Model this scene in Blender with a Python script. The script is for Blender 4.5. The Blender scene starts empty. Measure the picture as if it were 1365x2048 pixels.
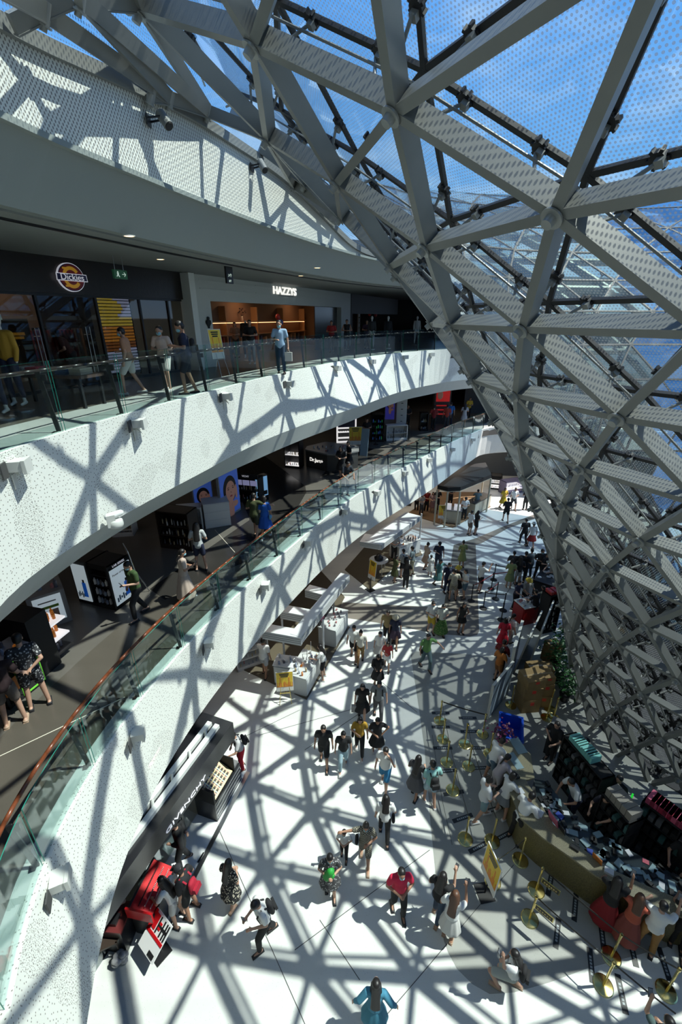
import bpy, math, random
from math import sin, cos, pi, radians, hypot, atan2
from mathutils import Vector, Matrix, Quaternion
random.seed(7)
S = bpy.context.scene
COL = S.collection
# ------------------------------------------------------------------ camera
CH, TILT, FPX = 12.4, radians(23.66), 890.5
cd = bpy.data.cameras.new('camera'); cam = bpy.data.objects.new('camera', cd); COL.objects.link(cam)
cam.location = (0, 0, CH); cam.rotation_euler = (pi/2 - TILT, 0, 0)
cd.sensor_fit = 'VERTICAL'; cd.sensor_height = 36; cd.lens = FPX/2048*36; cd.clip_start = .03; cd.clip_end = 400
S.camera = cam
# ------------------------------------------------------------------ sky, sun, exposure
S.view_settings.view_transform = 'Standard'; S.view_settings.look = 'None'
S.view_settings.gamma = 1; S.view_settings.exposure = 0.0; S.view_settings.use_curve_mapping = False
SKY_STRENGTH = 1.25
W = bpy.data.worlds.new('sky'); S.world = W; W.use_nodes = True
nt = W.node_tree; nt.nodes.clear()
def wn(t, **k):
    n = nt.nodes.new(t)
    for a, b in k.items(): setattr(n, a, b)
    return n
out = wn('ShaderNodeOutputWorld'); bg = wn('ShaderNodeBackground'); tc = wn('ShaderNodeTexCoord')
sep = wn('ShaderNodeSeparateXYZ'); rmp = wn('ShaderNodeValToRGB'); nz = wn('ShaderNodeTexNoise'); cr = wn('ShaderNodeValToRGB'); mx = wn('ShaderNodeMixRGB')
mp = wn('ShaderNodeMapping'); mp.inputs['Scale'].default_value = (1.2, 1.2, 3.5)
nt.links.new(tc.outputs['Generated'], sep.inputs[0]); nt.links.new(sep.outputs['Z'], rmp.inputs[0])
e = rmp.color_ramp.elements
e[0].position = 0.0; e[0].color = (.40, .58, .80, 1)
e[1].position = 1.0; e[1].color = (.075, .25, .74, 1)
a = rmp.color_ramp.elements.new(.18); a.color = (.17, .42, .86, 1)
a = rmp.color_ramp.elements.new(.5); a.color = (.11, .36, .95, 1)
nz.inputs['Scale'].default_value = 1.6; nz.inputs['Detail'].default_value = 8; nz.inputs['Roughness'].default_value = .6
nt.links.new(tc.outputs['Generated'], mp.inputs[0]); nt.links.new(mp.outputs[0], nz.inputs['Vector'])
cr.color_ramp.elements[0].position = .47; cr.color_ramp.elements[0].color = (0, 0, 0, 1)
cr.color_ramp.elements[1].position = .75; cr.color_ramp.elements[1].color = (.75, .75, .75, 1)
nt.links.new(nz.outputs['Fac'], cr.inputs[0]); nt.links.new(cr.outputs[0], mx.inputs['Fac'])
nt.links.new(rmp.outputs[0], mx.inputs['Color1']); mx.inputs['Color2'].default_value = (.85, .93, 1, 1)
nt.links.new(mx.outputs[0], bg.inputs['Color']); bg.inputs['Strength'].default_value = SKY_STRENGTH
nt.links.new(bg.outputs[0], out.inputs[0])
sd = bpy.data.lights.new('sun', 'SUN'); sd.energy = 8.9; sd.angle = radians(.55); sd.color = (1, .975, .93)
sun = bpy.data.objects.new('sun', sd); COL.objects.link(sun)
TO_SUN = Vector((.491, .030, .870)).normalized()
sun.rotation_euler = TO_SUN.to_track_quat('Z', 'Y').to_euler(); sun.location = (30, 5, 50)

# ------------------------------------------------------------------ helpers
def at(u, v, z=0.0):
    """the place on a level surface of height z that the photo shows at (u, v)"""
    a = (u - 682.5)/FPX; b = (1024 - v)/FPX
    r = Vector((a, cos(TILT) + b*sin(TILT), -sin(TILT) + b*cos(TILT)))
    t = (z - CH)/r.z
    return Vector((r.x*t, r.y*t, z))
def on_plane(u, v, p, n):
    a = (u - 682.5)/FPX; b = (1024 - v)/FPX
    r = Vector((a, cos(TILT) + b*sin(TILT), -sin(TILT) + b*cos(TILT))); o = Vector((0, 0, CH))
    t = (Vector(p) - o).dot(n)/r.dot(n)
    return o + r*t
def screen(p):
    x, y, z = p[0], p[1], p[2] - CH
    d = y*cos(TILT) - z*sin(TILT); w = y*sin(TILT) + z*cos(TILT)
    if d < .1: return None
    return 682.5 + FPX*x/d, 1024 - FPX*w/d, d
MATS = {}
def mat(name, col=(.5, .5, .5), rough=.6, metal=0.0, emit=None, es=1.0, spec=.5, var=0.0, vs=6.0, bump=0.0):
    if name in MATS: return MATS[name]
    m = bpy.data.materials.new(name); m.use_nodes = True; MATS[name] = m
    t = m.node_tree; b = t.nodes['Principled BSDF']
    b.inputs['Base Color'].default_value = (*col, 1); b.inputs['Roughness'].default_value = rough
    b.inputs['Metallic'].default_value = metal; b.inputs['Specular IOR Level'].default_value = spec
    if emit: b.inputs['Emission Color'].default_value = (*emit, 1); b.inputs['Emission Strength'].default_value = es
    if var > 0 or bump > 0:
        tcn = t.nodes.new('ShaderNodeTexCoord'); n = t.nodes.new('ShaderNodeTexNoise'); n.inputs['Scale'].default_value = vs; n.inputs['Detail'].default_value = 5
        t.links.new(tcn.outputs['Object'], n.inputs['Vector'])
        if var > 0:
            r = t.nodes.new('ShaderNodeValToRGB')
            r.color_ramp.elements[0].position = .3; r.color_ramp.elements[1].position = .7
            r.color_ramp.elements[0].color = (*[c*(1 - var) for c in col], 1); r.color_ramp.elements[1].color = (*[min(1, c*(1 + var)) for c in col], 1)
            t.links.new(n.outputs['Fac'], r.inputs[0]); t.links.new(r.outputs[0], b.inputs['Base Color'])
        if bump > 0:
            bm_ = t.nodes.new('ShaderNodeBump'); bm_.inputs['Strength'].default_value = bump; bm_.inputs['Distance'].default_value = .01
            t.links.new(n.outputs['Fac'], bm_.inputs['Height']); t.links.new(bm_.outputs[0], b.inputs['Normal'])
    return m
def rgb(name, col, **k): return mat(name, col, **k)
def node_setup(m):
    return m.node_tree, m.node_tree.nodes['Principled BSDF']
def mth(t, op, a, b=None, c=None):
    n = t.nodes.new('ShaderNodeMath'); n.operation = op
    for i, v in enumerate((a, b, c)):
        if v is None: continue
        if hasattr(v, 'is_linked') or hasattr(v, 'links'): t.links.new(v, n.inputs[i])
        else: n.inputs[i].default_value = v
    return n.outputs[0]
class MB:
    """collects shapes of one part; every shape may carry its own material slot"""
    def __init__(s): s.v = []; s.f = []; s.m = []; s.uv = None; s.mi = 0
    def add(s, vs, fs, mi=None):
        o = len(s.v); s.v += [Vector(p) for p in vs]; s.f += [tuple(i + o for i in f) for f in fs]; s.m += [s.mi if mi is None else mi]*len(fs)
        return s
    def box(s, x0, x1, y0, y1, z0, z1, mi=None, M=None):
        p = [(x, y, z) for z in (z0, z1) for y in (y0, y1) for x in (x0, x1)]
        if M is not None: p = [M @ Vector(q) for q in p]
        return s.add(p, [(0, 2, 3, 1), (4, 5, 7, 6), (0, 1, 5, 4), (2, 6, 7, 3), (0, 4, 6, 2), (1, 3, 7, 5)], mi)
    def prism(s, poly, z0, z1, mi=None):
        n = len(poly); ar = sum(poly[i][0]*poly[(i+1) % n][1] - poly[(i+1) % n][0]*poly[i][1] for i in range(n))
        if ar < 0: poly = poly[::-1]
        return s.add([(p[0], p[1], z0) for p in poly] + [(p[0], p[1], z1) for p in poly],
              [tuple(range(n))[::-1], tuple(range(n, 2*n))] + [(i, (i+1) % n, n + (i+1) % n, n + i) for i in range(n)], mi)
    def tube(s, a, b, r0, r1=None, n=10, mi=None):
        a, b = Vector(a), Vector(b); r1 = r0 if r1 is None else r1
        d = (b - a).normalized(); x = d.orthogonal().normalized(); y = d.cross(x)
        vs = [a + (x*cos(2*pi*i/n) + y*sin(2*pi*i/n))*r0 for i in range(n)] + [b + (x*cos(2*pi*i/n) + y*sin(2*pi*i/n))*r1 for i in range(n)]
        return s.add(vs, [tuple(range(n))[::-1], tuple(range(n, 2*n))] + [(i, (i+1) % n, n + (i+1) % n, n + i) for i in range(n)], mi)
    def bar(s, a, b, up, w, d, mi=None):
        """a beam from a to b, w wide across 'up', its depth d going along 'up' from the line a-b"""
        a, b, up = Vector(a), Vector(b), Vector(up); t = (b - a).normalized(); x = t.cross(up).normalized(); u = x.cross(t).normalized()
        vs = []
        for p in (a, b):
            for sx, su in ((-1, 0), (1, 0), (1, 1), (-1, 1)): vs.append(p + x*(sx*w/2) + u*(su*d))
        return s.add(vs, [(0, 1, 2, 3), (7, 6, 5, 4), (0, 4, 5, 1), (1, 5, 6, 2), (2, 6, 7, 3), (3, 7, 4, 0)], mi)
    def ell(s, c, r, nu=12, nv=8, mi=None, M=None, z0=-1.0):
        vs = []; fs = []; a0 = math.asin(max(-1, z0))
        for j in range(nv + 1):
            t = a0 + (pi/2 - a0)*j/nv
            for i in range(nu):
                p = Vector((cos(t)*cos(2*pi*i/nu)*r[0], cos(t)*sin(2*pi*i/nu)*r[1], sin(t)*r[2]))
                if M is not None: p = M @ p
                vs.append(Vector(c) + p)
        for j in range(nv):
            for i in range(nu): fs.append((j*nu + i, j*nu + (i+1) % nu, (j+1)*nu + (i+1) % nu, (j+1)*nu + i))
        fs.append(tuple(range(nu))[::-1]); fs.append(tuple(range(nv*nu, nv*nu + nu)))
        return s.add(vs, fs, mi)
    def cap(s, a, b, ra, rb, n=12, k=4, mi=None):
        """tapered limb with round ends; ra, rb may be (width, depth) pairs across the limb, width along world x"""
        a, b = Vector(a), Vector(b); d = b - a; L = d.length or 1e-4; d = d/L
        x = Vector((1, 0, 0)); x = x - d*x.dot(d)
        x = x.normalized() if x.length > .15 else d.orthogonal().normalized()
        y = d.cross(x)
        ra = ra if isinstance(ra, tuple) else (ra, ra); rb = rb if isinstance(rb, tuple) else (rb, rb)
        rows = []
        for j in range(k + 1):
            t = pi/2*j/k; rows.append((-cos(t)*min(ra), sin(t), ra))
        for j in range(k + 1):
            t = pi/2*j/k; rows.append((L + sin(t)*min(rb), cos(t), rb))
        vs = []
        for h, q, r in rows:
            q = max(q, .02)
            for i in range(n):
                vs.append(a + d*h + x*(cos(2*pi*i/n)*r[0]*q) + y*(sin(2*pi*i/n)*r[1]*q))
        fs = [(j*n + i, j*n + (i+1) % n, (j+1)*n + (i+1) % n, (j+1)*n + i) for j in range(len(rows) - 1) for i in range(n)]
        fs.append(tuple(range(n))[::-1]); fs.append(tuple((len(rows)-1)*n + i for i in range(n)))
        return s.add(vs, fs, mi)
    def lathe(s, prof, n=20, c=(0, 0, 0), mi=None, sx=1, sy=1, wob=0, wn=6):
        vs = []; fs = []
        for r, z in prof:
            for i in range(n):
                t = 2*pi*i/n; q = r*(1 + wob*cos(wn*t)*(1 if r > .12 else 0))
                vs.append((c[0] + q*cos(t)*sx, c[1] + q*sin(t)*sy, c[2] + z))
        for j in range(len(prof) - 1):
            for i in range(n): fs.append((j*n + i, j*n + (i+1) % n, (j+1)*n + (i+1) % n, (j+1)*n + i))
        fs.append(tuple(range(n))[::-1]); fs.append(tuple((len(prof)-1)*n + i for i in range(n)))
        return s.add(vs, fs, mi)
    def build(s, name, mats, parent=None, smooth=False, local=True):
        me = bpy.data.meshes.new(name)
        vs = s.v
        if parent is not None and not local:
            Mi = Matrix.LocRotScale(parent.location, parent.rotation_euler, None).inverted(); vs = [Mi @ p for p in vs]
        me.from_pydata([tuple(p) for p in vs], [], s.f)
        if not isinstance(mats, (list, tuple)): mats = [mats]
        for m in mats: me.materials.append(m)
        me.polygons.foreach_set('material_index', s.m)
        if smooth: me.polygons.foreach_set('use_smooth', [True]*len(s.f))
        if s.uv:
            l = me.uv_layers.new(name='UVMap')
            flat = [c for q in s.uv for c in q]; l.data.foreach_set('uv', flat)
        me.update(); me.validate()
        o = bpy.data.objects.new(name, me); COL.objects.link(o)
        if parent is not None: o.parent = parent
        return o
def thing(name, label, cat, loc=(0, 0, 0), rot=0.0, group=None):
    o = bpy.data.objects.new(name, None); COL.objects.link(o); o.empty_display_size = .2
    o.location = loc; o.rotation_euler = (0, 0, rot); o['label'] = label; o['category'] = cat
    if group: o['group'] = group
    return o
def tag(o, label=None, cat=None, group=None, kind=None):
    for k, v in (('label', label), ('category', cat), ('group', group), ('kind', kind)):
        if v: o[k] = v
    return o
def struct(o): o['kind'] = 'structure'; return o
def copy_tree(o, parent=None):
    c = o.copy(); COL.objects.link(c)
    if parent is not None: c.parent = parent
    for ch in [x for x in o.children]: copy_tree(ch, c)
    return c
def text(name, s, size, M, m, parent=None, ext=.01, align='CENTER', bold=0.0, sx=1.0):
    c = bpy.data.curves.new(name, 'FONT'); c.body = s; c.size = size; c.extrude = ext; c.align_x = align; c.align_y = 'CENTER'; c.offset = bold
    tmp = bpy.data.objects.new(name, c); me = bpy.data.meshes.new_from_object(tmp); bpy.data.objects.remove(tmp); me.materials.clear(); me.materials.append(m); o = bpy.data.objects.new(name, me); COL.objects.link(o)
    if parent is not None: o.parent = parent
    o.matrix_local = M @ Matrix.Diagonal((sx, 1, 1, 1)) if sx != 1 else M
    return o
def frame(origin, right, normal_z=None):
    """matrix for lettering on an upright face: x along 'right', y up, z out of the face"""
    x = Vector(right).normalized(); y = Vector((0, 0, 1)); z = x.cross(y)
    return Matrix(((x.x, y.x, z.x, origin[0]), (x.y, y.y, z.y, origin[1]), (x.z, y.z, z.z, origin[2]), (0, 0, 0, 1)))
def spline(tab, step=1.5):
    """smooth (angle, radius) table"""
    tab = sorted(tab); out = {}
    def f(a):
        if a <= tab[0][0]: return tab[0][1]
        if a >= tab[-1][0]: return tab[-1][1]
        i = max(j for j in range(len(tab)) if tab[j][0] <= a)
        i = min(i, len(tab) - 2)
        p1, p2 = tab[i], tab[i+1]; p0 = tab[i-1] if i > 0 else p1; p3 = tab[i+2] if i + 2 < len(tab) else p2
        t = (a - p1[0])/(p2[0] - p1[0])
        m1 = (p2[1] - p0[1])/max(1e-6, (p2[0] - p0[0]))*(p2[0] - p1[0]); m2 = (p3[1] - p1[1])/max(1e-6, (p3[0] - p1[0]))*(p2[0] - p1[0])
        return (2*t**3 - 3*t*t + 1)*p1[1] + (t**3 - 2*t*t + t)*m1 + (-2*t**3 + 3*t*t)*p2[1] + (t**3 - t*t)*m2
    return f
AX = Vector((12.41, 11.06, 0))
def pol(r, a, z): return Vector((AX.x + r*cos(radians(a)), AX.y + r*sin(radians(a)), z))

# ------------------------------------------------------------------ materials
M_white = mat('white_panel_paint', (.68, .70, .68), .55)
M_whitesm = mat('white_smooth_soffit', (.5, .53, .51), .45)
M_bulk = mat('grey_green_bulkhead_paint', (.25, .28, .265), .5)
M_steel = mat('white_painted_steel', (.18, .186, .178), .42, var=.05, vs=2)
M_dark = mat('black_satin', (.012, .012, .014), .35)
M_black = mat('black_matt', (.006, .006, .007), .7)
M_gasket = mat('black_rubber_gasket', (.008, .008, .01), .6)
M_chrome = mat('brushed_steel', (.55, .56, .57), .3, 1.0)
M_gold = mat('polished_brass', (.72, .58, .22), .16, 1.0)
M_wood = mat('reddish_wood_handrail', (.16, .045, .018), .3, var=.3, vs=12)
M_greenedge = mat('green_glass_edge', (.03, .26, .20), .15)
M_ledwhite = mat('lit_white', (.9, .9, .9), .5, emit=(1, .97, .95), es=.7)
M_lamp = mat('warm_lamp', (1, .9, .7), .5, emit=(1, .62, .3), es=5)
M_mirrorglass = None
def glass_mat(name, tint=(.86, .95, .95), refl=.10, rough=.02):
    m = bpy.data.materials.new(name); m.use_nodes = True; MATS[name] = m; t = m.node_tree; t.nodes.clear()
    o = t.nodes.new('ShaderNodeOutputMaterial'); mix = t.nodes.new('ShaderNodeMixShader'); tr = t.nodes.new('ShaderNodeBsdfTransparent'); gl = t.nodes.new('ShaderNodeBsdfGlossy')
    lw = t.nodes.new('ShaderNodeLayerWeight'); lw.inputs['Blend'].default_value = .5
    gl.inputs['Roughness'].default_value = rough; gl.inputs['Color'].default_value = (.9, .95, 1, 1)
    tr.inputs['Color'].default_value = (*tint, 1)
    f = mth(t, 'ADD', mth(t, 'MULTIPLY', mth(t, 'POWER', lw.outputs['Facing'], 4.0), .75), refl*.4)
    t.links.new(f, mix.inputs[0]); t.links.new(tr.outputs[0], mix.inputs[1]); t.links.new(gl.outputs[0], mix.inputs[2]); t.links.new(mix.outputs[0], o.inputs[0])
    return m, t, mix, o
M_rail, _, _, _ = glass_mat('clear_rail_glass', (.86, .93, .92), .07)
M_shopglass, _, _, _ = glass_mat('shop_front_glass', (.55, .6, .6), .12)
# roof glass printed with pale dots
def dot_grid(t, X, Y, px, py, ox, oy):
    fx = mth(t, 'SUBTRACT', mth(t, 'FRACT', mth(t, 'ADD', mth(t, 'DIVIDE', X, px), ox)), .5)
    fy = mth(t, 'SUBTRACT', mth(t, 'FRACT', mth(t, 'ADD', mth(t, 'DIVIDE', Y, py), oy)), .5)
    return mth(t, 'MULTIPLY', fx, px), mth(t, 'MULTIPLY', fy, py)
def dist(t, a, b): return mth(t, 'SQRT', mth(t, 'ADD', mth(t, 'MULTIPLY', a, a), mth(t, 'MULTIPLY', b, b)))
def frit_mat(name, tint):
    M_, t, mix, o_ = glass_mat(name, tint, .09)
    uvn = t.nodes.new('ShaderNodeUVMap'); sp = t.nodes.new('ShaderNodeSeparateXYZ'); t.links.new(uvn.outputs[0], sp.inputs[0])
    DP = .052
    a1 = dist(t, *dot_grid(t, sp.outputs[0], sp.outputs[1], DP, DP*1.732, 0, 0)); a2 = dist(t, *dot_grid(t, sp.outputs[0], sp.outputs[1], DP, DP*1.732, .5, .5))
    dm = mth(t, 'LESS_THAN', mth(t, 'MINIMUM', a1, a2), .0138)
    dif = t.nodes.new('ShaderNodeBsdfDiffuse'); dif.inputs['Color'].default_value = (.30, .32, .30, 1); tl = t.nodes.new('ShaderNodeBsdfTranslucent'); tl.inputs['Color'].default_value = (.10, .11, .105, 1)
    trd = t.nodes.new('ShaderNodeBsdfTransparent'); trd.inputs['Color'].default_value = (.80, .88, .88, 1)
    half = t.nodes.new('ShaderNodeMixShader'); half.inputs[0].default_value = .38
    ad = t.nodes.new('ShaderNodeMixShader'); ad.inputs[0].default_value = .5; t.links.new(dif.outputs[0], ad.inputs[1]); t.links.new(tl.outputs[0], ad.inputs[2])
    mx2 = t.nodes.new('ShaderNodeMixShader'); t.links.new(dm, mx2.inputs[0]); t.links.new(mix.outputs[0], mx2.inputs[1]); t.links.new(ad.outputs[0], half.inputs[1]); t.links.new(trd.outputs[0], half.inputs[2]); t.links.new(half.outputs[0], mx2.inputs[2]); t.links.new(mx2.outputs[0], o_.inputs[0])
    return M_
M_frit = frit_mat('dotted_roof_glass', (.83, .90, .84)); M_coat = glass_mat('coated_far_glass', (.45, .60, .70), 1.0, .03)[0]; M_fritlow = frit_mat('dotted_dark_lower_glass', (.25, .28, .27))  # lower panes are darker glass, tint deepened further to dim the counter area
# perforated panels
def perf_mat(name, slots=False):
    m = mat(name, (.80, .82, .79), .5); t, b = node_setup(m)
    uvn = t.nodes.new('ShaderNodeUVMap')
    if slots:
        sp = t.nodes.new('ShaderNodeSeparateXYZ'); t.links.new(uvn.outputs[0], sp.inputs[0])
        def el(ox, oy):
            x, y = dot_grid(t, sp.outputs[0], sp.outputs[1], .07, .12, ox, oy)
            return dist(t, mth(t, 'DIVIDE', x, .012), mth(t, 'DIVIDE', y, .027))
        mask = mth(t, 'LESS_THAN', mth(t, 'MINIMUM', el(0, 0), el(.5, .5)), 1.0)
    else:
        v1 = t.nodes.new('ShaderNodeTexVoronoi'); v1.voronoi_dimensions = '2D'; v1.inputs['Scale'].default_value = 13.5; v1.inputs['Randomness'].default_value = .8
        v2 = t.nodes.new('ShaderNodeTexVoronoi'); v2.voronoi_dimensions = '2D'; v2.inputs['Scale'].default_value = 32; v2.inputs['Randomness'].default_value = .7
        n = t.nodes.new('ShaderNodeTexNoise'); n.noise_dimensions = '2D'; n.inputs['Scale'].default_value = 1.1; n.inputs['Detail'].default_value = 0
        for q in (v1, v2, n): t.links.new(uvn.outputs[0], q.inputs['Vector'])
        m1 = mth(t, 'LESS_THAN', v1.outputs['Distance'], .125)
        m2 = mth(t, 'MULTIPLY', mth(t, 'LESS_THAN', v2.outputs['Distance'], .2), mth(t, 'GREATER_THAN', n.outputs['Fac'], .68))
        mask = mth(t, 'MAXIMUM', m1, m2)
    mxc = t.nodes.new('ShaderNodeMixRGB'); mxc.inputs[1].default_value = (.70, .715, .67, 1); mxc.inputs[2].default_value = (.2, .19, .17, 1)
    t.links.new(mask, mxc.inputs[0]); t.links.new(mxc.outputs[0], b.inputs['Base Color'])
    return m
M_perf = perf_mat('perforated_white_panel'); M_slot = perf_mat('slotted_white_panel', True)
def terrazzo(name, col, rough=.22, var=.06):
    m = mat(name, col, rough); t, b = node_setup(m)
    tcn = t.nodes.new('ShaderNodeTexCoord'); v = t.nodes.new('ShaderNodeTexVoronoi'); v.inputs['Scale'].default_value = 22
    n = t.nodes.new('ShaderNodeTexNoise'); n.inputs['Scale'].default_value = .5; n.inputs['Detail'].default_value = 6
    mpn = t.nodes.new('ShaderNodeMapping'); mpn.inputs['Scale'].default_value = (1, 3.5, 1); t.links.new(tcn.outputs['Object'], mpn.inputs[0]); t.links.new(mpn.outputs[0], n.inputs['Vector'])
    t.links.new(tcn.outputs['Object'], v.inputs['Vector'])
    lt = mth(t, 'LESS_THAN', v.outputs['Distance'], .10)
    r = t.nodes.new('ShaderNodeValToRGB'); r.color_ramp.elements[0].position = .35; r.color_ramp.elements[1].position = .65
    r.color_ramp.elements[0].color = (*[c*(1 - var) for c in col], 1); r.color_ramp.elements[1].color = (*[c*(1 + var) for c in col], 1)
    t.links.new(n.outputs['Fac'], r.inputs[0])
    mxc = t.nodes.new('ShaderNodeMixRGB'); mxc.inputs[2].default_value = (*[c*.6 for c in col], 1); t.links.new(lt, mxc.inputs[0]); t.links.new(r.outputs[0], mxc.inputs[1])
    t.links.new(mxc.outputs[0], b.inputs['Base Color'])
    return m
M_floor = terrazzo('pale_terrazzo', (.60, .615, .59), .35); M_floor2 = terrazzo('grey_terrazzo', (.30, .305, .285), .3)
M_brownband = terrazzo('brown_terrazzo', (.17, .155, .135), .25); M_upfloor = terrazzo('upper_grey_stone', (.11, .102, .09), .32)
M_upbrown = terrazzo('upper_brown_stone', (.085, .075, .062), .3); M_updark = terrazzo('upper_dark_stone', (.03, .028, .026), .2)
M_uplight = terrazzo('upper_pale_stone', (.45, .455, .435), .3)
M_joint = mat('dark_floor_joint', (.05, .05, .05), .6); M_brassjoint = mat('pale_floor_joint', (.7, .66, .55), .35)
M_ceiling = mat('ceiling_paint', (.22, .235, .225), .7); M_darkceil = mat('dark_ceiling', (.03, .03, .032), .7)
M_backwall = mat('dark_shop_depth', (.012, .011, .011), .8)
M_stone = mat('speckled_yellow_granite', (.22, .20, .13), .35, var=.55, vs=70)
M_stoneside = mat('speckled_ochre_granite_side', (.13, .11, .045), .35, var=.5, vs=50)
exec_parts = []

# ------------------------------------------------------------------ ring curves of the building (angle from the funnel's axis, radius)
L2T = spline([(40, 21), (60, 20.6), (84, 20.4), (96, 19.78), (102, 18.32), (108, 17.0), (114, 15.91), (120, 15.06), (126, 14.45), (132, 14.04), (138, 13.78), (144, 13.63), (150, 13.59), (156, 13.63), (162, 13.77), (168, 14.03), (174, 14.43), (180, 15.0), (186, 15.73), (192, 16.58), (198, 17.44), (204, 18.11), (210, 18.35), (230, 18.5), (290, 19.5)])
L2B = spline([(40, 21.2), (60, 20.8), (84, 20.6), (96, 19.97), (102, 18.18), (108, 16.66), (114, 15.45), (120, 14.58), (126, 13.99), (132, 13.63), (138, 13.44), (144, 13.37), (150, 13.39), (156, 13.48), (162, 13.64), (168, 13.91), (174, 14.31), (180, 14.85), (186, 15.55), (192, 16.36), (198, 17.16), (204, 17.74), (210, 18.05), (230, 18.3), (290, 19.3)])
L3T = spline([(40, 26), (60, 25), (84, 21.5), (100, 19.3), (108, 18.35), (114, 17.87), (120, 17.29), (126, 16.74), (132, 16.25), (138, 15.83), (144, 15.51), (150, 15.3), (156, 15.2), (162, 15.22), (168, 15.36), (174, 15.63), (180, 16.05), (186, 16.64), (192, 17.43), (198, 18.1), (206, 18.3), (216, 17.6), (226, 17.3), (240, 17.8), (290, 19.5)])
L3B = spline([(40, 26), (60, 25), (84, 21.5), (100, 19.5), (108, 18.5), (114, 17.6), (120, 16.85), (126, 16.15), (132, 15.5), (138, 15.0), (144, 14.75), (150, 14.7), (156, 14.84), (162, 15.0), (168, 15.28), (174, 15.6), (180, 16.0), (186, 16.64), (192, 17.42), (198, 18.1), (206, 18.3), (216, 17.6), (226, 17.3), (240, 17.8), (290, 19.5)])
L3U = spline([(40, 26.4), (60, 25.4), (84, 21.9), (100, 19.9), (108, 18.9), (114, 18.0), (120, 17.3), (126, 16.5), (132, 15.87), (138, 15.34), (144, 15.03), (150, 14.95), (156, 15.05), (162, 15.25), (168, 15.56), (174, 16.04), (180, 16.6), (186, 17.3), (192, 18.0), (198, 18.6), (206, 18.8), (216, 18.1), (226, 17.8), (240, 18.2), (290, 19.9)])
Z2, Z3, ZC = 5.3, 10.6, 13.8
def angs(a0, a1, st=1.5):
    n = max(1, int(round(abs(a1 - a0)/st))); return [a0 + (a1 - a0)*i/n for i in range(n + 1)]
def loft(rows, closed=False):
    """rows: list of point lists of equal length -> MB with quads and uv (arc length, height)"""
    mb = MB(); n = len(rows[0]); uv = []
    for r in rows: mb.v += [Vector(p) for p in r]
    arc = [0]
    for i in range(1, n): arc.append(arc[-1] + (Vector(rows[0][i]) - Vector(rows[0][i-1])).length)
    hh = [0]
    for j in range(1, len(rows)): hh.append(hh[-1] + (Vector(rows[j][n//2]) - Vector(rows[j-1][n//2])).length)
    for j in range(len(rows) - 1):
        for i in range(n - 1):
            mb.f.append((j*n + i, j*n + i + 1, (j+1)*n + i + 1, (j+1)*n + i)); mb.m.append(0)
            uv += [(arc[i], hh[j]), (arc[i+1], hh[j]), (arc[i+1], hh[j+1]), (arc[i], hh[j+1])]
    mb.uv = uv
    return mb
def ring_solid(name, fr_in, fr_out, z0, z1, a0, a1, m, st=2.0):
    A = angs(a0, a1, st)
    rows = [[pol(fr_in(a), a, z1) for a in A], [pol(fr_out(a), a, z1) for a in A], [pol(fr_out(a), a, z0) for a in A], [pol(fr_in(a), a, z0) for a in A], [pol(fr_in(a), a, z1) for a in A]]
    return loft(rows).build(name, m)
A0, A1 = 60, 290
# ---- floors
g = MB().box(-40, 60, -40, 70, -.3, 0); struct(g.build('floor', M_floor))
def inlay(name, px, z, m, h=.004):
    p = [at(u, v, z) for u, v in px]
    return struct(MB().prism([(q.x, q.y) for q in p], z - .002, z + h).build(name, m))
inlay('floor_grey_zone', [(822, 1310), (832, 1303), (930, 1308), (1150, 1330), (1330, 1420), (1500, 1700), (1500, 1850), (1175, 1937), (1100, 1965), (1028, 1985), (980, 1988), (945, 1968), (915, 1938), (897, 1905), (888, 1880), (880, 1800), (872, 1750), (862, 1650), (850, 1500), (836, 1400)], 0, M_floor2)
inlay('floor_brown_band', [(640, 1196), (676, 1204), (760, 1209), (888, 1215), (898, 1150), (908, 1090), (954, 1076), (1010, 1052), (1071, 1028), (1120, 1000), (1130, 1015), (1075, 1036), (1016, 1057), (963, 1087), (952, 1090), (956, 1180), (959, 1262), (955, 1270), (940, 1273), (870, 1267), (796, 1252), (720, 1240), (640, 1228)], 0, M_brownband)
def strip(name, a, b, z, w, m, lift=.006):
    a, b = at(*a, z), at(*b, z)
    return struct(MB().bar(a + Vector((0, 0, lift - .004)), b + Vector((0, 0, lift - .004)), (0, 0, 1), w, .005).build(name, m))
for k, (a, b) in enumerate([((439, 1661), (612, 2052)), ((860, 1929), (755, 2052)), ((1028, 1730), (860, 1929)), ((520, 1470), (700, 1420)), ((610, 1500), (760, 1400)), ((765, 1365), (835, 1425)), ((865, 1470), (885, 1600)), ((885, 1600), (905, 1690)), ((590, 1900), (860, 1700)), ((640, 1840), (720, 1960)), ((435, 1500), (600, 1420))]):
    strip('floor_joint', a, b, 0, .012, M_joint)
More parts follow.
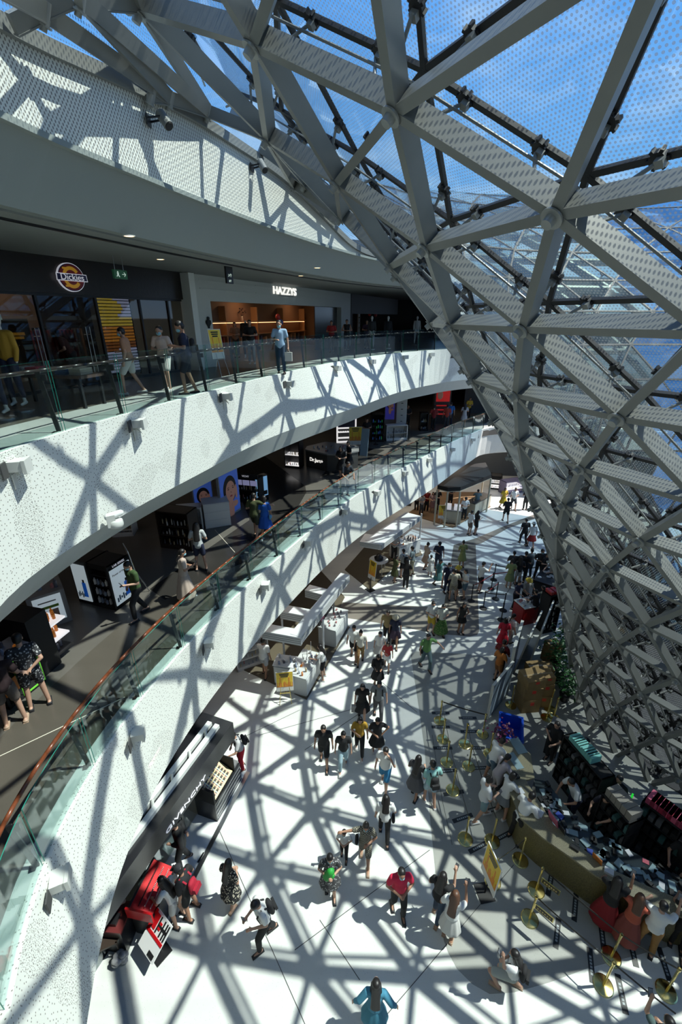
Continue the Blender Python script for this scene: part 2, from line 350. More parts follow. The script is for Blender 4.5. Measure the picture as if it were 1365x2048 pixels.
# ---- level two slab, its ceiling below and its perforated front
OUT = lambda a: 34.0
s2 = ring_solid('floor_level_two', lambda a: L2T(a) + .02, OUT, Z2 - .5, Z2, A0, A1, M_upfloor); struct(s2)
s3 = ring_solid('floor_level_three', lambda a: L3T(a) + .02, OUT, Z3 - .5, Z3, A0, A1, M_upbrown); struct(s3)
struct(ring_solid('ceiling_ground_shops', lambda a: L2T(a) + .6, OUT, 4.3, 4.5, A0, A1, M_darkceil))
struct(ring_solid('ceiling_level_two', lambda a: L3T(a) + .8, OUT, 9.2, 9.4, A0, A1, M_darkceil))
struct(ring_solid('ceiling_level_three', lambda a: L3T(a) + .3, OUT, ZC, ZC + .2, A0, A1, M_ceiling))
def fascia(name, T, B, zt, zb, m, U_=None, zu=None):
    A = angs(A0, A1, 1.5)
    rows = [[pol(T(a), a, zt) for a in A], [pol(B(a), a, zb) for a in A], [pol(B(a) + .1, a, zb) for a in A], [pol(T(a) + .14, a, zt) for a in A], [pol(T(a), a, zt) for a in A]]
    return struct(loft(rows).build(name, m))
fascia('trim_level_two_front', L2T, L2B, Z2 + .03, 3.4, M_perf)
fascia('trim_level_three_front', L3T, L3B, Z3 + .03, 8.7, M_perf)
A = angs(A0, A1, 1.5)
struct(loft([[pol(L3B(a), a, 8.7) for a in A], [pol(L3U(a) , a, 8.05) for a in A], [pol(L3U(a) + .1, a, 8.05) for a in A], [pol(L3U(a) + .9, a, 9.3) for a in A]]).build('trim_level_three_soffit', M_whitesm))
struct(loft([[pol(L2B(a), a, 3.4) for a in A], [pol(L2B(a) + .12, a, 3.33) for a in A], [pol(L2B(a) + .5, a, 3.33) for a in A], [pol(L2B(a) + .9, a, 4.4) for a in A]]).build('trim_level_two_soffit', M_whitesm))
# pale kerb strips behind the fronts
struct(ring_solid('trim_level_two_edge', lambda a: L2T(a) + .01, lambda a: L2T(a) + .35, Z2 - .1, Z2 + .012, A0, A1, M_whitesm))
struct(ring_solid('trim_level_three_edge', lambda a: L3T(a) + .01, lambda a: L3T(a) + (1.5 if a < 206 else .5), Z3 - .1, Z3 + .01, A0, A1, M_uplight))
# level two patches of stone
def zone2(name, a0, a1, d0, d1, m, lift=.006):
    A = angs(a0, a1, 2)
    n = len(A)
    poly = [pol(L2T(a) + d0(i/(n-1)), a, 0) for i, a in enumerate(A)] + [pol(L2T(a) + d1(i/(n-1)), a, 0) for i, a in reversed(list(enumerate(A)))]
    return struct(loft([[pol(L2T(a) + d0(i/(n-1)), a, Z2 + lift) for i, a in enumerate(A)], [pol(L2T(a) + d1(i/(n-1)), a, Z2 + lift) for i, a in enumerate(A)]]).build(name, m))
zone2('floor_level_two_brown_walk', 178, 212, lambda t: .36, lambda t: 2.3, M_upbrown)
zone2('floor_level_two_pale_walk', 90, 178, lambda t: .36, lambda t: 1.5 - 1.1*t, M_uplight)
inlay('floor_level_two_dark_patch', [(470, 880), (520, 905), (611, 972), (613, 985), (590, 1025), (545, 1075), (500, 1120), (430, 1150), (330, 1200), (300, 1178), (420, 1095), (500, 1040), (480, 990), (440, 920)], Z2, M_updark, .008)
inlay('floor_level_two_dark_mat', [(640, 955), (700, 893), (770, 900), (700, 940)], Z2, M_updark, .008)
strip('floor_brass_line', (0, 1513), (250, 1395), Z2, .015, M_brassjoint, .012)
strip('floor_brass_line', (430, 1060), (470, 1105), Z2, .015, M_brassjoint, .012)
# ---- back walls of the shops, deep and dark
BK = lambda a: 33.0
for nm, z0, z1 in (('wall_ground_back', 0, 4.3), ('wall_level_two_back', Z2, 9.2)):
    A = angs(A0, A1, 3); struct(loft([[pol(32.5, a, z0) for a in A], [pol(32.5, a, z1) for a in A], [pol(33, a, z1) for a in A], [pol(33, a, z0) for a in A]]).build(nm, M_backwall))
# ---- level three: bulkhead and slotted wall above
ZB0, ZB1 = ZC + .05, 14.68
A = angs(A0, A1, 1.5)
struct(loft([[pol(L3T(a) - .46, a, ZB1) for a in A], [pol(L3T(a) + .08, a, ZB0 - .02) for a in A], [pol(L3T(a) + .5, a, ZB0 - .02) for a in A], [pol(L3T(a) + .5, a, ZB1) for a in A]]).build('wall_bulkhead', M_bulk))
struct(ring_solid('trim_bulkhead_lip', lambda a: L3T(a) - .56, lambda a: L3T(a) + .4, ZB1 - .03, ZB1 + .05, A0, A1, M_bulk, 1.5))
struct(ring_solid('trim_ceiling_slot', lambda a: L3T(a) + .72, lambda a: L3T(a) + .80, ZC - .03, ZC + .04, A0, A1, M_dark, 1.5))

# ------------------------------------------------------------------ the glass funnel roof
RK = {-10: (4.15, -.15), -9: (4.47, 1.03), -8: (4.83, 2.25), -7: (5.22, 3.49), -6: (5.67, 4.73), -5: (6.21, 5.97), -4: (6.84, 7.21), -3: (7.53, 8.47), -2: (8.31, 9.73), -1: (9.2, 10.98), 0: (10.2, 12.22),
      1: (11.31, 13.43), 2: (12.57, 14.6), 3: (13.95, 15.7), 4: (15.65, 16.75), 5: (18.0, 17.7), 6: (20.5, 18.4), 7: (23.2, 18.9)}
KS = sorted(RK)
PH0, DPH = 207.385, 14.4
rprof = [(RK[k][0], RK[k][1]) for k in KS]
def zprof(r):
    for i in range(len(rprof) - 1):
        if rprof[i][0] <= r <= rprof[i+1][0]:
            t = (r - rprof[i][0])/(rprof[i+1][0] - rprof[i][0]); return rprof[i][1] + t*(rprof[i+1][1] - rprof[i][1])
    return rprof[-1][1]
def rwall(a):
    a = a % 360
    if 96 <= a <= 262: 
        r = L3T(a)
        return max(r, 17.9) if a > 206 else r - .5*min(1, (a - 96)/14)*(1 if a < 200 else (206 - a)/6)
    return 20.2
def nout(k):
    k0, k1 = max(k - 1, KS[0]), min(k + 1, KS[-1]); dr, dz = RK[k1][0] - RK[k0][0], RK[k1][1] - RK[k0][1]; L = hypot(dr, dz); return -dz/L, dr/L
def node(k, s, off=0.0):
    r, z = RK[k]; nr, nz_ = nout(k); return pol(r + nr*off, PH0 + DPH*s, z + nz_*off)
def nvec(k, s):
    nr, nz_ = nout(k); a = radians(PH0 + DPH*s); return Vector((nr*cos(a), nr*sin(a), nz_))
def rr(p): return hypot(p.x - AX.x, p.y - AX.y)
def over(p): return rr(p) - rwall(math.degrees(atan2(p.y - AX.y, p.x - AX.x)))
def clip_seg(a, b):
    fa, fb = over(a), over(b)
    if fa > 0 and fb > 0: return None
    if fa <= 0 and fb <= 0: return a, b
    lo, hi = 0.0, 1.0
    for _ in range(20):
        m = (lo + hi)/2
        if (over(a.lerp(b, m)) > 0) == (fa > 0): lo = m
        else: hi = m
    c = a.lerp(b, hi)
    return (c, b) if fa > 0 else (a, c)
roof = thing('glass_funnel_roof', 'huge funnel of white steel triangles and dotted glass rising from the floor over the atrium', 'glass roof', (AX.x, AX.y, 0))
def near(s): # nodes within the camera's reach
    a = (PH0 + DPH*s) % 360; return 96 < a < 262
def weight(p):
    q = screen(p)
    if not q or not (-150 < q[0] < 1515 and -150 < q[1] < 2200): return 0
    return 1/(q[2]**2)
edges = []; tris = []; nodes = []
for k in KS:
    for j in range(25):
        s = j + (0 if k % 2 else .5)
        nodes.append((k, s))
        edges.append(((k, s), (k, s + 1)))
        if k > KS[0]:
            edges.append(((k, s), (k - 1, s + .5))); edges.append(((k, s), (k - 1, s - .5)))
            tris.append(((k, s), (k, s + 1), (k - 1, s + .5))); tris.append(((k, s), (k - 1, s - .5), (k - 1, s + .5)))
BW, BD, GO = .11, .28, .60
bars = []
for (a, b) in edges:
    pa, pb = node(*a), node(*b); c = clip_seg(pa, pb)
    if not c: continue
    L = (c[1] - c[0]).length
    if L < .25: continue
    bars.append((weight((c[0] + c[1])/2), c[0], c[1], (nvec(*a) + nvec(*b)).normalized()))
bars.sort(key=lambda q: -q[0])
rest = MB()
for i, (w, a, b, n) in enumerate(bars):
    mb = MB() if i < 80 else rest
    t_ = (b - a).normalized(); f_ = max(0, min(1, ((a.z + b.z)/2 - 3)/8)); bw, bd = .075 + f_*(BW - .075), .15 + f_*(BD - .15)
    mb.bar(a + t_*.07, b - t_*.07, n, bw, bd)
    x = t_.cross(n).normalized()
    mb.bar(a + t_*.07 - n*.012, b - t_*.07 - n*.012, n, bw + .02, .02)
    if i < 80: mb.build('steel_beam', M_steel, roof, local=False)
o = rest.build('steel_beams_beyond', M_steel, roof, local=False); o['kind'] = 'stuff'
# node hubs
hubs = sorted([(weight(node(*n)), n) for n in nodes if over(node(*n)) < .3], key=lambda q: -q[0]); rest = MB(); nh = 0
M_hub = mat('grey_steel_hub', (.30, .31, .30), .4, .3)
for w, n in hubs:
    p = node(*n); nv = nvec(*n); mb = MB() if nh < 60 and w > 0 else rest
    f_ = .62 + .38*max(0, min(1, (p.z - 3)/8)); mb.tube(p - nv*.03, p + nv*BD*f_, .11*f_, .11*f_, 20); mb.tube(p - nv*.05, p - nv*.028, .13*f_, .13*f_, 24); mb.tube(p - nv*.14, p - nv*.05, .065*f_, .07*f_, 18)
    if mb is not rest: mb.build('node_cap', M_hub, roof, local=False); nh += 1
o = rest.build('node_caps_beyond', M_hub, roof, local=False); o['kind'] = 'stuff'
# glass panes with their gaskets
def clip_poly(P):
    out = []
    for i in range(len(P)):
        a, b = P[i], P[(i+1) % len(P)]; fa, fb = over(a) <= .25, over(b) <= .25
        if fa: out.append(a)
        if fa != fb:
            lo, hi = 0.0, 1.0
            for _ in range(14):
                m = (lo + hi)/2
                if (over(a.lerp(b, m)) <= .25) == fa: lo = m
                else: hi = m
            out.append(a.lerp(b, lo))
    return out
def pane(mb, P, n, low, far=False):
    c = sum(P, Vector())/len(P); P = [c + (p - c)*(1 - .03/max(.1, (p - c).length)) for p in P]
    x = (P[1] - P[0]).normalized(); y = n.cross(x)
    if (P[1] - P[0]).cross(P[2] - P[0]).dot(n) < 0: P = P[::-1]
    o = len(mb.v); m = len(P)
    mb.v += P + [p + n*.02 for p in P]
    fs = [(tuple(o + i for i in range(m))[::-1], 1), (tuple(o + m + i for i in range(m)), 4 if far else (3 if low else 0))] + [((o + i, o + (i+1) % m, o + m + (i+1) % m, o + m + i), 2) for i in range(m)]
    for f, mi in fs:
        mb.f.append(f); mb.m.append(mi)
        for vi in f:
            p = mb.v[vi] - P[0]; mb.uv.append((p.dot(x), p.dot(y)))
M_clearface = glass_mat('roof_glass_inner_face', (.97, .99, 1), .05)[0]
gm = [M_frit, M_clearface, M_greenedge, M_fritlow, M_coat]
pl = []
for tr in tris:
    P = clip_poly([node(*q, GO) for q in tr])
    if len(P) < 3: continue
    n = sum((nvec(*q) for q in tr), Vector()).normalized(); c = sum(P, Vector())/len(P)
    fn = (P[1] - P[0]).cross(P[2] - P[0])
    if fn.length < .02: continue
    fn = fn.normalized(); fn = fn if fn.dot(n) > 0 else -fn
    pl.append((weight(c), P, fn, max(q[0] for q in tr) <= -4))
pl.sort(key=lambda q: -q[0]); rest = MB(); rest.uv = []
for i, (w, P, n, low) in enumerate(pl):
    mb = rest if i >= 80 else MB()
    if mb.uv is None: mb.uv = []
    c_ = sum(P, Vector())/len(P); an = math.degrees(atan2(c_.y - AX.y, c_.x - AX.x)) % 360; pane(mb, P, n, low, not (88 < an < 285))
    if i < 80:
        for q in (mb,): q.build('glass_pane', gm, roof, local=False)
o = rest.build('glass_panes_beyond', gm, roof, local=False); o['kind'] = 'stuff'
gk = MB(); cl = MB(); st = MB(); cable = MB(); cnt = 0
for (a, b) in edges:
    pa, pb = node(*a, GO - .03), node(*b, GO - .03); c = clip_seg(pa, pb)
    if not c: continue
    n = (nvec(*a) + nvec(*b)).normalized(); gk.bar(c[0], c[1], n, .075, .06)
    if near(a[1]) and a[0] > -10 and (c[1] - c[0]).length > 1.0:
        ia, ib = node(*a, BD), node(*b, BD)
        for tt in (.27, .73):
            q = c[0].lerp(c[1], tt); 
            if weight(q) == 0: continue
            x = (c[1] - c[0]).normalized(); side = x.cross(n)
            # toothed clamp plate, grey block, strut to the beam
            for e_ in range(6):
                an = e_*pi/3; d = x*cos(an)*.075 + side*sin(an)*.075
                cl.bar(q + d - n*.03, q + d - n*.03 + n*.07, x*cos(an) + side*sin(an), .035, .035, 0)
            cl.tube(q - n*.035, q + n*.03, .085, .085, 12)
            st.bar(q - n*.10, q - n*.035, x, .085, .085)
            foot = ia.lerp(ib, tt + (-.06 if tt < .5 else .06))
            st.tube(q - n*.08, foot, .022, .022, 8)
    if near(a[1]) and a[0] != b[0] and b[1] > a[1] and weight(pa) + weight(pb) > 0:
        q = clip_seg(node(*a, BD + .10), node(*b, BD + .10))
        if q: cable.tube(q[0] + Vector((0, 0, .03)), q[1] + Vector((0, 0, .03)), .018, .018, 6)
for mb, nm, m in ((gk, 'pane_gaskets', M_gasket), (cl, 'toothed_clamps', M_gasket), (st, 'clamp_struts', M_steel), (cable, 'sprinkler_pipes', M_steel)):
    o = mb.build(nm, m, roof, local=False); o['kind'] = 'stuff'
# irregular bays where the lattice meets the slotted wall
def by_wall(u, v, gap):
    a = (u - 682.5)/FPX; b = (1024 - v)/FPX; r = Vector((a, cos(TILT) + b*sin(TILT), -sin(TILT) + b*cos(TILT))); o = Vector((0, 0, CH)); d = 1.0
    while d < 60:
        if over(o + r*d) > -gap and (o + r*d).z > 14: return o + r*d
        d += .01
    return o + r*12
XN = {'A': by_wall(158, 14, .7), 'B': node(4, -1.5), 'C': by_wall(88, 43, .35), 'D': by_wall(338, 209, .15), 'E': by_wall(415, 234, .15), 'F': by_wall(300, 203, .12), 'N': node(3, -2), 'G': by_wall(587, 377, .15), 'H': by_wall(672, 451, .15), 'I': by_wall(28, 74, .12), 'J': by_wall(150, -70, 1.6), 'K': by_wall(-30, -20, .8), 'M': node(2, -2.5)}
for p in ('AC', 'AB', 'CD', 'CI', 'AD', 'AE', 'BE', 'FD', 'DE', 'EN', 'NG', 'GH', 'AJ', 'CK', 'GM'):
    a, b = XN[p[0]], XN[p[1]]; n = Vector((.42, -.1, .9)).normalized(); t_ = (b - a).normalized(); mb = MB(); mb.bar(a + t_*.05, b - t_*.05, n, .08, .20); mb.bar(a + t_*.05 - n*.012, b - t_*.05 - n*.012, n, .10, .02); mb.build('steel_beam', M_steel, roof, local=False)
for p in 'ACDEFG':
    q = XN[p]; n = Vector((.42, -.1, .9)).normalized(); mb = MB(); mb.tube(q - n*.03, q + n*.20, .07, .07, 18); mb.tube(q - n*.05, q - n*.028, .09, .09, 20); mb.tube(q - n*.10, q - n*.05, .045, .045, 14); mb.build('node_cap', M_hub, roof, local=False)
# slotted wall up to the roof, with the edge beam, and the flat roof behind it
A = angs(96, 262, 1.5)
wt = spline([(96, 14.75), (136, 14.8), (143, 14.96), (152.8, 15.55), (163, 16.0), (174, 16.08), (180, 16.04), (187, 15.83), (192.5, 15.64), (199, 15.5), (206, 16.4), (212, 17.2), (262, 17.2)])
struct(loft([[pol(rwall(a) + .02, a, ZB1) for a in A], [pol(rwall(a) + .02, a, wt(a)) for a in A], [pol(rwall(a) + .2, a, wt(a)) for a in A], [pol(rwall(a) + .2, a, ZB1) for a in A]]).build('wall_slotted', M_slot))
eb = loft([[pol(rwall(a) - .08, a, wt(a) - .03) for a in A], [pol(rwall(a) - .08, a, wt(a) + .16) for a in A], [pol(rwall(a) + .3, a, wt(a) + .16) for a in A], [pol(rwall(a) + .3, a, wt(a) - .03) for a in A], [pol(rwall(a) - .08, a, wt(a) - .03) for a in A]])
struct(eb.build('trim_roof_edge_beam', M_steel))
A = angs(96, 262, 2)
struct(loft([[pol(rwall(a) + .2, a, wt(a) + .22) for a in A], [pol(36, a, 16.4) for a in A]]).build('ceiling_flat_roof', M_ceiling))
struct(loft([[pol(rwall(a) + .12, a, wt(a) + .25) for a in A], [pol(rwall(a) + .14, a, zprof(rwall(a)) + .6) for a in A]]).build('window_roof_side', M_frit))
A = angs(262, 456, 3)
struct(loft([[pol(25, a, 0) for a in A], [pol(25, a, 12.2) for a in A], [pol(60, a, 12.2) for a in A], [pol(60, a, 0) for a in A]]).build('wall_far_side', mat('far_building_grey', (.07, .08, .09), .8)))
struct(MB().prism([(AX.x + 3.9*cos(i*.2513), AX.y + 3.9*sin(i*.2513)) for i in range(25)], .005, .03).build('floor_court_dark_disc', mat('court_dark_disc', (.05, .05, .055), .8)))  # dark disc added so the sunlit floor does not shine through the glass
A = angs(96, 262, 4)
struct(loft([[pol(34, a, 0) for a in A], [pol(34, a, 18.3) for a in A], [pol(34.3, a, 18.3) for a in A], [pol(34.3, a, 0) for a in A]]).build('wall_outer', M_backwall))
# ------------------------------------------------------------------ railings
def arc_step(T, a0, a1, step):
    a = a0; res = [a0]; sg = 1 if a1 > a0 else -1; acc = 0; prev = pol(T(a), a, 0)
    while (a - a1)*sg < 0:
        a += sg*.1; p = pol(T(a), a, 0); acc += (p - prev).length; prev = p
        if acc >= step: res.append(a); acc = 0
    return res
def railing(name, label, T, z, a0, a1, rail_mat, posts_in=.10):
    t = thing(name, label, 'railing', pol(T((a0 + a1)/2), (a0 + a1)/2, z))
    AA = arc_step(T, a0, a1, 1.52)
    rin = lambda a, d, h: pol(T(a) + d, a, z + h)
    for i, a in enumerate(AA):
        up = pol(1, a, 0) - AX; mb = MB()
        mb.bar(rin(a, posts_in, 0), rin(a, posts_in + .10, 1.0), up, .03, .07); mb.bar(rin(a, posts_in - .05, .012), rin(a, posts_in + .14, .012), Vector((0, 0, 1)), .10, .012)
        mb.bar(rin(a, posts_in + .02, .86), rin(a, posts_in + .02, .96), up, .05, .09); mb.tube(rin(a, posts_in + .06, .93), rin(a, posts_in + .19, .99), .012, .012, 6)
        mb.build('post', M_dark, t, local=False)
    for i in range(len(AA) - 1):
        A = angs(AA[i] + (.09 if a1 > a0 else -.09), AA[i+1] - (.09 if a1 > a0 else -.09), .6)
        if len(A) < 3: A = angs(A[0], A[-1], (A[-1] - A[0])/2)
        rows = [[rin(a, .05, -.18 if z > 9 else .02) for a in A], [rin(a, .05, 1.16) for a in A], [rin(a, .062, 1.16) for a in A], [rin(a, .062, -.18 if z > 9 else .02) for a in A]]
        mb = loft(rows); mb.uv = None; n = len(A); mb.m = [0]*(n - 1) + [1]*(n - 1) + [0]*(n - 1)
        mb.add([rows[0][0], rows[1][0], rows[2][0], rows[3][0]], [(0, 1, 2, 3)], 1); mb.add([rows[0][-1], rows[1][-1], rows[2][-1], rows[3][-1]], [(0, 1, 2, 3)], 1)
        mb.build('glass_panel', [M_rail, M_greenedge], t, local=False)
    A = angs(AA[0], AA[-1], 1); mb = MB()
    for i in range(len(A) - 1): mb.tube(rin(A[i], .30, 1.0), rin(A[i+1], .30, 1.0), .032, .032, 10)
    mb.build('handrail', rail_mat, t, smooth=True, local=False)
    return t
M_darkrail = mat('dark_bronze_rail', (.03, .022, .02), .3)
railing('balcony_railing', 'glass railing with slim dark posts and dark handrail in front of the top storey shops', L3T, Z3, 196.5, 100, M_darkrail)
railing('balcony_railing', 'glass railing with reddish wood handrail along the middle storey walkway', L2T, Z2, 208.5, 97, M_wood)

# ------------------------------------------------------------------ floodlights in the fronts, cameras, wall spots, ceiling lights
M_fix = mat('pale_fitting_grey', (.55, .56, .53), .5); M_hole = mat('dark_recess', (.05, .05, .05), .8)
def fit_floodlight(u, v, T, B, zt, zb, label, grp, sc):
    # angle where the front lies under (u, v)
    best = None
    a_ = 98.0
    while a_ < 208:
        for f in (.12, .2):
            zz = zt + (zb - zt)*f; p = pol(T(a_) + (B(a_) - T(a_))*f, a_, zz); q = screen(p)
            if q:
                d = hypot(q[0] - u, q[1] - v)
                if best is None or d < best[0]: best = (d, a_, p, f)
        a_ += .25
    d, a, p, f = best
    t = thing('fascia_floodlight', label, 'floodlight', p, radians(a) + pi/2, grp)
    # local frame: x along the front, y towards the room (negative radius)
    mb = MB(); mb.box(-.10*sc, .10*sc, .0, .17*sc, -.02*sc, .10*sc); mb.box(-.11*sc, .11*sc, .15*sc, .19*sc, -.05*sc, .11*sc); mb.build('housing', M_fix, t)
    MB().box(.11*sc, .26*sc, -.01, .012, -.06*sc, .12*sc).build('recess', M_hole, t)
    mb = MB(); mb.tube((0, .02, -.03*sc), (0, .10*sc, -.12*sc), .012, .012, 8); mb.box(-.06*sc, .06*sc, 0, .02, -.24*sc, -.06*sc); mb.build('bracket', M_fix, t)
for i, (u, v) in enumerate([(18, 925), (268, 845), (447, 793), (575, 765), (671, 742), (742, 727), (808, 715), (862, 706)]):
    fit_floodlight(u, v, L3T, L3B, Z3, 8.7, ['box floodlight at the left end of the upper white front', 'box floodlight on the upper white front, second from the left', 'box floodlight on the upper white front below the dark-clothed man', 'box floodlight on the upper white front below the man in the blue shirt', 'box floodlight on the upper white front, fourth from its far end', 'box floodlight on the upper white front, third from its far end', 'box floodlight on the upper white front, second from its far end', 'box floodlight at the far end of the upper white front'][i], 'floodlights on the upper white front', 1.25)
pos = ['nearest', 'second nearest', 'third nearest', 'fourth nearest', 'fifth nearest', 'sixth nearest', 'seventh nearest', 'fifth farthest', 'fourth farthest', 'third farthest', 'second farthest', 'farthest']
for i, (u, v) in enumerate([(110, 1770), (262, 1470), (408, 1285), (522, 1170), (612, 1085), (688, 1025), (750, 985), (806, 945), (857, 920), (903, 898), (945, 880)]):
    fit_floodlight(u, v, L2T, L2B, Z2, 3.4, pos[i if i < 7 else i + 1] + ' box floodlight on the lower white front', 'floodlights on the lower white front', 1.25)
# pan camera under the upper front
p = at(232, 1048, 8.75); t = thing('dome_camera', 'white motorised camera hanging at the bottom of the upper white front', 'camera', p, .6)
MB().lathe([(.10, .10), (.13, .08), (.14, 0), (.13, -.05), (.07, -.09)], 20, (0, 0, 0)).build('base', M_fix, t, smooth=True)
MB().cap((-.10, 0, .17), (.12, .05, .19), .075, .06).build('housing', M_white, t, smooth=True)
MB().box(-.15, .0, -.09, -.05, -.02, .22).build('bracket', M_fix, t)
for (u, v, lab, sc) in ((298, 243, 'grey cylindrical spotlight on the slotted wall, nearer one', 1.0), (503, 333, 'grey cylindrical spotlight on the slotted wall, farther one under the roof edge', 1.0)):
    best = None; a_ = 150.0
    while a_ < 190:
        z_ = 14.8
        while z_ < 17:
            p = pol(rwall(a_), a_, z_); q = screen(p); d = hypot(q[0] - u, q[1] - v)
            if best is None or d < best[0]: best = (d, a_, p)
            z_ += .05
        a_ += .3
    t = thing('wall_spotlight', lab, 'spotlight', best[2], radians(best[1]) + pi/2, 'spotlights on the slotted wall')
    MB().tube((-.02, .22, .12), (.10, .38, -.10), .085, .085, 18).build('housing', M_steel, t, smooth=False)
    MB().tube((.10, .38, -.10), (.105, .387, -.11), .07, .07, 18).build('lens', M_dark, t)
    mb = MB(); mb.box(-.12, .12, 0, .02, -.08, .08); mb.bar((-.10, .02, 0), (-.06, .28, .03), (0, 0, 1), .02, .03); mb.bar((.10, .02, 0), (.09, .28, .03), (0, 0, 1), .02, .03); mb.build('bracket', M_dark, t)
def downlight(p, label, energy, r=.09, grp='round lights in the top storey ceiling'):
    t = thing('ceiling_downlight', label, 'ceiling light', p, 0, grp)
    MB().lathe([(r + .02, 0), (r + .02, -.012), (r, -.014), (r, 0)], 20).build('rim', M_white, t)
    MB().lathe([(r*.95, -.003), (r*.95, -.008)], 20).build('lamp', M_lamp, t)
    l = bpy.data.lights.new('downlight_light', 'SPOT'); l.energy = energy; l.color = (1, .8, .58); l.spot_size = 2.4; l.spot_blend = .8; l.shadow_soft_size = .08
    o = bpy.data.objects.new('downlight_light', l); COL.objects.link(o); o.parent = t; o.location = (0, 0, -.03)
for u, v, lab in [(258, 471, 'warm round ceiling light at the slot, nearest one'), (321, 518, 'warm round ceiling light between the exit sign and the hanging board'), (635, 535, 'warm round ceiling light above the second shop, at the bulkhead side'), (602, 551, 'warm round ceiling light above the second shop, at the shop side')]:
    downlight(at(u, v, ZC - .005), lab, 16)
def shop_fill(p, e, size=2.5, col=(1, .86, .7)):  # unseen fill light, added to lift the dark shop interiors
    l = bpy.data.lights.new('shop_fill_light', 'AREA'); l.energy = e; l.size = size; l.color = col
    o = bpy.data.objects.new('shop_fill_light', l); COL.objects.link(o); o.location = p

# ------------------------------------------------------------------ top storey shops
pA, pB = at(0, 499, ZC), at(366, 545, ZC)
dD = (pB - pA).normalized(); nD = Vector((dD.y, -dD.x, 0))
pL = pA - dD*5
def wp(u, v, push=0.0): return on_plane(u, v, pA + nD*push, nD)
def wall_box(mb, u0, v0, u1, v1, thick, push=0.0, mi=None):
    """upright slab on the shop line between two photo corners (top left, bottom right)"""
    a = wp(u0, v0); b = wp(u1, v1); x0 = (a - pA).dot(dD); x1 = (b - pA).dot(dD)
    za, zb = b.z, a.z; o = pA + nD*push
    M = Matrix(((dD.x, -nD.x, 0, o.x), (dD.y, -nD.y, 0, o.y), (0, 0, 1, 0), (0, 0, 0, 1)))
    mb.box(x0, x1, 0, thick, za, zb, mi, M); return x0, x1, za, zb
MD = Matrix(((dD.x, -nD.x, 0, pA.x), (dD.y, -nD.y, 0, pA.y), (0, 0, 1, 0), (0, 0, 0, 1)))   # local x along the shops, y into the shop
def lbox(mb, x0, x1, y0, y1, z0, z1, mi=None): return mb.box(x0, x1, y0, y1, Z3 + z0, Z3 + z1, mi, MD)
def xof(u, v): return (wp(u, v) - pA).dot(dD)
X_end = (wp(366, 560) - pA).dot(dD)
zs = wp(180, 590).z - Z3; zs = max(2.2, min(zs, 2.7)); HC = ZC - Z3
struct(lbox(MB(), -6, X_end, 0, .25, zs, HC).build('wall_black_shop_sign_band', mat('black_brown_boards', (.018, .014, .012), .35, bump=.4, vs=9)))
struct(lbox(MB(), -6, X_end, 4.5, 4.7, 0, HC).build('wall_first_shop_back', mat('brown_shop_wall', (.06, .03, .02), .7)))
struct(lbox(MB(), X_end - .12, X_end + .18, -.35, 4.6, 0, HC - .02).build('wall_between_shops', M_white))
struct(lbox(MB(), X_end + .18, X_end + .55, .05, .4, 0, HC).build('trim_dark_pier', M_dark))
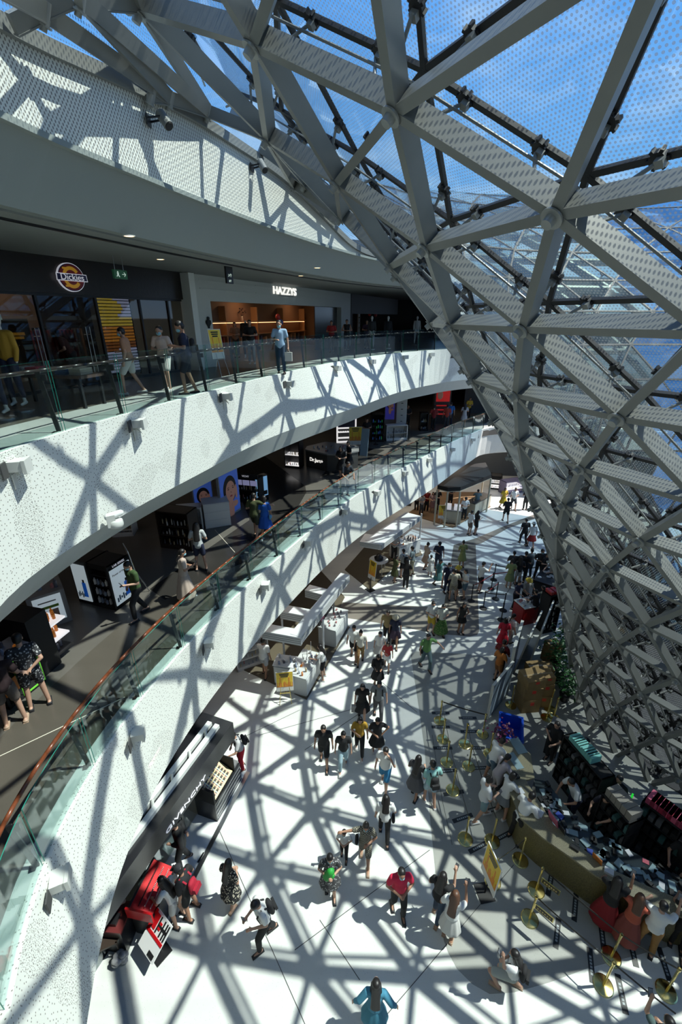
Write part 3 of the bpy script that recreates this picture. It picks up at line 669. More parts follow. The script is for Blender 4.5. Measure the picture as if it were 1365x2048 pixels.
# oval badge sign
t = thing('shop_sign', 'red, yellow and blue oval badge sign with white lettering on the black shop front', 'sign', wp(140, 555, .02))
Rm = Matrix(((dD.x, 0, nD.x, 0), (dD.y, 0, nD.y, 0), (0, 1, 0, 0), (0, 0, 0, 1)))
if True:
    red = mat('sign_red', (.28, .02, .03), .4); yel = mat('sign_yellow', (.85, .42, .03), .4, emit=(.85, .42, .03), es=.12); blu = mat('sign_navy', (.03, .03, .12), .4); wh = mat('sign_white', (.8, .8, .85), .4, emit=(.8, .8, .9), es=.35)
    def disc(mb, cx, cy, rx, ry, z0, z1, mi=0, n=40, a0=0, a1=2*pi):
        P = [(cx + rx*cos(a0 + (a1 - a0)*i/n), cy + ry*sin(a0 + (a1 - a0)*i/n)) for i in range(n if a1 - a0 > 6 else n + 1)]
        mb.prism(P, z0, z1, mi)
    def arcband(mb, cx, cy, r0, r1, a0, a1, z0, z1, mi=0, n=24):
        P = [(cx + r1*cos(a0 + (a1 - a0)*i/n), cy + r1*sin(a0 + (a1 - a0)*i/n)) for i in range(n + 1)] + [(cx + r0*cos(a0 + (a1 - a0)*i/n), cy + r0*sin(a0 + (a1 - a0)*i/n)) for i in range(n, -1, -1)]
        for i in range(n):
            mb.prism([P[i], P[i+1], P[2*n - i], P[2*n + 1 - i]], z0, z1, mi)
    w_ = (wp(171, 555) - wp(109, 555)).length/2*.98
    mb = MB(); disc(mb, 0, 0, w_*.86, w_*.74, 0, .05, 0); disc(mb, 0, 0, w_*.82, w_*.70, .05, .06, 1); disc(mb, 0, 0, w_*.78, w_*.66, .06, .065, 2)
    for q in mb.v: q.xyz = Rm.to_3x3() @ q
    mb.build('badge', [wh, blu, red], t)
    mb = MB(); arcband(mb, 0, 0, w_*.38, w_*.56, .6, pi*.92, .066, .075); arcband(mb, 0, 0, w_*.38, w_*.56, pi*1.08, 2*pi - .6, .066, .075); mb.box(-w_*.5, -w_*.28, -w_*.5, -w_*.4, .066, .075); mb.box(-w_*.5, -w_*.28, w_*.4, w_*.5, .066, .075)
    for q in mb.v: q.xyz = Rm.to_3x3() @ q
    mb.build('horseshoe', yel, t)['kind'] = 'stuff'
    mb = MB(); mb.prism([(-w_, -.19*w_), (w_, -.19*w_), (w_*.97, .19*w_), (-w_*.97, .19*w_)], .07, .085, 0); mb.prism([(-w_*.96, -.155*w_), (w_*.96, -.155*w_), (w_*.93, .155*w_), (-w_*.93, .155*w_)], .085, .09, 1)
    for q in mb.v: q.xyz = Rm.to_3x3() @ q
    mb.build('name_band', [wh, blu], t)
    text('lettering', 'Dickies', w_*.46, Rm @ Matrix.Translation((0, 0, .095)), wh, t, .004, bold=.0, sx=1.12)
# glazed front with frames and handles
t = thing('glazed_front', 'dark glazed front of the first shop with long steel door handles', 'shop front', pA + Vector((0, 0, Z3 - ZC)))
lbox(MB(), -6, X_end - .15, .10, .115, .02, zs - .02).build('glazing', M_shopglass, t, local=False)
mb = MB()
for u in (88, 205, 290, 345): x = xof(u, 650); lbox(mb, x - .03, x + .03, .06, .14, 0, zs)
lbox(mb, -6, X_end - .15, .05, .15, 0, .08); lbox(mb, -6, X_end - .15, .05, .15, zs - .06, zs); mb.build('frame', M_dark, t, local=False)
for u in (70, 78, 172, 180):
    x = xof(u, 660); mb = MB(); a = MD @ Vector((x, .0, Z3 + .35)); b = MD @ Vector((x, .0, Z3 + 1.55)); mb.tube(a, b, .012, .012, 8)
    mb.tube(a + Vector((0, 0, .2)), MD @ Vector((x, .1, Z3 + .55)), .01, .01, 6); mb.tube(b - Vector((0, 0, .2)), MD @ Vector((x, .1, Z3 + 1.35)), .01, .01, 6); mb.build('door_handle', M_chrome, t, local=False)
# striped poster screen in the window
def stripe_poster():
    x0, x1 = xof(209, 600), xof(272, 600)
    t = thing('window_screen', 'tall orange and yellow louvred picture screen in the first shop window', 'screen', MD @ Vector((x0, .3, Z3)))
    cols = [mat('screen_gold', (.8, .55, .08), .5, emit=(.8, .5, .06), es=.55), mat('screen_orange', (.75, .25, .04), .5, emit=(.75, .25, .03), es=.5), mat('screen_lilac', (.55, .5, .75), .5, emit=(.6, .55, .8), es=.5), mat('screen_rust', (.4, .12, .03), .5, emit=(.4, .12, .03), es=.4)]
    n = 24; mb = MB()
    for i in range(n):
        z0 = .22 + (2.35 - .22)*i/n; h = (2.35 - .22)/n*.72; f = i/n
        cut = x0 + (x1 - x0)*(.55 + .2*sin(i*.7)) if f > .72 else (x1 if f > .33 else x0 + (x1 - x0)*(.0 if f < .28 else .4))
        m1 = 0 if f > .62 else (1 if f > .4 else 3)
        if cut > x0 + .02: lbox(mb, x0, cut, .3, .32, z0, z0 + h, m1)
        if cut < x1 - .02: lbox(mb, cut, x1, .3, .32, z0, z0 + h, 2)
    mb.build('picture_slats', cols, t, local=False)
    mb = MB(); lbox(mb, x0 - .03, x0, .29, .34, .1, 2.4); lbox(mb, x1, x1 + .03, .29, .34, .1, 2.4); lbox(mb, x0, x1, .325, .345, .15, 2.4); mb.build('frame', M_black, t, local=False)
stripe_poster()
# exit sign and hanging boards
def hanging(name, label, cat, p, w, h, m, drop, letters=None, along=None):
    d = along or dD; t = thing(name, label, cat, p)
    F = frame((0, 0, 0), d); drop = max(.05, ZC - .01 - p[2] - h/2)
    mb = MB(); mb.box(-w/2, w/2, -h/2, h/2, -.03, .03)
    for q in mb.v: q.xyz = F.to_3x3() @ q
    mb.build('board', m, t)
    for s in (-.32, .32):
        q = F.to_3x3() @ Vector((w*s, 0, 0)); MB().tube(q + Vector((0, 0, h/2)), q + Vector((0, 0, h/2 + drop)), .008, .008, 6).build('suspension_rod', M_chrome, t)
    if letters:
        for i, (s, x, y, sz, mm) in enumerate(letters): text('lettering', s, sz, F @ Matrix.Translation((x, y, .035)), mm, t, .004)
    return t
gr = mat('exit_green', (.02, .10, .05), .4, emit=(.02, .1, .05), es=.15); pale = mat('sign_pale_mark', (.75, .85, .78), .4, emit=(.7, .85, .75), es=.4)
p = wp(240, 549, 1.2); p.z = 12.95
ex = hanging('exit_sign', 'small green emergency exit sign hanging on two rods before the black shop front', 'exit sign', at(240, 549, 13.0) if False else on_plane(240, 549, pA + nD*1.6, nD), .42, .2, gr, .55, [('→', .1, 0, .16, pale)])
F = frame((0, 0, 0), dD); mb = MB(); disc(mb, -.09, .055, .016, .016, .031, .036); mb.prism([(-.12, .035), (-.06, .04), (-.07, -.01), (-.04, -.06), (-.06, -.065), (-.09, -.02), (-.13, -.06), (-.145, -.05), (-.11, -.005)], .031, .036)
for q in mb.v: q.xyz = F.to_3x3() @ q
mb.build('running_figure', pale, ex)
hanging('direction_board', 'dark hanging direction board with small white pictograms between the two shops', 'direction board', on_plane(458, 549, pA + nD*2.6, nD), .34, .50, M_dark, .25, [('↗↑', 0, -.03, .13, pale), ('iil↑', 0, -.18, .09, pale)])
# second shop: pale surround, warm interior
x0, x1 = X_end + .55, (wp(702, 600) - pA).dot(dD)
HX0, HX1 = xof(425, 640), xof(683, 640); hz = 1.95
dz = wp(560, 603).z - Z3; hz = max(1.9, min(dz, 2.35))
mb = MB(); lbox(mb, x0, x1, 0, .3, hz, HC); lbox(mb, x0, HX0, 0, .3, 0, hz); lbox(mb, HX1, x1, 0, .3, 0, hz); struct(mb.build('wall_second_shop_surround', mat('pale_grey_surround', (.5, .52, .5), .5)))
mb = MB(); zt = hz + .1
for k in range(4):
    xx0 = x0 + .3 + k*(x1 - x0 - .6)/4; lbox(mb, xx0, xx0 + (x1 - x0 - .6)/4 - .2, -.02, 0, HC - .45, HC - .43); lbox(mb, xx0, xx0 + (x1 - x0 - .6)/4 - .2, -.02, 0, HC - .17, HC - .15)
struct(mb.build('trim_second_shop_moulding', mat('pale_grey_surround'))) 
mb = MB(); lbox(mb, x0, x1, 3.4, 3.6, 0, HC); lbox(mb, x0, x0 + .1, .3, 3.5, 0, HC); lbox(mb, x1 - .1, x1, .3, 3.5, 0, HC); struct(mb.build('wall_second_shop_inside', mat('warm_timber_wall', (.26, .15, .09), .6)))
SHOPW = mat('warm_timber_shelf', (.45, .24, .11), .5)
c2 = (wp(571, 583, .03)); t = thing('shop_sign', 'lit white capital letter sign above the second shop', 'sign', c2)
text('lettering', 'HAZZYS', .45, Rm.copy(), mat('sign_letters_lit', (.95, .95, .9), .4, emit=(1, .97, .9), es=.9), t, .02, bold=.008, sx=1.4)
MB().box(-.85, .85, -.1, -.085, -.22, -.20).build('rail', M_dark, t).rotation_euler = (0, 0, atan2(dD.y, dD.x))
t = thing('wall_shelving', 'long warm timber wall shelving lit from above inside the second shop', 'shelving', MD @ Vector((HX0, 3.2, Z3)))
mb = MB()
for z in (.9, 1.55): lbox(mb, HX0 - 1, HX1 + 1, 3.0, 3.4, z, z + .05)
lbox(mb, HX0 - 1, HX1 + 1, 2.95, 3.4, .0, .35); mb.build('shelf_board', SHOPW, t, local=False)
for k in range(6):
    x = HX0 - .8 + k*(HX1 - HX0 + 1.6)/5; lbox(MB(), x - .04, x + .04, 3.0, 3.4, 0, 2.3).build('upright', SHOPW, t, local=False)
mb = MB(); lbox(mb, HX0 - .8, HX1 + .8, 3.0, 3.05, 1.5, 1.53); mb.build('light_strip', mat('warm_strip', (1, .7, .4), .5, emit=(1, .55, .25), es=2.2), t, local=False)
pal = [(.5, .28, .15), (.1, .1, .12), (.55, .5, .45), (.35, .06, .05), (.08, .1, .2), (.6, .35, .2)]
for k in range(26):
    x = HX0 + .1 + k*(HX1 - HX0 - .2)/25; c = pal[(k*7) % 6]
    o = lbox(MB(), x - .035, x + .035, 3.0, 3.35, .38, .86 - .05*(k % 3)).build('hanging_garment', mat('garment_%d' % ((k*7) % 6), c, .85, bump=.5, vs=20)); tag(o, 'folded-shoulder garment hanging on the warm shelving rail in the second shop', 'garment', 'garments hanging in the second shop')
for k, u in enumerate((497, 588)):
    x = xof(u, 610); t = thing('flower_vase', ['dark flowers in a pale vase on the left of the warm top shelf', 'dark flowers in a pale vase on the right of the warm top shelf'][k], 'vase', MD @ Vector((x, 3.15, Z3 + 1.60)), 0, 'vases on the warm top shelf')
    MB().lathe([(.05, 0), (.07, .08), (.04, .2), (.05, .24)], 14).build('vase', mat('cream_ceramic', (.6, .5, .4), .4), t, smooth=True)
    mb = MB()
    for j in range(9):
        an = j*2.4; e_ = Vector((cos(an)*.22*((j % 3 + 1)/3), sin(an)*.08, .42 + .06*(j % 4))); mb.tube((0, 0, .2), e_, .006, .004, 5); mb.ell(e_, (.05, .02, .035), 8, 5)
    mb.build('flowers', mat('dark_plant', (.06, .03, .03), .7), t)
for k, (u, v, c) in enumerate(((556, 634, (.6, .05, .05)), (562, 645, (.05, .12, .5)), (560, 655, (.45, .05, .05)), (740, 628, (.5, .08, .1)), (752, 630, (.5, .1, .12)))):
    t = thing('party_balloon', ['red party balloon, top of the bunch behind the man in the blue shirt', 'blue party balloon in the bunch behind the man in the blue shirt', 'dark red party balloon, lowest of the bunch behind the man in the blue shirt', 'dark red balloon in the third shop, left one', 'dark red balloon in the third shop, right one'][k], 'balloon', on_plane(u, v, pA - nD*1.2, nD), 0, 'party balloons')
    MB().ell((0, 0, 0), (.13, .13, .16), 14, 10).build('balloon_skin', mat('balloon_%d' % k, c, .3), t, smooth=True); MB().tube((0, 0, -.16), (.02, 0, -.5), .004, .004, 5).build('string', M_white, t)
t = thing('crest_plaque', 'dark heraldic crest plaque on the pale surround left of the second shop', 'plaque', wp(417, 646, .02))
mb = MB(); disc(mb, 0, 0, .10, .14, 0, .03, 0, 20); disc(mb, 0, .17, .07, .05, 0, .03, 0, 12); disc(mb, -.10, .02, .05, .08, 0, .025, 0, 10); disc(mb, .10, .02, .05, .08, 0, .025, 0, 10); disc(mb, 0, -.15, .05, .04, 0, .025, 0, 10)
for q in mb.v: q.xyz = Rm.to_3x3() @ q
mb.build('crest', M_black, t)
t = thing('window_logo_panel', 'grey glass panel with a small lit white letter mark at the right of the second shop', 'panel', wp(672, 650, -.35))
F = Rm.copy(); xa = xof(640, 640); lbox(MB(), xa, HX1, .3, .36, 0, hz).build('panel', mat('grey_glass_panel', (.09, .085, .08), .2), t, local=False)
text('lettering', 'h', .42, Rm @ Matrix.Translation((0, 0, .03)), mat('sign_letters_lit'), t, .01, bold=.008)
# third shop, dim
mb = MB(); lbox(mb, x1, x1 + .2, -.05, .3, 0, HC); lbox(mb, x1 + .2, x1 + 12, .05, .3, 2.0, HC); struct(mb.build('wall_third_shop_band', mat('dim_grey_band', (.07, .07, .07), .6)))
struct(lbox(MB(), x1, x1 + 12, 3.5, 3.7, 0, HC).build('wall_third_shop_back', mat('brown_shop_wall')))
t = thing('shop_sign', 'half-hidden thin lit letters above the third shop beside the roof beams', 'sign', wp(797, 592, .03)); text('lettering', 'M', .5, Rm.copy(), mat('rose_letters', (.8, .4, .35), .5, emit=(.8, .35, .3), es=.8), t, .02)
t = thing('ornate_screen', 'pale ornate carved screen panel at the left of the third shop', 'screen', wp(718, 640, -.2))
mb = MB(); mb.box(-.22, .22, -.03, .03, -1.7, .75)
for k in range(7): disc2 = mb.lathe([(.05, -.05), (.12, 0), (.05, .05)], 12, (0, -.03, -1.5 + k*.33))
mb.build('carving', mat('pale_carving', (.26, .22, .17), .6), t).rotation_euler = (0, 0, atan2(dD.y, dD.x))
t = thing('garment_rail', 'lit garment rail with hanging clothes at the back of the third shop', 'garment rail', MD @ Vector((x1 + 1.5, 3.0, Z3)))
mb = MB(); lbox(mb, x1 + .8, x1 + 5, 2.9, 3.3, 1.55, 1.6, 0)
for k in range(28): x = x1 + 1 + k*.14; lbox(mb, x, x + .07, 2.95, 3.25, .6 + .1*(k % 3), 1.45, 1 + k % 2)
mb.build('clothes', [mat('warm_strip'), mat('garment_0'), mat('garment_2')], t, local=False)
for x, e in ((1.0, 12), (3.6, 10)): shop_fill(MD @ Vector((x, 2.2, ZC - .25)), e, 1.2, (1, .7, .45))
for x, e in ((HX0 + .6, 15), ((HX0 + HX1)/2, 17), (HX1 - .8, 13), (x1 + 2.5, 12)): shop_fill(MD @ Vector((x, 2.4, ZC - .3)), e, .8, (1, .62, .34))
# things inside the first shop
def rack(name, label, u, v, cols, n=9, h=1.5, push=-1.6, w=1.2):
    p = on_plane(u, v, pA + nD*push, nD); p.z = Z3; t = thing(name, label, 'clothes rack', p, atan2(dD.y, dD.x))
    mb = MB(); mb.tube((-w/2, 0, 0), (-w/2, 0, h), .02); mb.tube((w/2, 0, 0), (w/2, 0, h), .02); mb.tube((-w/2, 0, h), (w/2, 0, h), .02); mb.box(-w/2 - .02, -w/2 + .02, -.25, .25, 0, .03); mb.box(w/2 - .02, w/2 + .02, -.25, .25, 0, .03); mb.build('frame', M_dark, t)
    for k in range(n):
        x = -w/2 + .1 + k*(w - .2)/(n - 1); o = MB().box(x - .03, x + .03, -.22, .22, h - .95 + .1*(k % 2), h - .06).build('garment', mat('rackcloth_%s' % str(cols[k % len(cols)]), cols[k % len(cols)], .85), t)
rack('clothes_rack', 'rack of bright red shirts behind the first shop window', 100, 640, [(.4, .02, .02), (.3, .02, .02)])
rack('clothes_rack', 'rack of grey and orange jackets right of the mustard mannequin', 122, 640, [(.25, .2, .18), (.1, .1, .12), (.5, .3, .2)], push=-3.0)
t = thing('display_partition', 'tan partition with a dark poster inside the first shop', 'partition', MD @ Vector((xof(150, 640), 2.6, Z3)), atan2(dD.y, dD.x))
MB().box(-.7, .9, 0, .12, 0, 2.6).build('panel', mat('tan_board', (.34, .20, .13), .6, emit=(.3, .16, .1), es=.08), t)
MB().box(-.45, .5, -.03, 0, .5, 1.75).build('poster', M_black, t); mb = MB(); mb.box(-.25, .3, -.045, -.03, 1.3, 1.38); mb.box(-.2, .25, -.045, -.03, 1.2, 1.27); mb.build('poster_mark', yel, t)
# leaflet stand at second shop
def easel(name, label, p, rot, w=.62, h=.9, z0=.55, cols=None, tilt=.12, leg=M_chrome, base=None):
    t = thing(name, label, 'sign stand', p, rot)
    Mx = Matrix.Rotation(-tilt, 4, 'X')
    yel_ = mat('poster_yellow', (.80, .55, .04), .5); org = mat('poster_orange', (.75, .27, .03), .5); whp = mat('poster_white', (.75, .75, .72), .5)
    mb = MB(); mb.box(-w/2, w/2, 0, .02, z0, z0 + h, 0, Mx); mb.box(-w/2 + .02, w/2 - .02, -.004, 0, z0 + h*.45, z0 + h - .02, 1, Mx)
    mb.box(-w/2 + .02, w/2 - .02, -.004, 0, z0 + .22*h, z0 + h*.45, 2, Mx); 
    for k in range(7): x = -w*.38 + k*w*.76/6; mb.box(x - .02, x + .02, -.008, -.002, z0 + h*.30 + .05*sin(k*2), z0 + h*(.62 + .12*sin(k*1.7)), 2 if k % 2 else 1, Mx)
    mb.build('poster_board', [whp, yel_, org], t)
    mb = MB()
    for k, s in enumerate((.30, .27, .22)): mb.box(-w*s, w*s*.9, -.012, -.006, z0 + h*(.88 - k*.07), z0 + h*(.92 - k*.07), 0, Mx)
    mb.build('printed_lines', M_dark, t)
    mb = MB()
    if base == 'plate': mb.box(-.2, .2, -.16, .2, 0, .02); mb.tube((0, .03, .02), (0, .06, z0 + .1), .018, .018, 10)
    else:
        for s in (-1, 1): mb.tube((s*w*.35, -.16, 0), (s*w*.25, .04, z0 + h*.2), .011, .011, 8)
        mb.tube((0, .32, 0), (0, .06, z0 + h*.3), .011, .011, 8); mb.box(-w*.3, w*.3, -.05, -.02, z0 - .02, z0)
    mb.build('stand', leg, t); return t
p = at(445, 752, Z3); easel('poster_stand', 'yellow and white poster on a floor stand left of the second shop door', p, atan2(dD.y, dD.x) - .15, .55, .9, .55)

# ------------------------------------------------------------------ middle storey shops
MT = Z2
def kiosk_frame(pxa, pxb, z):
    """origin at a, x axis towards b on the floor"""
    a, b = at(*pxa, z), at(*pxb, z); return a, atan2(b.y - a.y, b.x - a.x), (b - a).length
screenb = mat('lit_poster_blue', (.2, .45, .75), .4, emit=(.25, .5, .8), es=.42); screenw = mat('lit_poster_white', (.6, .68, .72), .4, emit=(.55, .65, .7), es=.38); deepblue = mat('bottle_blue', (.01, .12, .5), .3, emit=(.01, .1, .5), es=.25)
amber = mat('amber_bottle', (.5, .16, .02), .25, emit=(.4, .12, .01), es=.25); prod = [mat('product_%d' % i, c, .4) for i, c in enumerate([(.6, .6, .6), (.12, .12, .14), (.45, .35, .2), (.25, .3, .4), (.5, .2, .2)])]
def products(t, x0, x1, y0, y1, z, n, h=(.08, .18), w=.045, ms=prod, name='product', seed=1):
    rnd = random.Random(seed); 
    for i in range(n):
        x = x0 + (x1 - x0)*(i + .5)/n; y = y0 + (y1 - y0)*rnd.random(); hh = h[0] + (h[1] - h[0])*rnd.random(); mb = MB(); r = w*.5
        mb.lathe([(r, 0), (r, hh*.75), (r*.45, hh*.8), (r*.45, hh)], 8, (x, y, z)); o = mb.build(name, ms[rnd.randrange(len(ms))]); M = Matrix.LocRotScale(t.location, t.rotation_euler, None); o.matrix_world = M
        tag(o, 'small ' + t['noun'], 'bottle', t['noun'] + 's')
def shelving_unit(name, label, cat, a, rot, w, d, h, body, rows, n, noun, ms=prod, light=False, head=None, headcol=None, seed=3, face=1, back=True):
    t = thing(name, label, cat, a, rot); t['noun'] = noun
    mb = MB(); mb.box(0, w, 0, d, 0, .12); mb.box(0, w, 0, d, h - .04, h); mb.box(0, .04, 0, d, 0, h); mb.box(w - .04, w, 0, d, 0, h); mb.box(0, w, d - .04, d, 0, h); mb.build('carcass', body, t)
    for r in range(rows):
        z = .12 + (h - .30)*r/rows; 
        MB().box(.04, w - .04, 0.01, d - .04, z, z + .02).build('shelf', M_ledwhite if light and r >= rows - 2 else body, t); products(t, .08, w - .08, .05, min(.2, d - .1), z + .02, n, (.08, min(.22, (h - .3)/rows*.75)), seed=seed + r, ms=ms, name='boxed_bottle')
    if head: 
        MB().box(0, w, -.02, .02, h - .02, h + .16).build('header', headcol or M_black, t); text('header_lettering', head, .11, Matrix.Translation((w/2, -.025, h + .07)) @ Matrix.Rotation(pi/2, 4, 'X'), mat('sign_white'), t, .003)
    del t['noun']; return t
# black island with blue lit posters
a, r, L = kiosk_frame((159, 1203), (233, 1222), MT)
t = thing('display_island', 'black display island with lit blue bottle posters on two sides', 'display', a, r); t['noun'] = 'grey bottle on the black island'
mb = MB(); mb.box(0, L, 0, .75, 0, .1); mb.box(0, L, .05, .7, 1.15, 1.3); mb.box(0, .06, 0, .75, 0, 1.3); mb.box(L - .06, L, 0, .75, 0, 1.3); mb.box(L*.42, L*.46, 0, .75, 0, 1.3); mb.build('carcass', M_black, t)
for z in (.35, .65, .95): MB().box(L*.46, L - .06, .05, .7, z, z + .02).build('shelf', M_dark, t)
for z in (.1, .37, .67): products(t, L*.5, L - .1, .06, .15, z, 6, (.12, .2), .07, name='grooming_bottle')
def bottle_poster(par, M, w, h, m, txt=None):
    mb = MB(); mb.box(0, w, 0, h, 0, .02, 0); mb.box(w*.55, w*.82, h*.12, h*.52, .02, .026, 1); mb.box(w*.62, w*.75, h*.52, h*.60, .02, .026, 2)
    for k in range(5): mb.box(w*(.08 + .1*k), w*(.15 + .1*k), h*(.08 + .03*(k % 3)), h*(.2 + .05*(k % 2)), .02, .024, 3)
    for q in mb.v: q.xyz = M @ q
    o = mb.build('lit_poster', [m, deepblue, M_black, mat('poster_splash', (.05, .12, .2), .4)], par)
    if txt: text('poster_lettering', txt, w*.115, M @ Matrix.Translation((w*.5, h*.84, .026)), M_black, par, .002)
RX = Matrix.Rotation(pi/2, 4, 'X')
bottle_poster(t, Matrix.Translation((.06, 0, .12)) @ RX, L*.36, 1.1, screenw)
M2 = Matrix.Translation((L, .05, .12)) @ Matrix.Rotation(pi/2, 4, 'Z') @ RX
bottle_poster(t, M2, .66, 1.05, screenw, 'Power of the blue')
text('header_lettering', 'LAB SERIES', .085, Matrix.Translation((L + .005, .38, 1.24)) @ Matrix.Rotation(pi/2, 4, 'Z') @ RX, mat('sign_white'), t, .003); del t['noun']
# pale counter with a white poster
a, r, L = kiosk_frame((82, 1262), (137, 1243), MT)
t = thing('display_counter', 'pale grey counter with a white picture poster on its end', 'counter', a, r)
MB().box(-.1, L + .1, 0, 2.2, 0, .95).build('carcass', mat('pale_counter', (.20, .20, .20), .5), t)
mb = MB(); mb.box(.0, L, -.02, 0, .15, .88, 0); mb.box(.08, L*.85, -.026, -.02, .55, .62, 1); mb.box(.12, L*.4, -.026, -.02, .25, .48, 2); mb.box(L*.5, L*.8, -.026, -.02, .22, .5, 3); mb.box(.1, L*.8, -.026, -.02, .72, .75, 2); mb.build('poster', [screenw, mat('leaf_green', (.12, .25, .03), .5), mat('poster_grey', (.15, .15, .15), .5), mat('poster_skin', (.3, .18, .13), .5)], t)
t['noun'] = 'grey bottle on the pale counter'; products(t, .0, L, .2, 1.2, .95, 9, (.12, .25), .09, name='pump_bottle'); del t['noun']
# black tall cabinet with lit stepped shelves and amber bottles
a, r, L = kiosk_frame((95, 1358), (152, 1308), MT)
t = thing('perfume_cabinet', 'tall black cabinet with lit steps of amber bottles beside a green-edged case', 'cabinet', a, r); t['noun'] = 'amber bottle on a lit step'
MB().box(L*.0, L*.62, .1, .95, 0, 1.45).build('carcass', M_black, t)
for k, (y, z) in enumerate(((.1, .55), (.1, .95), (.1, .2))): 
    MB().box(L*.62, L*1.12, y, y + .5, z, z + .04).build('lit_step', M_ledwhite if k < 2 else M_dark, t); products(t, L*.66, L*1.05, y + .12, y + .4, z + .04, 5, (.16, .24), .07, ms=[amber] if k < 2 else [prod[1]], name='amber_bottle', seed=k)
del t['noun']
a, r, L = kiosk_frame((20, 1420), (92, 1362), MT)
t = thing('perfume_cabinet', 'low black case with a green glowing edge and dark bottles', 'cabinet', a, r); t['noun'] = 'dark green bottle in the green-edged case'
mb = MB(); mb.box(0, L, 0, .7, 0, .08); mb.box(0, L, 0, .7, .95, 1.0); mb.box(0, .05, 0, .7, 0, 1); mb.box(L - .05, L, 0, .7, 0, 1); mb.box(0, L, .65, .7, 0, 1); mb.build('carcass', M_black, t)
mb = MB(); mb.box(L*.4, L, -.02, 0, .06, .09); mb.box(L*.4, L, -.02, 0, .93, .96); mb.box(L*.4, L*.42, -.02, 0, .06, .95); mb.box(L*.98, L, -.02, 0, .06, .95); mb.build('green_edge', mat('green_glow', (.15, .5, .05), .4, emit=(.12, .5, .03), es=.35), t)
MB().box(.05, L - .05, 0, .6, .48, .5).build('shelf', mat('frosted_shelf', (.3, .32, .3), .3), t); gms = [mat('green_bottle', (.1, .3, .03), .3), prod[1]]
products(t, L*.45, L*.92, .08, .3, .50, 7, (.14, .24), .08, ms=gms[:1], name='green_bottle'); products(t, L*.45, L*.92, .08, .3, .08, 8, (.1, .2), .07, ms=gms[1:], name='dark_bottle', seed=5)
MB().box(L*.02, L*.36, -.02, .0, .3, .62).build('orange_box_front', mat('orange_card', (.45, .14, .02), .5), t)
mb = MB(); mb.box(0, L, .05, .65, 1.0, 1.012); mb.build('white_top', mat('frosted_white_top', (.35, .35, .38), .3), t); products(t, .1, L - .1, .15, .5, 1.012, 8, (.07, .14), .08, ms=[amber, prod[1], prod[3]], name='tester_bottle', seed=9); del t['noun']
# dark rack and white cabinet, big face posters
a, r, L = kiosk_frame((322, 1095), (385, 1103), MT)
shelving_unit('display_rack', 'dark display rack with brown base and rows of packets', 'rack', a, r, L, .6, 1.35, mat('brown_black', (.03, .018, .012), .5), 3, 9, 'packet on the dark rack', [prod[0], prod[1], prod[2]], head='CERAVE' if False else None)
a, r, L = kiosk_frame((412, 1058), (463, 1050), MT)
t = thing('white_cabinet', 'white three drawer cabinet standing in front of the big face poster', 'cabinet', a, r)
MB().box(0, L, 0, .7, 0, .95).build('carcass', mat('cabinet_white', (.68, .68, .68), .5), t)
for z in (.02, .33, .64): MB().box(.01, L - .01, -.015, 0, z, z + .29).build('drawer', mat('cabinet_white'), t)
a, r, L = kiosk_frame((355, 1062), (408, 1058), MT)
t = thing('white_counter', 'low white open counter left of the white drawer cabinet', 'counter', a, r)
mb = MB(); mb.box(0, L, 0, .5, .8, .85); mb.box(0, .05, 0, .5, 0, .8); mb.box(L - .05, L, 0, .5, 0, .8); mb.box(L*.5 - .02, L*.5 + .02, 0, .5, 0, .8); mb.box(0, L, .45, .5, 0, .8); mb.build('carcass', mat('cabinet_white'), t)
def face_poster(label, pb0, pb1, h, z=MT, col=(.05, .12, .5), es=.25, up=.1):
    a, r, L = kiosk_frame(pb0, pb1, z); t = thing('face_poster', label, 'poster', a, r)
    skin = mat('poster_face_skin', (.42, .22, .17), .5, emit=(.42, .22, .17), es=.12); hair = mat('poster_hair', (.02, .012, .012), .5); bgm = mat('poster_bg_%s' % label[:12], col, .5, emit=col, es=es)
    mb = MB(); mb.box(-.04, L + .04, .02, .12, 0, h + .06, 0); mb.box(0, L, 0, .02, up, h, 1); w = L
    def E(cx, cz, rx, rz, y, mi, n=24): 
        P = [(cx + rx*cos(2*pi*i/n), cz + rz*sin(2*pi*i/n)) for i in range(n)]; o = len(mb.v); b2 = MB(); b2.prism(P, 0, .006, mi)
        for q in b2.v: q.xyz = Vector((q.x, y - q.z, q.y))
        mb.add(b2.v, b2.f, mi)
    c = up + (h - up)*.55; s = w*.5
    E(w*.5, c + s*.15, s*.72, s*.95, 0, 3); E(w*.52, c, s*.52, s*.72, -.008, 2); E(w*.5, c - s*1.2, s*.3, s*.8, -.004, 2); E(w*.82, c - s*.2, s*.12, s*.5, -.014, 2); E(w*.7, c - s*1.0, s*.35, s*.22, -.014, 2)
    E(w*.40, c + s*.18, s*.09, s*.035, -.016, 3, 12); E(w*.66, c + s*.18, s*.09, s*.035, -.016, 3, 12); E(w*.40, c + s*.3, s*.12, s*.02, -.016, 3, 12); E(w*.66, c + s*.3, s*.12, s*.02, -.016, 3, 12); E(w*.53, c - s*.34, s*.14, s*.06, -.016, 4, 12); E(w*.54, c - s*.08, s*.05, s*.05, -.014, 5, 10)
    mb.build('picture', [mat('poster_frame_grey', (.35, .36, .38), .5), bgm, skin, hair, mat('poster_lips', (.4, .05, .06), .5), mat('poster_nose', (.32, .16, .12), .5)], t)
face_poster('large blue poster of a face resting on hands, beside the white cabinet', (448, 1042), (482, 1020), 1.75)
face_poster('face poster mostly hidden under the upper white front above the dark rack', (395, 1040), (430, 1032), 1.5)
a, r, L = kiosk_frame((473, 1003), (520, 1008), MT)
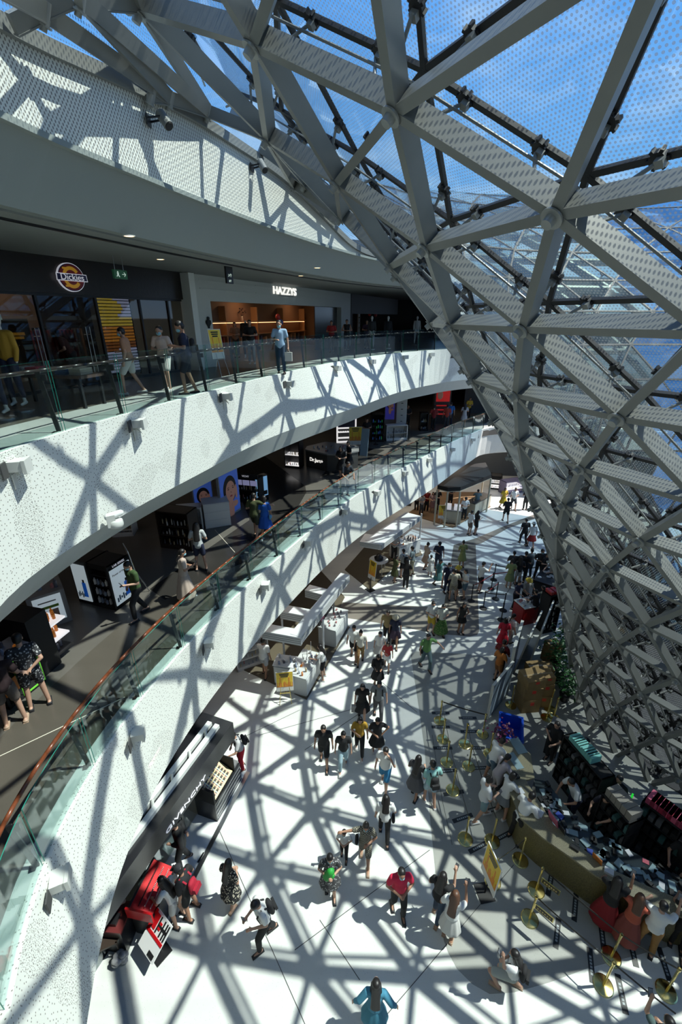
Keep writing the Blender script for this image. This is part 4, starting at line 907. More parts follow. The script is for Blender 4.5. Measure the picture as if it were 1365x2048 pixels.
t = shelving_unit('display_rack', 'black rack with a row of lit small pictures behind the couple', 'rack', a, r, L, .5, 1.1, M_black, 2, 8, 'grey packet on the black rack', head='VICHY')
mb = MB()
for k in range(3): mb.box(.06 + k*L*.31, .02 + (k + 1)*L*.31, -.03, -.01, .78, 1.0)
mb.build('lit_pictures', mat('lit_poster_lilac', (.35, .35, .55), .4, emit=(.35, .35, .6), es=.35), t)
a, r, L = kiosk_frame((513, 1003), (538, 995), MT)
t = thing('lit_poster', 'small bright blue lit poster with a dark mountain figure beside the couple', 'poster', a, r); MB().box(0, L, 0, .25, 0, 1.05).build('plinth', M_dark, t)
mb = MB(); mb.box(.03, L - .03, -.02, 0, .15, 1.0, 0); mb.box(.06, L - .06, -.025, -.02, .2, .38, 1); mb.box(L*.45, L*.55, -.025, -.02, .38, .7, 1); mb.build('picture', [screenb, M_dark], t)
# angular counter with lettering
a, r, L = kiosk_frame((613, 933), (655, 943), MT)
t = thing('angular_counter', 'dark angular cosmetics counter with white lettering and pale panels', 'counter', a, r)
P = [(-.3, .5), (0, 0), (L, 0), (L + .5, .25), (L + .9, 1.4), (L + .5, 2.0), (-.1, 1.8)]; dk = mat('counter_charcoal', (.06, .06, .06), .4)
MB().prism(P, 0, .85).build('carcass', dk, t); MB().prism([(x*1.03 - .02, y*1.03 - .03) for x, y in P], .85, .92).build('worktop', mat('counter_top_pale', (.25, .25, .25), .3), t)
text('lettering', 'Dr.Jart+', .26, Matrix.Translation((L*.5, -.012, .45)) @ RX, mat('sign_letters_lit'), t, .005, bold=.004)
t['noun'] = 'small jar on the angular counter'; products(t, .1, L + .5, .3, 1.5, .92, 14, (.06, .14), .08, name='jar'); del t['noun']
# lit white shelf, cabinets, posters beyond
a, r, L = kiosk_frame((674, 886), (713, 884), MT)
t = thing('lit_shelf_wall', 'bright white lit shelf frame with a dark screen', 'shelf', a, r)
mb = MB(); mb.box(0, .08, 0, .1, 0, 1.9); mb.box(L - .08, L, 0, .1, 0, 1.9); 
for z in (0.0, .25, .62, .86, 1.82): mb.box(.08, L - .08, 0, .1, z, z + .08)
mb.build('lit_frame', M_ledwhite, t); MB().box(.08, L - .08, .05, .1, .94, 1.82).build('dark_screen', mat('dark_blue_screen', (.02, .02, .05), .2), t); MB().box(0, L, .1, .6, 0, 1.95).build('carcass', mat('counter_charcoal'), t)
t['noun'] = 'white tube on the lit shelf'; products(t, .12, L - .12, 0, .05, .70, 7, (.1, .14), .05, ms=[prod[1]], name='tube'); del t['noun']
easel('poster_stand', 'yellow poster stand behind the two women in black on the middle storey', at(712, 905, MT), .1, .75, 1.0, .45)
p = at(727, 912, MT); t = thing('leaning_banner', 'narrow pale blue leaning banner right of the yellow poster stand', 'banner', p, -.4); MB().box(-.22, .22, 0, .03, 0, 1.5, None, Matrix.Rotation(-.2, 4, 'X')).build('banner_sheet', mat('pale_blue_banner', (.25, .35, .42), .5), t)
a, r, L = kiosk_frame((742, 884), (768, 884), MT)
shelving_unit('dark_shelf', 'dark shelf with green and blue lit edge left of the white drawer display', 'shelf', a, r, L, .7, 1.7, M_black, 4, 6, 'blue packet on the dark shelf', [mat('lit_green_pack', (.05, .3, .12), .4, emit=(.03, .3, .1), es=.2), mat('lit_blue_pack', (.03, .08, .3), .4, emit=(.03, .1, .35), es=.25), prod[1]])
a, r, L = kiosk_frame((773, 882), (815, 880), MT)
shelving_unit('white_display_counter', 'white open counter with rows of dark and silver bottles', 'counter', a, r, L, .6, .95, mat('cabinet_white'), 2, 12, 'bottle in the white open counter', [prod[0], prod[1]])
a, r, L = kiosk_frame((792, 862), (812, 862), MT)
t = thing('white_cabinet', 'tall white cabinet with four drawers right of the purple portrait', 'cabinet', a, r); MB().box(0, L, 0, .5, 0, 2.3).build('carcass', mat('cabinet_white'), t)
for k in range(4): MB().box(.03, L - .03, -.02, 0, .5 + k*.4, .84 + k*.4).build('drawer', mat('cabinet_white'), t); MB().box(L*.4, L*.6, -.04, -.02, .65 + k*.4, .69 + k*.4).build('mark', M_dark, t)
face_poster('purple blue lit portrait poster above the dark shelf', (770, 856), (788, 856), 2.4, col=(.04, .04, .3), es=.3, up=.6)
a, r, L = kiosk_frame((866, 848), (898, 848), MT)
t = thing('red_make_up_wall', 'red lit make-up wall with a portrait below a black name board', 'display wall', a, r)
redl = mat('lit_red', (.5, .02, .02), .4, emit=(.5, .02, .02), es=.4)
MB().box(0, L, 0, .6, 0, 2.9).build('carcass', mat('counter_charcoal'), t); MB().box(.1, L - .1, -.02, 0, 1.6, 2.5).build('lit_picture', redl, t)
mb = MB(); mb.ell((L*.32, -.03, 2.05), (.2, .02, .3), 14, 8); mb.build('face', mat('poster_face_skin'), t, smooth=True)
for z in (.7, 1.0, 1.3): MB().box(.15, L - .15, -.12, 0, z, z + .06).build('shelf', redl, t)
MB().box(-.6, L + .7, -.1, .1, 2.6, 3.2).build('name_board', M_black, t); text('lettering', "L'ORÉAL", .36, Matrix.Translation((L*.5, -.12, 2.98)) @ RX, mat('sign_white'), t, .005); text('lettering', 'PARIS', .15, Matrix.Translation((L*.5, -.12, 2.73)) @ RX, mat('sign_white'), t, .005)
# other dim lit fixtures deep in the storey, at far left
for i, (u0, v0, u1, v1, h, lab) in enumerate([(570, 935, 600, 938, 1.4, 'small lit cosmetics shelf left of the angular counter'), (840, 862, 856, 862, 1.2, 'low dark cosmetics case left of the red make-up wall'), (225, 1075, 268, 1072, .5, 'low white tray display behind the hanging camera')]):
    a, r, L = kiosk_frame((u0, v0), (u1, v1), MT); shelving_unit('cosmetics_case', lab, 'case', a, r, L, .6, h, M_dark if i != 2 else mat('cabinet_white'), 2, 7, 'packet in the case number ' + ['left', 'middle', 'tray'][i] if False else 'packet on the ' + lab.split(' ', 1)[1][:28].strip(), light=(i == 0))
easel('poster_stand', 'yellow poster stand behind the man in the dark green shirt', at(284, 1180, MT), 2.2, .55, 1.1, .35)
# black belt posts upstairs
def belt_post(u, v, z, label, grp, h=.95, m=M_black, base=.16, cap=.03, name='barrier_post'):
    t = thing(name, label, 'barrier post', at(u, v, z), 0, grp)
    MB().lathe([(base, 0), (base, .02), (base*.9, .028), (.035, .045)], 28).build('base', m, t, smooth=False)
    MB().tube((0, 0, .04), (0, 0, h - .06), .024, .024, 14).build('pole', m, t, smooth=False); MB().lathe([(.032, h - .08), (.034, h - .02), (.02, h)], 14).build('head', m, t); return t
for i, (u, v) in enumerate([(787, 887), (818, 882), (752, 889), (866, 858), (577, 928)]): belt_post(u, v, MT, ['black belt post before the white open counter', 'black belt post right of the white open counter', 'black belt post before the dark shelf', 'black belt post before the red make-up wall', 'black belt post left of the angular counter'][i], 'black belt posts on the middle storey')
for (x, y, e) in ((-9, 8, 26), (-8.5, 13, 22), (-7, 18, 22), (-5, 23, 26), (-2, 28, 30), (4, 32, 36), (9, 36, 30)): shop_fill((x, y, 8.3), e*.28, 2.0)
# ------------------------------------------------------------------ ground floor: long black shop beam with lettering
def P2(v): return Vector((v[0], v[1], 0))
Ab = at(466, 1442, 3.15); Bb = at(262, 1776, 2.6); Bb.z = 3.15; dB = (Bb - Ab).normalized(); Bb = Ab + dB*4.6
rotB = atan2(-dB.y, -dB.x)  # x axis runs away from the camera
LB = 4.6; t = thing('shop_fascia_beam', 'long black shop beam with white lettering and two white light tracks on top', 'shop fascia', (Bb.x, Bb.y, 0), rotB)
# local: x from near end to far end, y = left (under the balcony)
MB().box(0, LB, 0, 1.0, 2.55, 3.1).build('beam', mat('black_gloss_board', (.015, .015, .018), .25), t)
for y in (.22, .44): MB().box(-.3, LB - .25, y, y + .12, 3.1, 3.2).build('light_track', M_white, t)
for k in range(7):
    x = .4 + k*.6; mb = MB(); mb.tube((x, .36, 3.14), (x + .07, .42, 3.24), .035, .035, 10); mb.box(x - .03, x + .03, .52, .58, 3.1, 3.16); mb.build('spot', M_fix, t)
text('lettering', 'GIVENCHY', .155, Matrix.Translation((2.72, -.012, 2.70)) @ RX, mat('sign_white'), t, .006, sx=1.75)
struct(MB().prism([(p.x, p.y) for p in (at(496, 1547), at(338, 1853), at(270, 1850), at(262, 1700), at(380, 1500), at(440, 1480), at(478, 1500))], 0, .05).build('floor_shop_platform', mat('white_platform_tile', (.72, .74, .75), .25)))
strip('trim_platform_edge', (497, 1546), (338, 1856), 0, .12, M_chrome, .056)
for u, v in ((457, 1590), (402, 1715), (345, 1843)):
    a = at(u, v, .06); t = thing('platform_vent', 'small dark slot in the white platform edge, ' + {457: 'farthest one', 402: 'middle one', 345: 'nearest one'}[u], 'vent', a, rotB, 'slots in the white platform edge'); MB().box(-.12, .12, -.02, .02, 0, .01).build('slot', M_dark, t)
# back wall of that shop
a = at(440, 1462); t = thing('shop_glass_wall', 'glass wall and black shelving under the long black shop beam', 'glass wall', (Bb.x, Bb.y, 0), rotB)
MB().box(.2, LB - .1, 1.0, 1.02, .0, 2.55).build('glazing', M_shopglass, t)
for k in range(5): MB().box(.2 + k*1.05, .26 + k*1.05, .98, 1.04, 0, 2.55).build('mullion', M_dark, t)
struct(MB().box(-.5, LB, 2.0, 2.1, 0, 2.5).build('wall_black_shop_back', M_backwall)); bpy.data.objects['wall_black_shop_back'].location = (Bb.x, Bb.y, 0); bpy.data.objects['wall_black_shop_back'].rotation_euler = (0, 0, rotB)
# gold tester stand
a = at(436, 1646); b = at(484, 1560); r = atan2(b.y - a.y, b.x - a.x); L = (b - a).length
t = thing('tester_stand', 'black make-up stand with a sloping gold tester board', 'display stand', a, r)
MB().box(0, L, 0, .62, 0, .72).build('carcass', M_dark, t)
for z in (.15, .3, .45, .6): MB().box(.03, L - .03, -.012, 0, z, z + .015).build('drawer_line', M_chrome, t)
MT_ = Matrix.Translation((0, .06, .74)) @ Matrix.Rotation(radians(32), 4, 'X'); gb = MB(); gb.box(.08, L*.76, 0, .55, 0, .03, 0, MT_); gb.build('gold_board', mat('gold_board', (.62, .50, .26), .35, .3), t)
for row in range(5):
    for c in range(14):
        x = .14 + c*(L*.76 - .2)/14; y = .06 + row*.095; q = MB().box(x, x + .035, y, y + .06, .03, .055, 0, MT_).build('tester', mat('tester_pan_%d' % ((row*3 + c) % 3), [(.03, .03, .03), (.5, .3, .25), (.35, .4, .45)][(row*3 + c) % 3], .3), t)
MB().box(0, .06, 0, .66, .72, 1.2).build('side_panel', M_black, t); MB().box(L*.78, L*.80, 0, .66, .72, 1.25).build('side_panel', M_black, t)
MB().box(L*.82, L, .05, .6, .72, .80).build('tray', mat('tray_grey', (.2, .2, .2), .4), t)
# red lipstick stand
c4 = [at(350, 1730, .95), at(305, 1828, .95), at(283, 1811, 1.05), at(336, 1716, 1.05)]
a = c4[1].copy(); a.z = 0; b = c4[0]; r = atan2(b.y - a.y, b.x - a.x); L = hypot(b.x - a.x, b.y - a.y)
t = thing('lipstick_stand', 'black stand with a sloping bright red lipstick board', 'display stand', a, r)
MB().box(0, L, 0, .55, 0, .80).build('carcass', M_dark, t)
RD = mat('lipstick_red_board', (.55, .01, .015), .3); MT_ = Matrix.Translation((0, .04, .82)) @ Matrix.Rotation(radians(18), 4, 'X')
MB().box(-.05, L, 0, .5, 0, .03, 0, MT_).build('red_board', RD, t); MB().box(-.09, -.05, -.05, .55, .80, 1.12).build('red_end_panel', RD, t)
MB().box(-.05, L, .5, .54, -.02, .10, 0, MT_).build('back_rail', M_dark, t)
k = 0
for row in range(3):
    for c in range(26):
        x = .08 + c*(L - .16)/26; y = .09 + row*.13; mb = MB(); mb.lathe([(.013, .03), (.013, .09), (.008, .095), (.008, .12)], 6, (x, y, 0))
        for q in mb.v: q.xyz = MT_ @ q
        mb.build('lipstick', M_chrome if row < 2 else M_dark, t)
# monitor desk, leaning board at the near end
a = at(243, 1868); t = thing('make_up_chair_desk', 'small black make-up desk with an open laptop-like mirror at the near end', 'desk', a, r + .1)
MB().box(-.3, .25, -.3, .3, .72, .78).build('desk_top', mat('dark_red_top', (.12, .02, .02), .4), t); MB().box(-.3, .25, -.3, .3, 0, .72).build('carcass', M_dark, t)
MB().box(-.05, .25, .2, .23, .80, 1.12).build('screen', mat('screen_face_dark', (.12, .1, .12), .3), t); MB().box(-.2, .0, -.15, .05, .78, .86).build('box', M_dark, t)
q4 = [at(341, 1864, .75), at(327, 1922, .45), at(285, 1884, .55), at(305, 1828, .95)]
a = at(335, 1925); e1 = (q4[0] - q4[1]); 
t = thing('campaign_board', 'tilted white board with red and black shapes near the red stand', 'sign stand', at(318, 1905), atan2(q4[1].y - q4[2].y, q4[1].x - q4[2].x) - .2)
Mq = Matrix.Translation((0, 0, .62)) @ Matrix.Rotation(radians(-50), 4, 'X'); mb = MB(); mb.box(-.27, .27, 0, .03, -.32, .38, 0, Mq); mb.build('board', mat('board_white', (.75, .75, .75), .4), t)
mb = MB(); mb.box(-.27, -.2, -.01, 0, -.02, .38, 0, Mq); mb.box(-.27, .27, -.01, 0, -.02, .04, 0, Mq); mb.box(-.20, -.08, -.012, 0, .08, .34, 0, Mq); mb.box(-.02, .05, -.012, 0, .14, .27, 0, Mq); mb.build('red_shapes', RD, t)
mb = MB(); 
for x in (-.05, .08, .16, .22): mb.box(x, x + .03, -.014, -.002, .07, .35, 0, Mq)
mb.box(-.05, .25, -.014, -.002, .19, .23, 0, Mq); mb.box(.05, .22, -.014, -.002, -.28, -.2, 0, Mq); mb.build('black_shapes', M_black, t)
mb = MB(); mb.tube((0, .05, 0), (0, .05, .6), .02); mb.box(-.2, .2, -.15, .2, 0, .02); mb.build('stand', M_dark, t)
mb = MB(); 
for k in range(14): an = k*.9; mb.ell((.07*cos(an), .07*sin(an*1.3), .08 + .012*k), (.09, .07, .05), 8, 5)
t = thing('plastic_bag', 'crumpled clear plastic bag on the floor by the small black desk', 'bag', at(243, 1925)); mb.build('bag_film', mat('bag_film', (.35, .35, .36), .25), t, smooth=True)
t = thing('folding_cart', 'dark folding cart partly hidden below the lower white front', 'cart', at(214, 1905), .4); mb = MB(); mb.box(-.3, .3, -.2, .2, .5, .55); 
for x in (-.28, .28):
    for y in (-.18, .18): mb.tube((x, y, 0), (x, y, .55), .015)
mb.build('frame', mat('brown_black'), t)

# ------------------------------------------------------------------ white kiosk with louvred canopy
KW = mat('kiosk_white', (.56, .58, .59), .35); KG = mat('kiosk_groove_grey', (.2, .21, .22), .4); WF = mat('kiosk_dark_wood_floor', (.10, .085, .06), .35)
def plat(name, px, m, h=.04): return struct(MB().prism([(q.x, q.y) for q in (at(u, v) for u, v in px)], 0, h).build(name, m))
plat('floor_kiosk_platform', [(455, 1325), (614, 1400), (700, 1255), (668, 1238), (690, 1195), (640, 1140), (560, 1200)], WF)
def canopy(name, label, segs, z1, h, wd, cols=()):
    o = at(*segs[0][0], z1); t = thing(name, label, 'canopy', (o.x, o.y, 0))
    for si, (pa, pb, sd) in enumerate(segs):
        z1 = z1 - .012*(si == 1)
        a, b = at(*pa, z1), at(*pb, z1); d = (b - a).normalized(); n = Vector((-d.y, d.x, 0))*sd; M = Matrix(((d.x, n.x, 0, a.x), (d.y, n.y, 0, a.y), (0, 0, 1, 0), (0, 0, 0, 1))); L = (b - a).length
        if sd < 0: M = Matrix(((d.x, n.x, 0, a.x), (d.y, n.y, 0, a.y), (0, 0, 1, 0), (0, 0, 0, 1)))
        MB().box(0, L, 0, wd, z1 - h, z1, 0, M).build('canopy_beam', KW, t, local=False)
        mb = MB()
        for k in range(3): mb.box(0, L, -.006, 0, z1 - h*(.28 + .24*k), z1 - h*(.22 + .24*k), 0, M)
        mb.build('louvre_groove', KG, t, local=False)
        mb = MB(); mb.box(0, L, .1, .14, z1 - h - .012, z1 - h, 0, M); mb.build('light_line', M_ledwhite, t, local=False)
    for u, v, m in cols:
        q = at(u, v); MB().tube((q.x, q.y, 0), (q.x, q.y, z1 - h), .04, .04, 12).build('column', m, t, local=False)
    return t
canopy('kiosk_canopy', 'white louvred canopy frame of the near white kiosk beside the lower white front', [((602, 1274), (700, 1150), 1), ((524, 1262), (602, 1276), 1), ((560, 1222), (633, 1236), 1), ((610, 1180), (664, 1194), 1)], 2.5, .34, .42, [(648, 1330, KW), (570, 1330, KW), (668, 1262, KG)])
def desk(name, label, pa, pb, dep, h, body, top, cat='counter', flip=1, z=0):
    a, b = at(*pa, z), at(*pb, z); r = atan2(b.y - a.y, b.x - a.x); L = (b - a).length; t = thing(name, label, cat, a, r)
    MB().box(.03, L - .03, min(0, flip*dep) + .03, max(0, flip*dep) - .03, .0, h - .04).build('carcass', body, t); MB().box(0, L, min(0, flip*dep), max(0, flip*dep), h - .04, h).build('worktop', top, t)
    n = max(1, int(L/.5))
    for k in range(n): MB().box(.04 + k*(L - .08)/n, .02 + (k + 1)*(L - .08)/n, (-.002 if flip > 0 else -dep - .002 + .02), .03 if flip > 0 else -dep + .05, .08, h - .08).build('door', body, t)
    return t, L
tp = mat('tester_top_grey', (.48, .5, .5), .3)
t, L = desk('display_desk', 'white display desk crowded with testers at the near corner of the white kiosk', (614, 1397), (644, 1343), .75, .88, KW, tp)
t['noun'] = 'bottle on the near white desk'; products(t, .1, L - .1, .12, .6, .88, 22, (.08, .22), .07, ms=[prod[0], prod[2], amber, prod[3]], name='perfume_bottle', seed=21); del t['noun']
for k in range(4):
    x = .15 + k*(L - .3)/3; o = MB().tube((x, .35, .88), (x, .35, 1.45), .012, .012, 8).build('glass_rod', M_chrome, t)
t, L = desk('display_desk', 'white display desk with a pink mirror board at the far side of the white kiosk', (672, 1298), (697, 1254), .8, .9, KW, tp)
t['noun'] = 'bottle on the far white desk'; products(t, .1, L - .1, .1, .5, .9, 18, (.06, .12), .07, ms=[prod[0], prod[1], prod[4]], name='make_up_jar', seed=22); del t['noun']
mb = MB(); Mx = Matrix.Translation((0, .72, .9)) @ Matrix.Rotation(radians(-25), 4, 'X'); mb.box(.05, L - .05, 0, .03, 0, .5, 0, Mx); mb.box(L*.2, L*.42, -.01, 0, .06, .42, 1, Mx); mb.box(L*.5, L*.62, -.01, 0, .1, .4, 2, Mx); mb.box(L*.7, L*.9, -.01, 0, .1, .4, 0, Mx); mb.build('mirror_board', [M_dark, mat('pink_card', (.5, .12, .2), .5), mat('cream_card', (.6, .5, .45), .5)], t)
t, L = desk('display_desk', 'inner white table with small boxes behind the near display desk', (548, 1368), (600, 1376), .6, .9, KW, KW)
t['noun'] = 'box on the inner white table'; products(t, .1, L - .1, .1, .45, .9, 10, (.1, .2), .09, ms=[prod[0], prod[3], prod[1]], name='gift_box', seed=23); del t['noun']
a, r, L = kiosk_frame((476, 1345), (520, 1330), 0)
shelving_unit('white_shelf', 'white shelf unit half hidden under the lower white front beside the kiosk', 'shelf', a, r, L + .4, .4, 1.3, mat('cabinet_white'), 3, 7, 'packet on the hidden white shelf')
easel('poster_stand', 'yellow and white poster stand on brass legs before the near white kiosk', at(572, 1402), .12, .60, .78, .42, leg=M_gold)
# middle kiosk
plat('floor_cafe_platform', [(690, 1140), (740, 1180), (795, 1130), (845, 1110), (830, 1080), (760, 1060)], WF, .03)
canopy('kiosk_canopy', 'white flat canopy of the middle kiosk beyond the louvred one', [((763, 1090), (842, 1032), 1), ((720, 1083), (765, 1090), 1)], 2.6, .28, .9, [(797, 1120, KW), (838, 1100, KW)])
t, L = desk('display_desk', 'long white counter crowded with bottles under the middle canopy', (797, 1124), (841, 1106), .8, .9, KW, tp)
t['noun'] = 'bottle on the middle white counter'; products(t, .1, L - .1, .1, .6, .9, 26, (.08, .24), .08, ms=[prod[0], prod[1], prod[3], amber], name='perfume_bottle', seed=24); del t['noun']
t = thing('round_display_table', 'round glass topped display table with dark bowls beside the middle kiosk', 'table', at(757, 1146)); MB().lathe([(.48, .78), (.5, .80), (.48, .82)], 28).build('table_top', mat('glass_white_top', (.5, .52, .52), .15), t); MB().lathe([(.22, .82), (.24, .95), (.15, 1.0), (.10, 1.12)], 18).build('bowl_tower', M_dark, t, smooth=True)
for k in range(4): an = k*pi/2 + .4; MB().tube((.4*cos(an), .4*sin(an), 0), (.34*cos(an), .34*sin(an), .78), .015).build('leg', M_chrome, t)
easel('poster_stand', 'tall narrow orange poster stand on a black plate beside the round display table', at(740, 1180), -.9, .5, 1.0, .6, leg=M_black, base='plate')
# gold-trimmed far kiosk
plat('floor_far_kiosk_platform', [(815, 1028), (906, 1056), (982, 1014), (960, 985), (880, 985)], mat('tan_platform', (.22, .14, .08), .3), .05)
zr = 2.75; rp = [at(*p, zr) for p in ((876, 970), (897, 975), (922, 974), (984, 949), (972, 925), (880, 935))]
o = rp[0]; t = thing('far_kiosk', 'dark roofed perfume kiosk with cream edged posts on a tan platform', 'kiosk', (o.x, o.y, 0)); cream = mat('cream_metal', (.5, .45, .34), .35)
mb = MB(); mb.prism([(p.x, p.y) for p in rp], zr - .25, zr); mb.build('roof', M_black, t, local=False)
mb = MB(); mb.prism([(p.x, p.y) for p in rp], zr - .30, zr - .25); mb.build('roof_edge', cream, t, local=False)
for p in rp: MB().tube((p.x, p.y, .05), (p.x, p.y, zr - .3), .06, .06, 8).build('post', cream, t, local=False)
t, L = desk('display_desk', 'cream fronted counter with two lit white trays at the far kiosk', (884, 1046), (922, 1050), .8, .95, cream, mat('tray_grey'))
for k in range(2): MB().box(.1 + k*L*.48, L*.42 + k*L*.48, .1, .5, .95, 1.25, 0, None).build('lit_tray', mat('lit_tray_white', (.7, .7, .7), .4, emit=(.8, .8, .85), es=.45), t)
desk('display_desk', 'cream fronted counter at the right side of the far kiosk', (948, 1034), (981, 1014), .7, .95, cream, M_dark)
easel('poster_stand', 'yellow poster stand leaning on the far kiosk counter', at(888, 1047), .0, .8, .9, .35)
a, r, L = kiosk_frame((980, 978), (1002, 980), 0)
shelving_unit('display_case', 'black case with lit glass tops right of the far kiosk', 'case', a, r, L, .8, 1.1, M_black, 2, 8, 'jar in the black lit case', light=True)
a, r, L = kiosk_frame((1010, 990), (1045, 985), 0)
shelving_unit('display_case', 'grey case with purple lit rows behind the woman in yellow', 'case', a, r, L, .8, 1.0, mat('purple_grey', (.2, .18, .28), .4), 3, 9, 'jar in the purple grey case', light=True)
for i, (u, v, w, h, c) in enumerate([(838, 975, 2.2, 2.2, (.05, .03, .02)), (905, 935, 2.5, 2.4, (.03, .03, .03)), (955, 920, 2.0, 2.2, (.04, .03, .05)), (800, 1010, 1.6, 2.0, (.06, .05, .04))]):
    p = at(u, v); t = thing('tall_shop_shelf', ['tall brown shelf behind the crowd left of the far kiosk', 'tall dark shelf behind the roof of the far kiosk', 'tall dark shelf right of the far kiosk roof', 'tall shelf deep under the lower white front'][i], 'shelf', p, -.3)
    MB().box(-w/2, w/2, 0, .5, 0, h).build('carcass', mat('tallshelf_%d' % i, c, .5), t)
    for k in range(4): MB().box(-w/2 + .05, w/2 - .05, -.06, 0, .4 + k*.45, .43 + k*.45).build('shelf', mat('warm_strip2', (.3, .2, .12), .5, emit=(.5, .3, .15), es=.15), t)
for (x, y, e) in ((-1.5, 16, 20), (1, 21, 25), (5, 28, 60), (8, 31, 60), (12, 34, 60), (-4.6, 7, 14), (-3.5, 13, 16)): shop_fill((x, y, 4.0), e, 1.5)

# ------------------------------------------------------------------ queue area: posts, belts, floor labels
def gold_post(u, v, label, m=M_gold, h=.92, grp='brass queue posts', base=.19): return belt_post(u, v, 0, label, grp, h, m, base)
GP = [(880, 1442, 'brass queue post, farthest of the left row'), (886, 1479, 'brass queue post, second farthest of the left row'), (894, 1525, 'brass queue post, third farthest of the left row'), (906, 1581, 'brass queue post, fourth of the left row behind the person in the teal shirt'), (931, 1679, 'brass queue post, nearest of the left row'),
      (930, 1489, 'brass queue post, far one of the middle row'), (938, 1533, 'brass queue post in the middle row left of the leaning customer'), (966, 1469, 'brass queue post beside the shiny board ends'), (985, 1683, 'brass queue post with a white round top near the stone counter'), (986, 1764, 'brass queue post right behind the orange poster stand'), (1041, 1721, 'brass queue post with a dark shaded base against the stone counter'),
      (1073, 1781, 'brass queue post with a small hanging sign, the upper of the pair'), (1060, 1838, 'brass queue post with a small hanging sign, the lower of the pair'), (1223, 1914, 'brass queue post behind the woman in the red skirt'), (1207, 1971, 'brass queue post nearest the bottom edge, left one'), (1333, 1983, 'brass queue post nearest the bottom edge, right one'), (1022, 1411, 'brass queue post between the grey boards and the cardboard boxes')]
for u, v, lab in GP: gold_post(u, v, lab)
t = gold_post(980, 1508, 'brass queue post half hidden by the stone counter end')
BELT = mat('black_belt', (.01, .01, .01), .6); REDB = mat('red_belt', (.35, .02, .02), .6)
def belt(p, q, label, m=BELT, h=.87, grp='retractable belts', w=.05):
    a, b = at(*p) + Vector((0, 0, h)), at(*q) + Vector((0, 0, h)); d = (b - a).normalized(); a = a + d*.04; b = b - d*.04
    t = thing('queue_belt', label, 'belt', a, 0, grp); mb = MB(); n = 8; L = (b - a).length; sag = min(.06, L*.02)
    pts = [a.lerp(b, i/n) - Vector((0, 0, sag*4*(i/n)*(1 - i/n))) for i in range(n + 1)]
    for i in range(n): mb.bar(pts[i] - Vector((0, 0, w/2)), pts[i+1] - Vector((0, 0, w/2)), Vector((0, 0, 1)), .004, w)
    mb.build('webbing', m, t, local=False)
for p, q, l in [((880, 1442), (886, 1479), 'first black belt of the left queue row'), ((886, 1479), (894, 1525), 'second black belt of the left queue row'), ((894, 1525), (906, 1581), 'third black belt of the left queue row'), ((906, 1581), (931, 1679), 'longest black belt of the left queue row'), ((880, 1442), (966, 1469), 'black belt across the far end of the queue'), ((930, 1489), (938, 1533), 'far black belt of the middle queue row'), ((938, 1533), (985, 1683), 'long black belt of the middle queue row past the person in denim shorts'),
                ((986, 1764), (1041, 1721), 'black belt from the orange poster stand to the stone counter'), ((1073, 1781), (1223, 1914), 'black belt along the stone counter'), ((1060, 1838), (1207, 1971), 'black belt crossing the grey floor zone near the kneeling woman'), ((1207, 1971), (1330, 2075), 'black belt leaving at the bottom edge'), ((1223, 1914), (1333, 1983), 'black belt between the two right brass posts')]: belt(p, q, l)
LAB = mat('sticker_black', (.015, .017, .02), .4); LABW = mat('sticker_text', (.30, .34, .36), .5)
for i, (u, v, ang) in enumerate([(882, 1426, 0), (936, 1436, 0), (882, 1454, 0), (940, 1463, 0), (886, 1496, 0), (952, 1496, 0), (895, 1542, .1), (961, 1536, .05), (908, 1586, .15), (926, 1636, .3), (987, 1619, .25), (958, 1694, .4), (1009, 1671, .4), (1101, 1766, 1.0), (1115, 1866, 1.05), (1151, 1814, 1.05), (1183, 1930, 1.2), (1205, 1868, 1.2), (1244, 1987, 1.3), (1265, 1898, 1.3), (1330, 1930, 1.35)]):
    t = thing('floor_sticker', 'black keep-your-distance floor sticker with pale writing, ' + ['farthest left one', 'farthest middle one', 'second row left one', 'second row middle one', 'third row left one', 'third row middle one', 'beside the third left brass post', 'beside the middle row brass post', 'under the fourth left brass post', 'before the longest left belt', 'before the customer in the denim skirt', 'beside the nearest left brass post', 'at the foot of the stone counter', 'behind the small hanging sign', 'below the small hanging sign', 'along the counter left of the red skirt', 'left of the lowest left brass post', 'beside the brass post behind the red skirt', 'just right of the lowest left brass post', 'behind the customer in the coral skirt', 'behind the rightmost customers'][i], 'floor sticker', at(u, v, .006), ang, 'black floor stickers')
    MB().box(-.30, .30, -.055, .055, 0, .003).build('sticker', LAB, t)
    mb = MB()
    for k in range(6): mb.box(-.17 + k*.058, -.13 + k*.058, -.022, .022, .003, .0045)
    mb.build('writing', LABW, t)
for p, q, rot, lab in (((1102, 1773), None, -.75, 'small framed yellow sign hanging from the upper belt'), ((1089, 1826), None, -.75, 'small framed yellow sign hanging from the lower belt')):
    a = at(*p, .72); t = thing('belt_sign', lab, 'sign', a, rot, 'framed signs on the belts'); MB().box(-.2, .2, -.01, .01, -.08, .08).build('frame', M_gold, t); MB().box(-.18, .18, -.014, -.01, -.06, .06).build('card', M_dark, t); mb = MB()
    for k in range(6): mb.box(-.14 + k*.05, -.11 + k*.05, -.017, -.014, -.02, .02)
    mb.build('writing', mat('writing_gold', (.6, .45, .15), .5), t)
easel('poster_stand', 'orange poster stand on a black plate at the edge of the grey floor zone', at(968, 1786), -1.4, .62, 1.0, .42, leg=M_black, base='plate', tilt=.05)
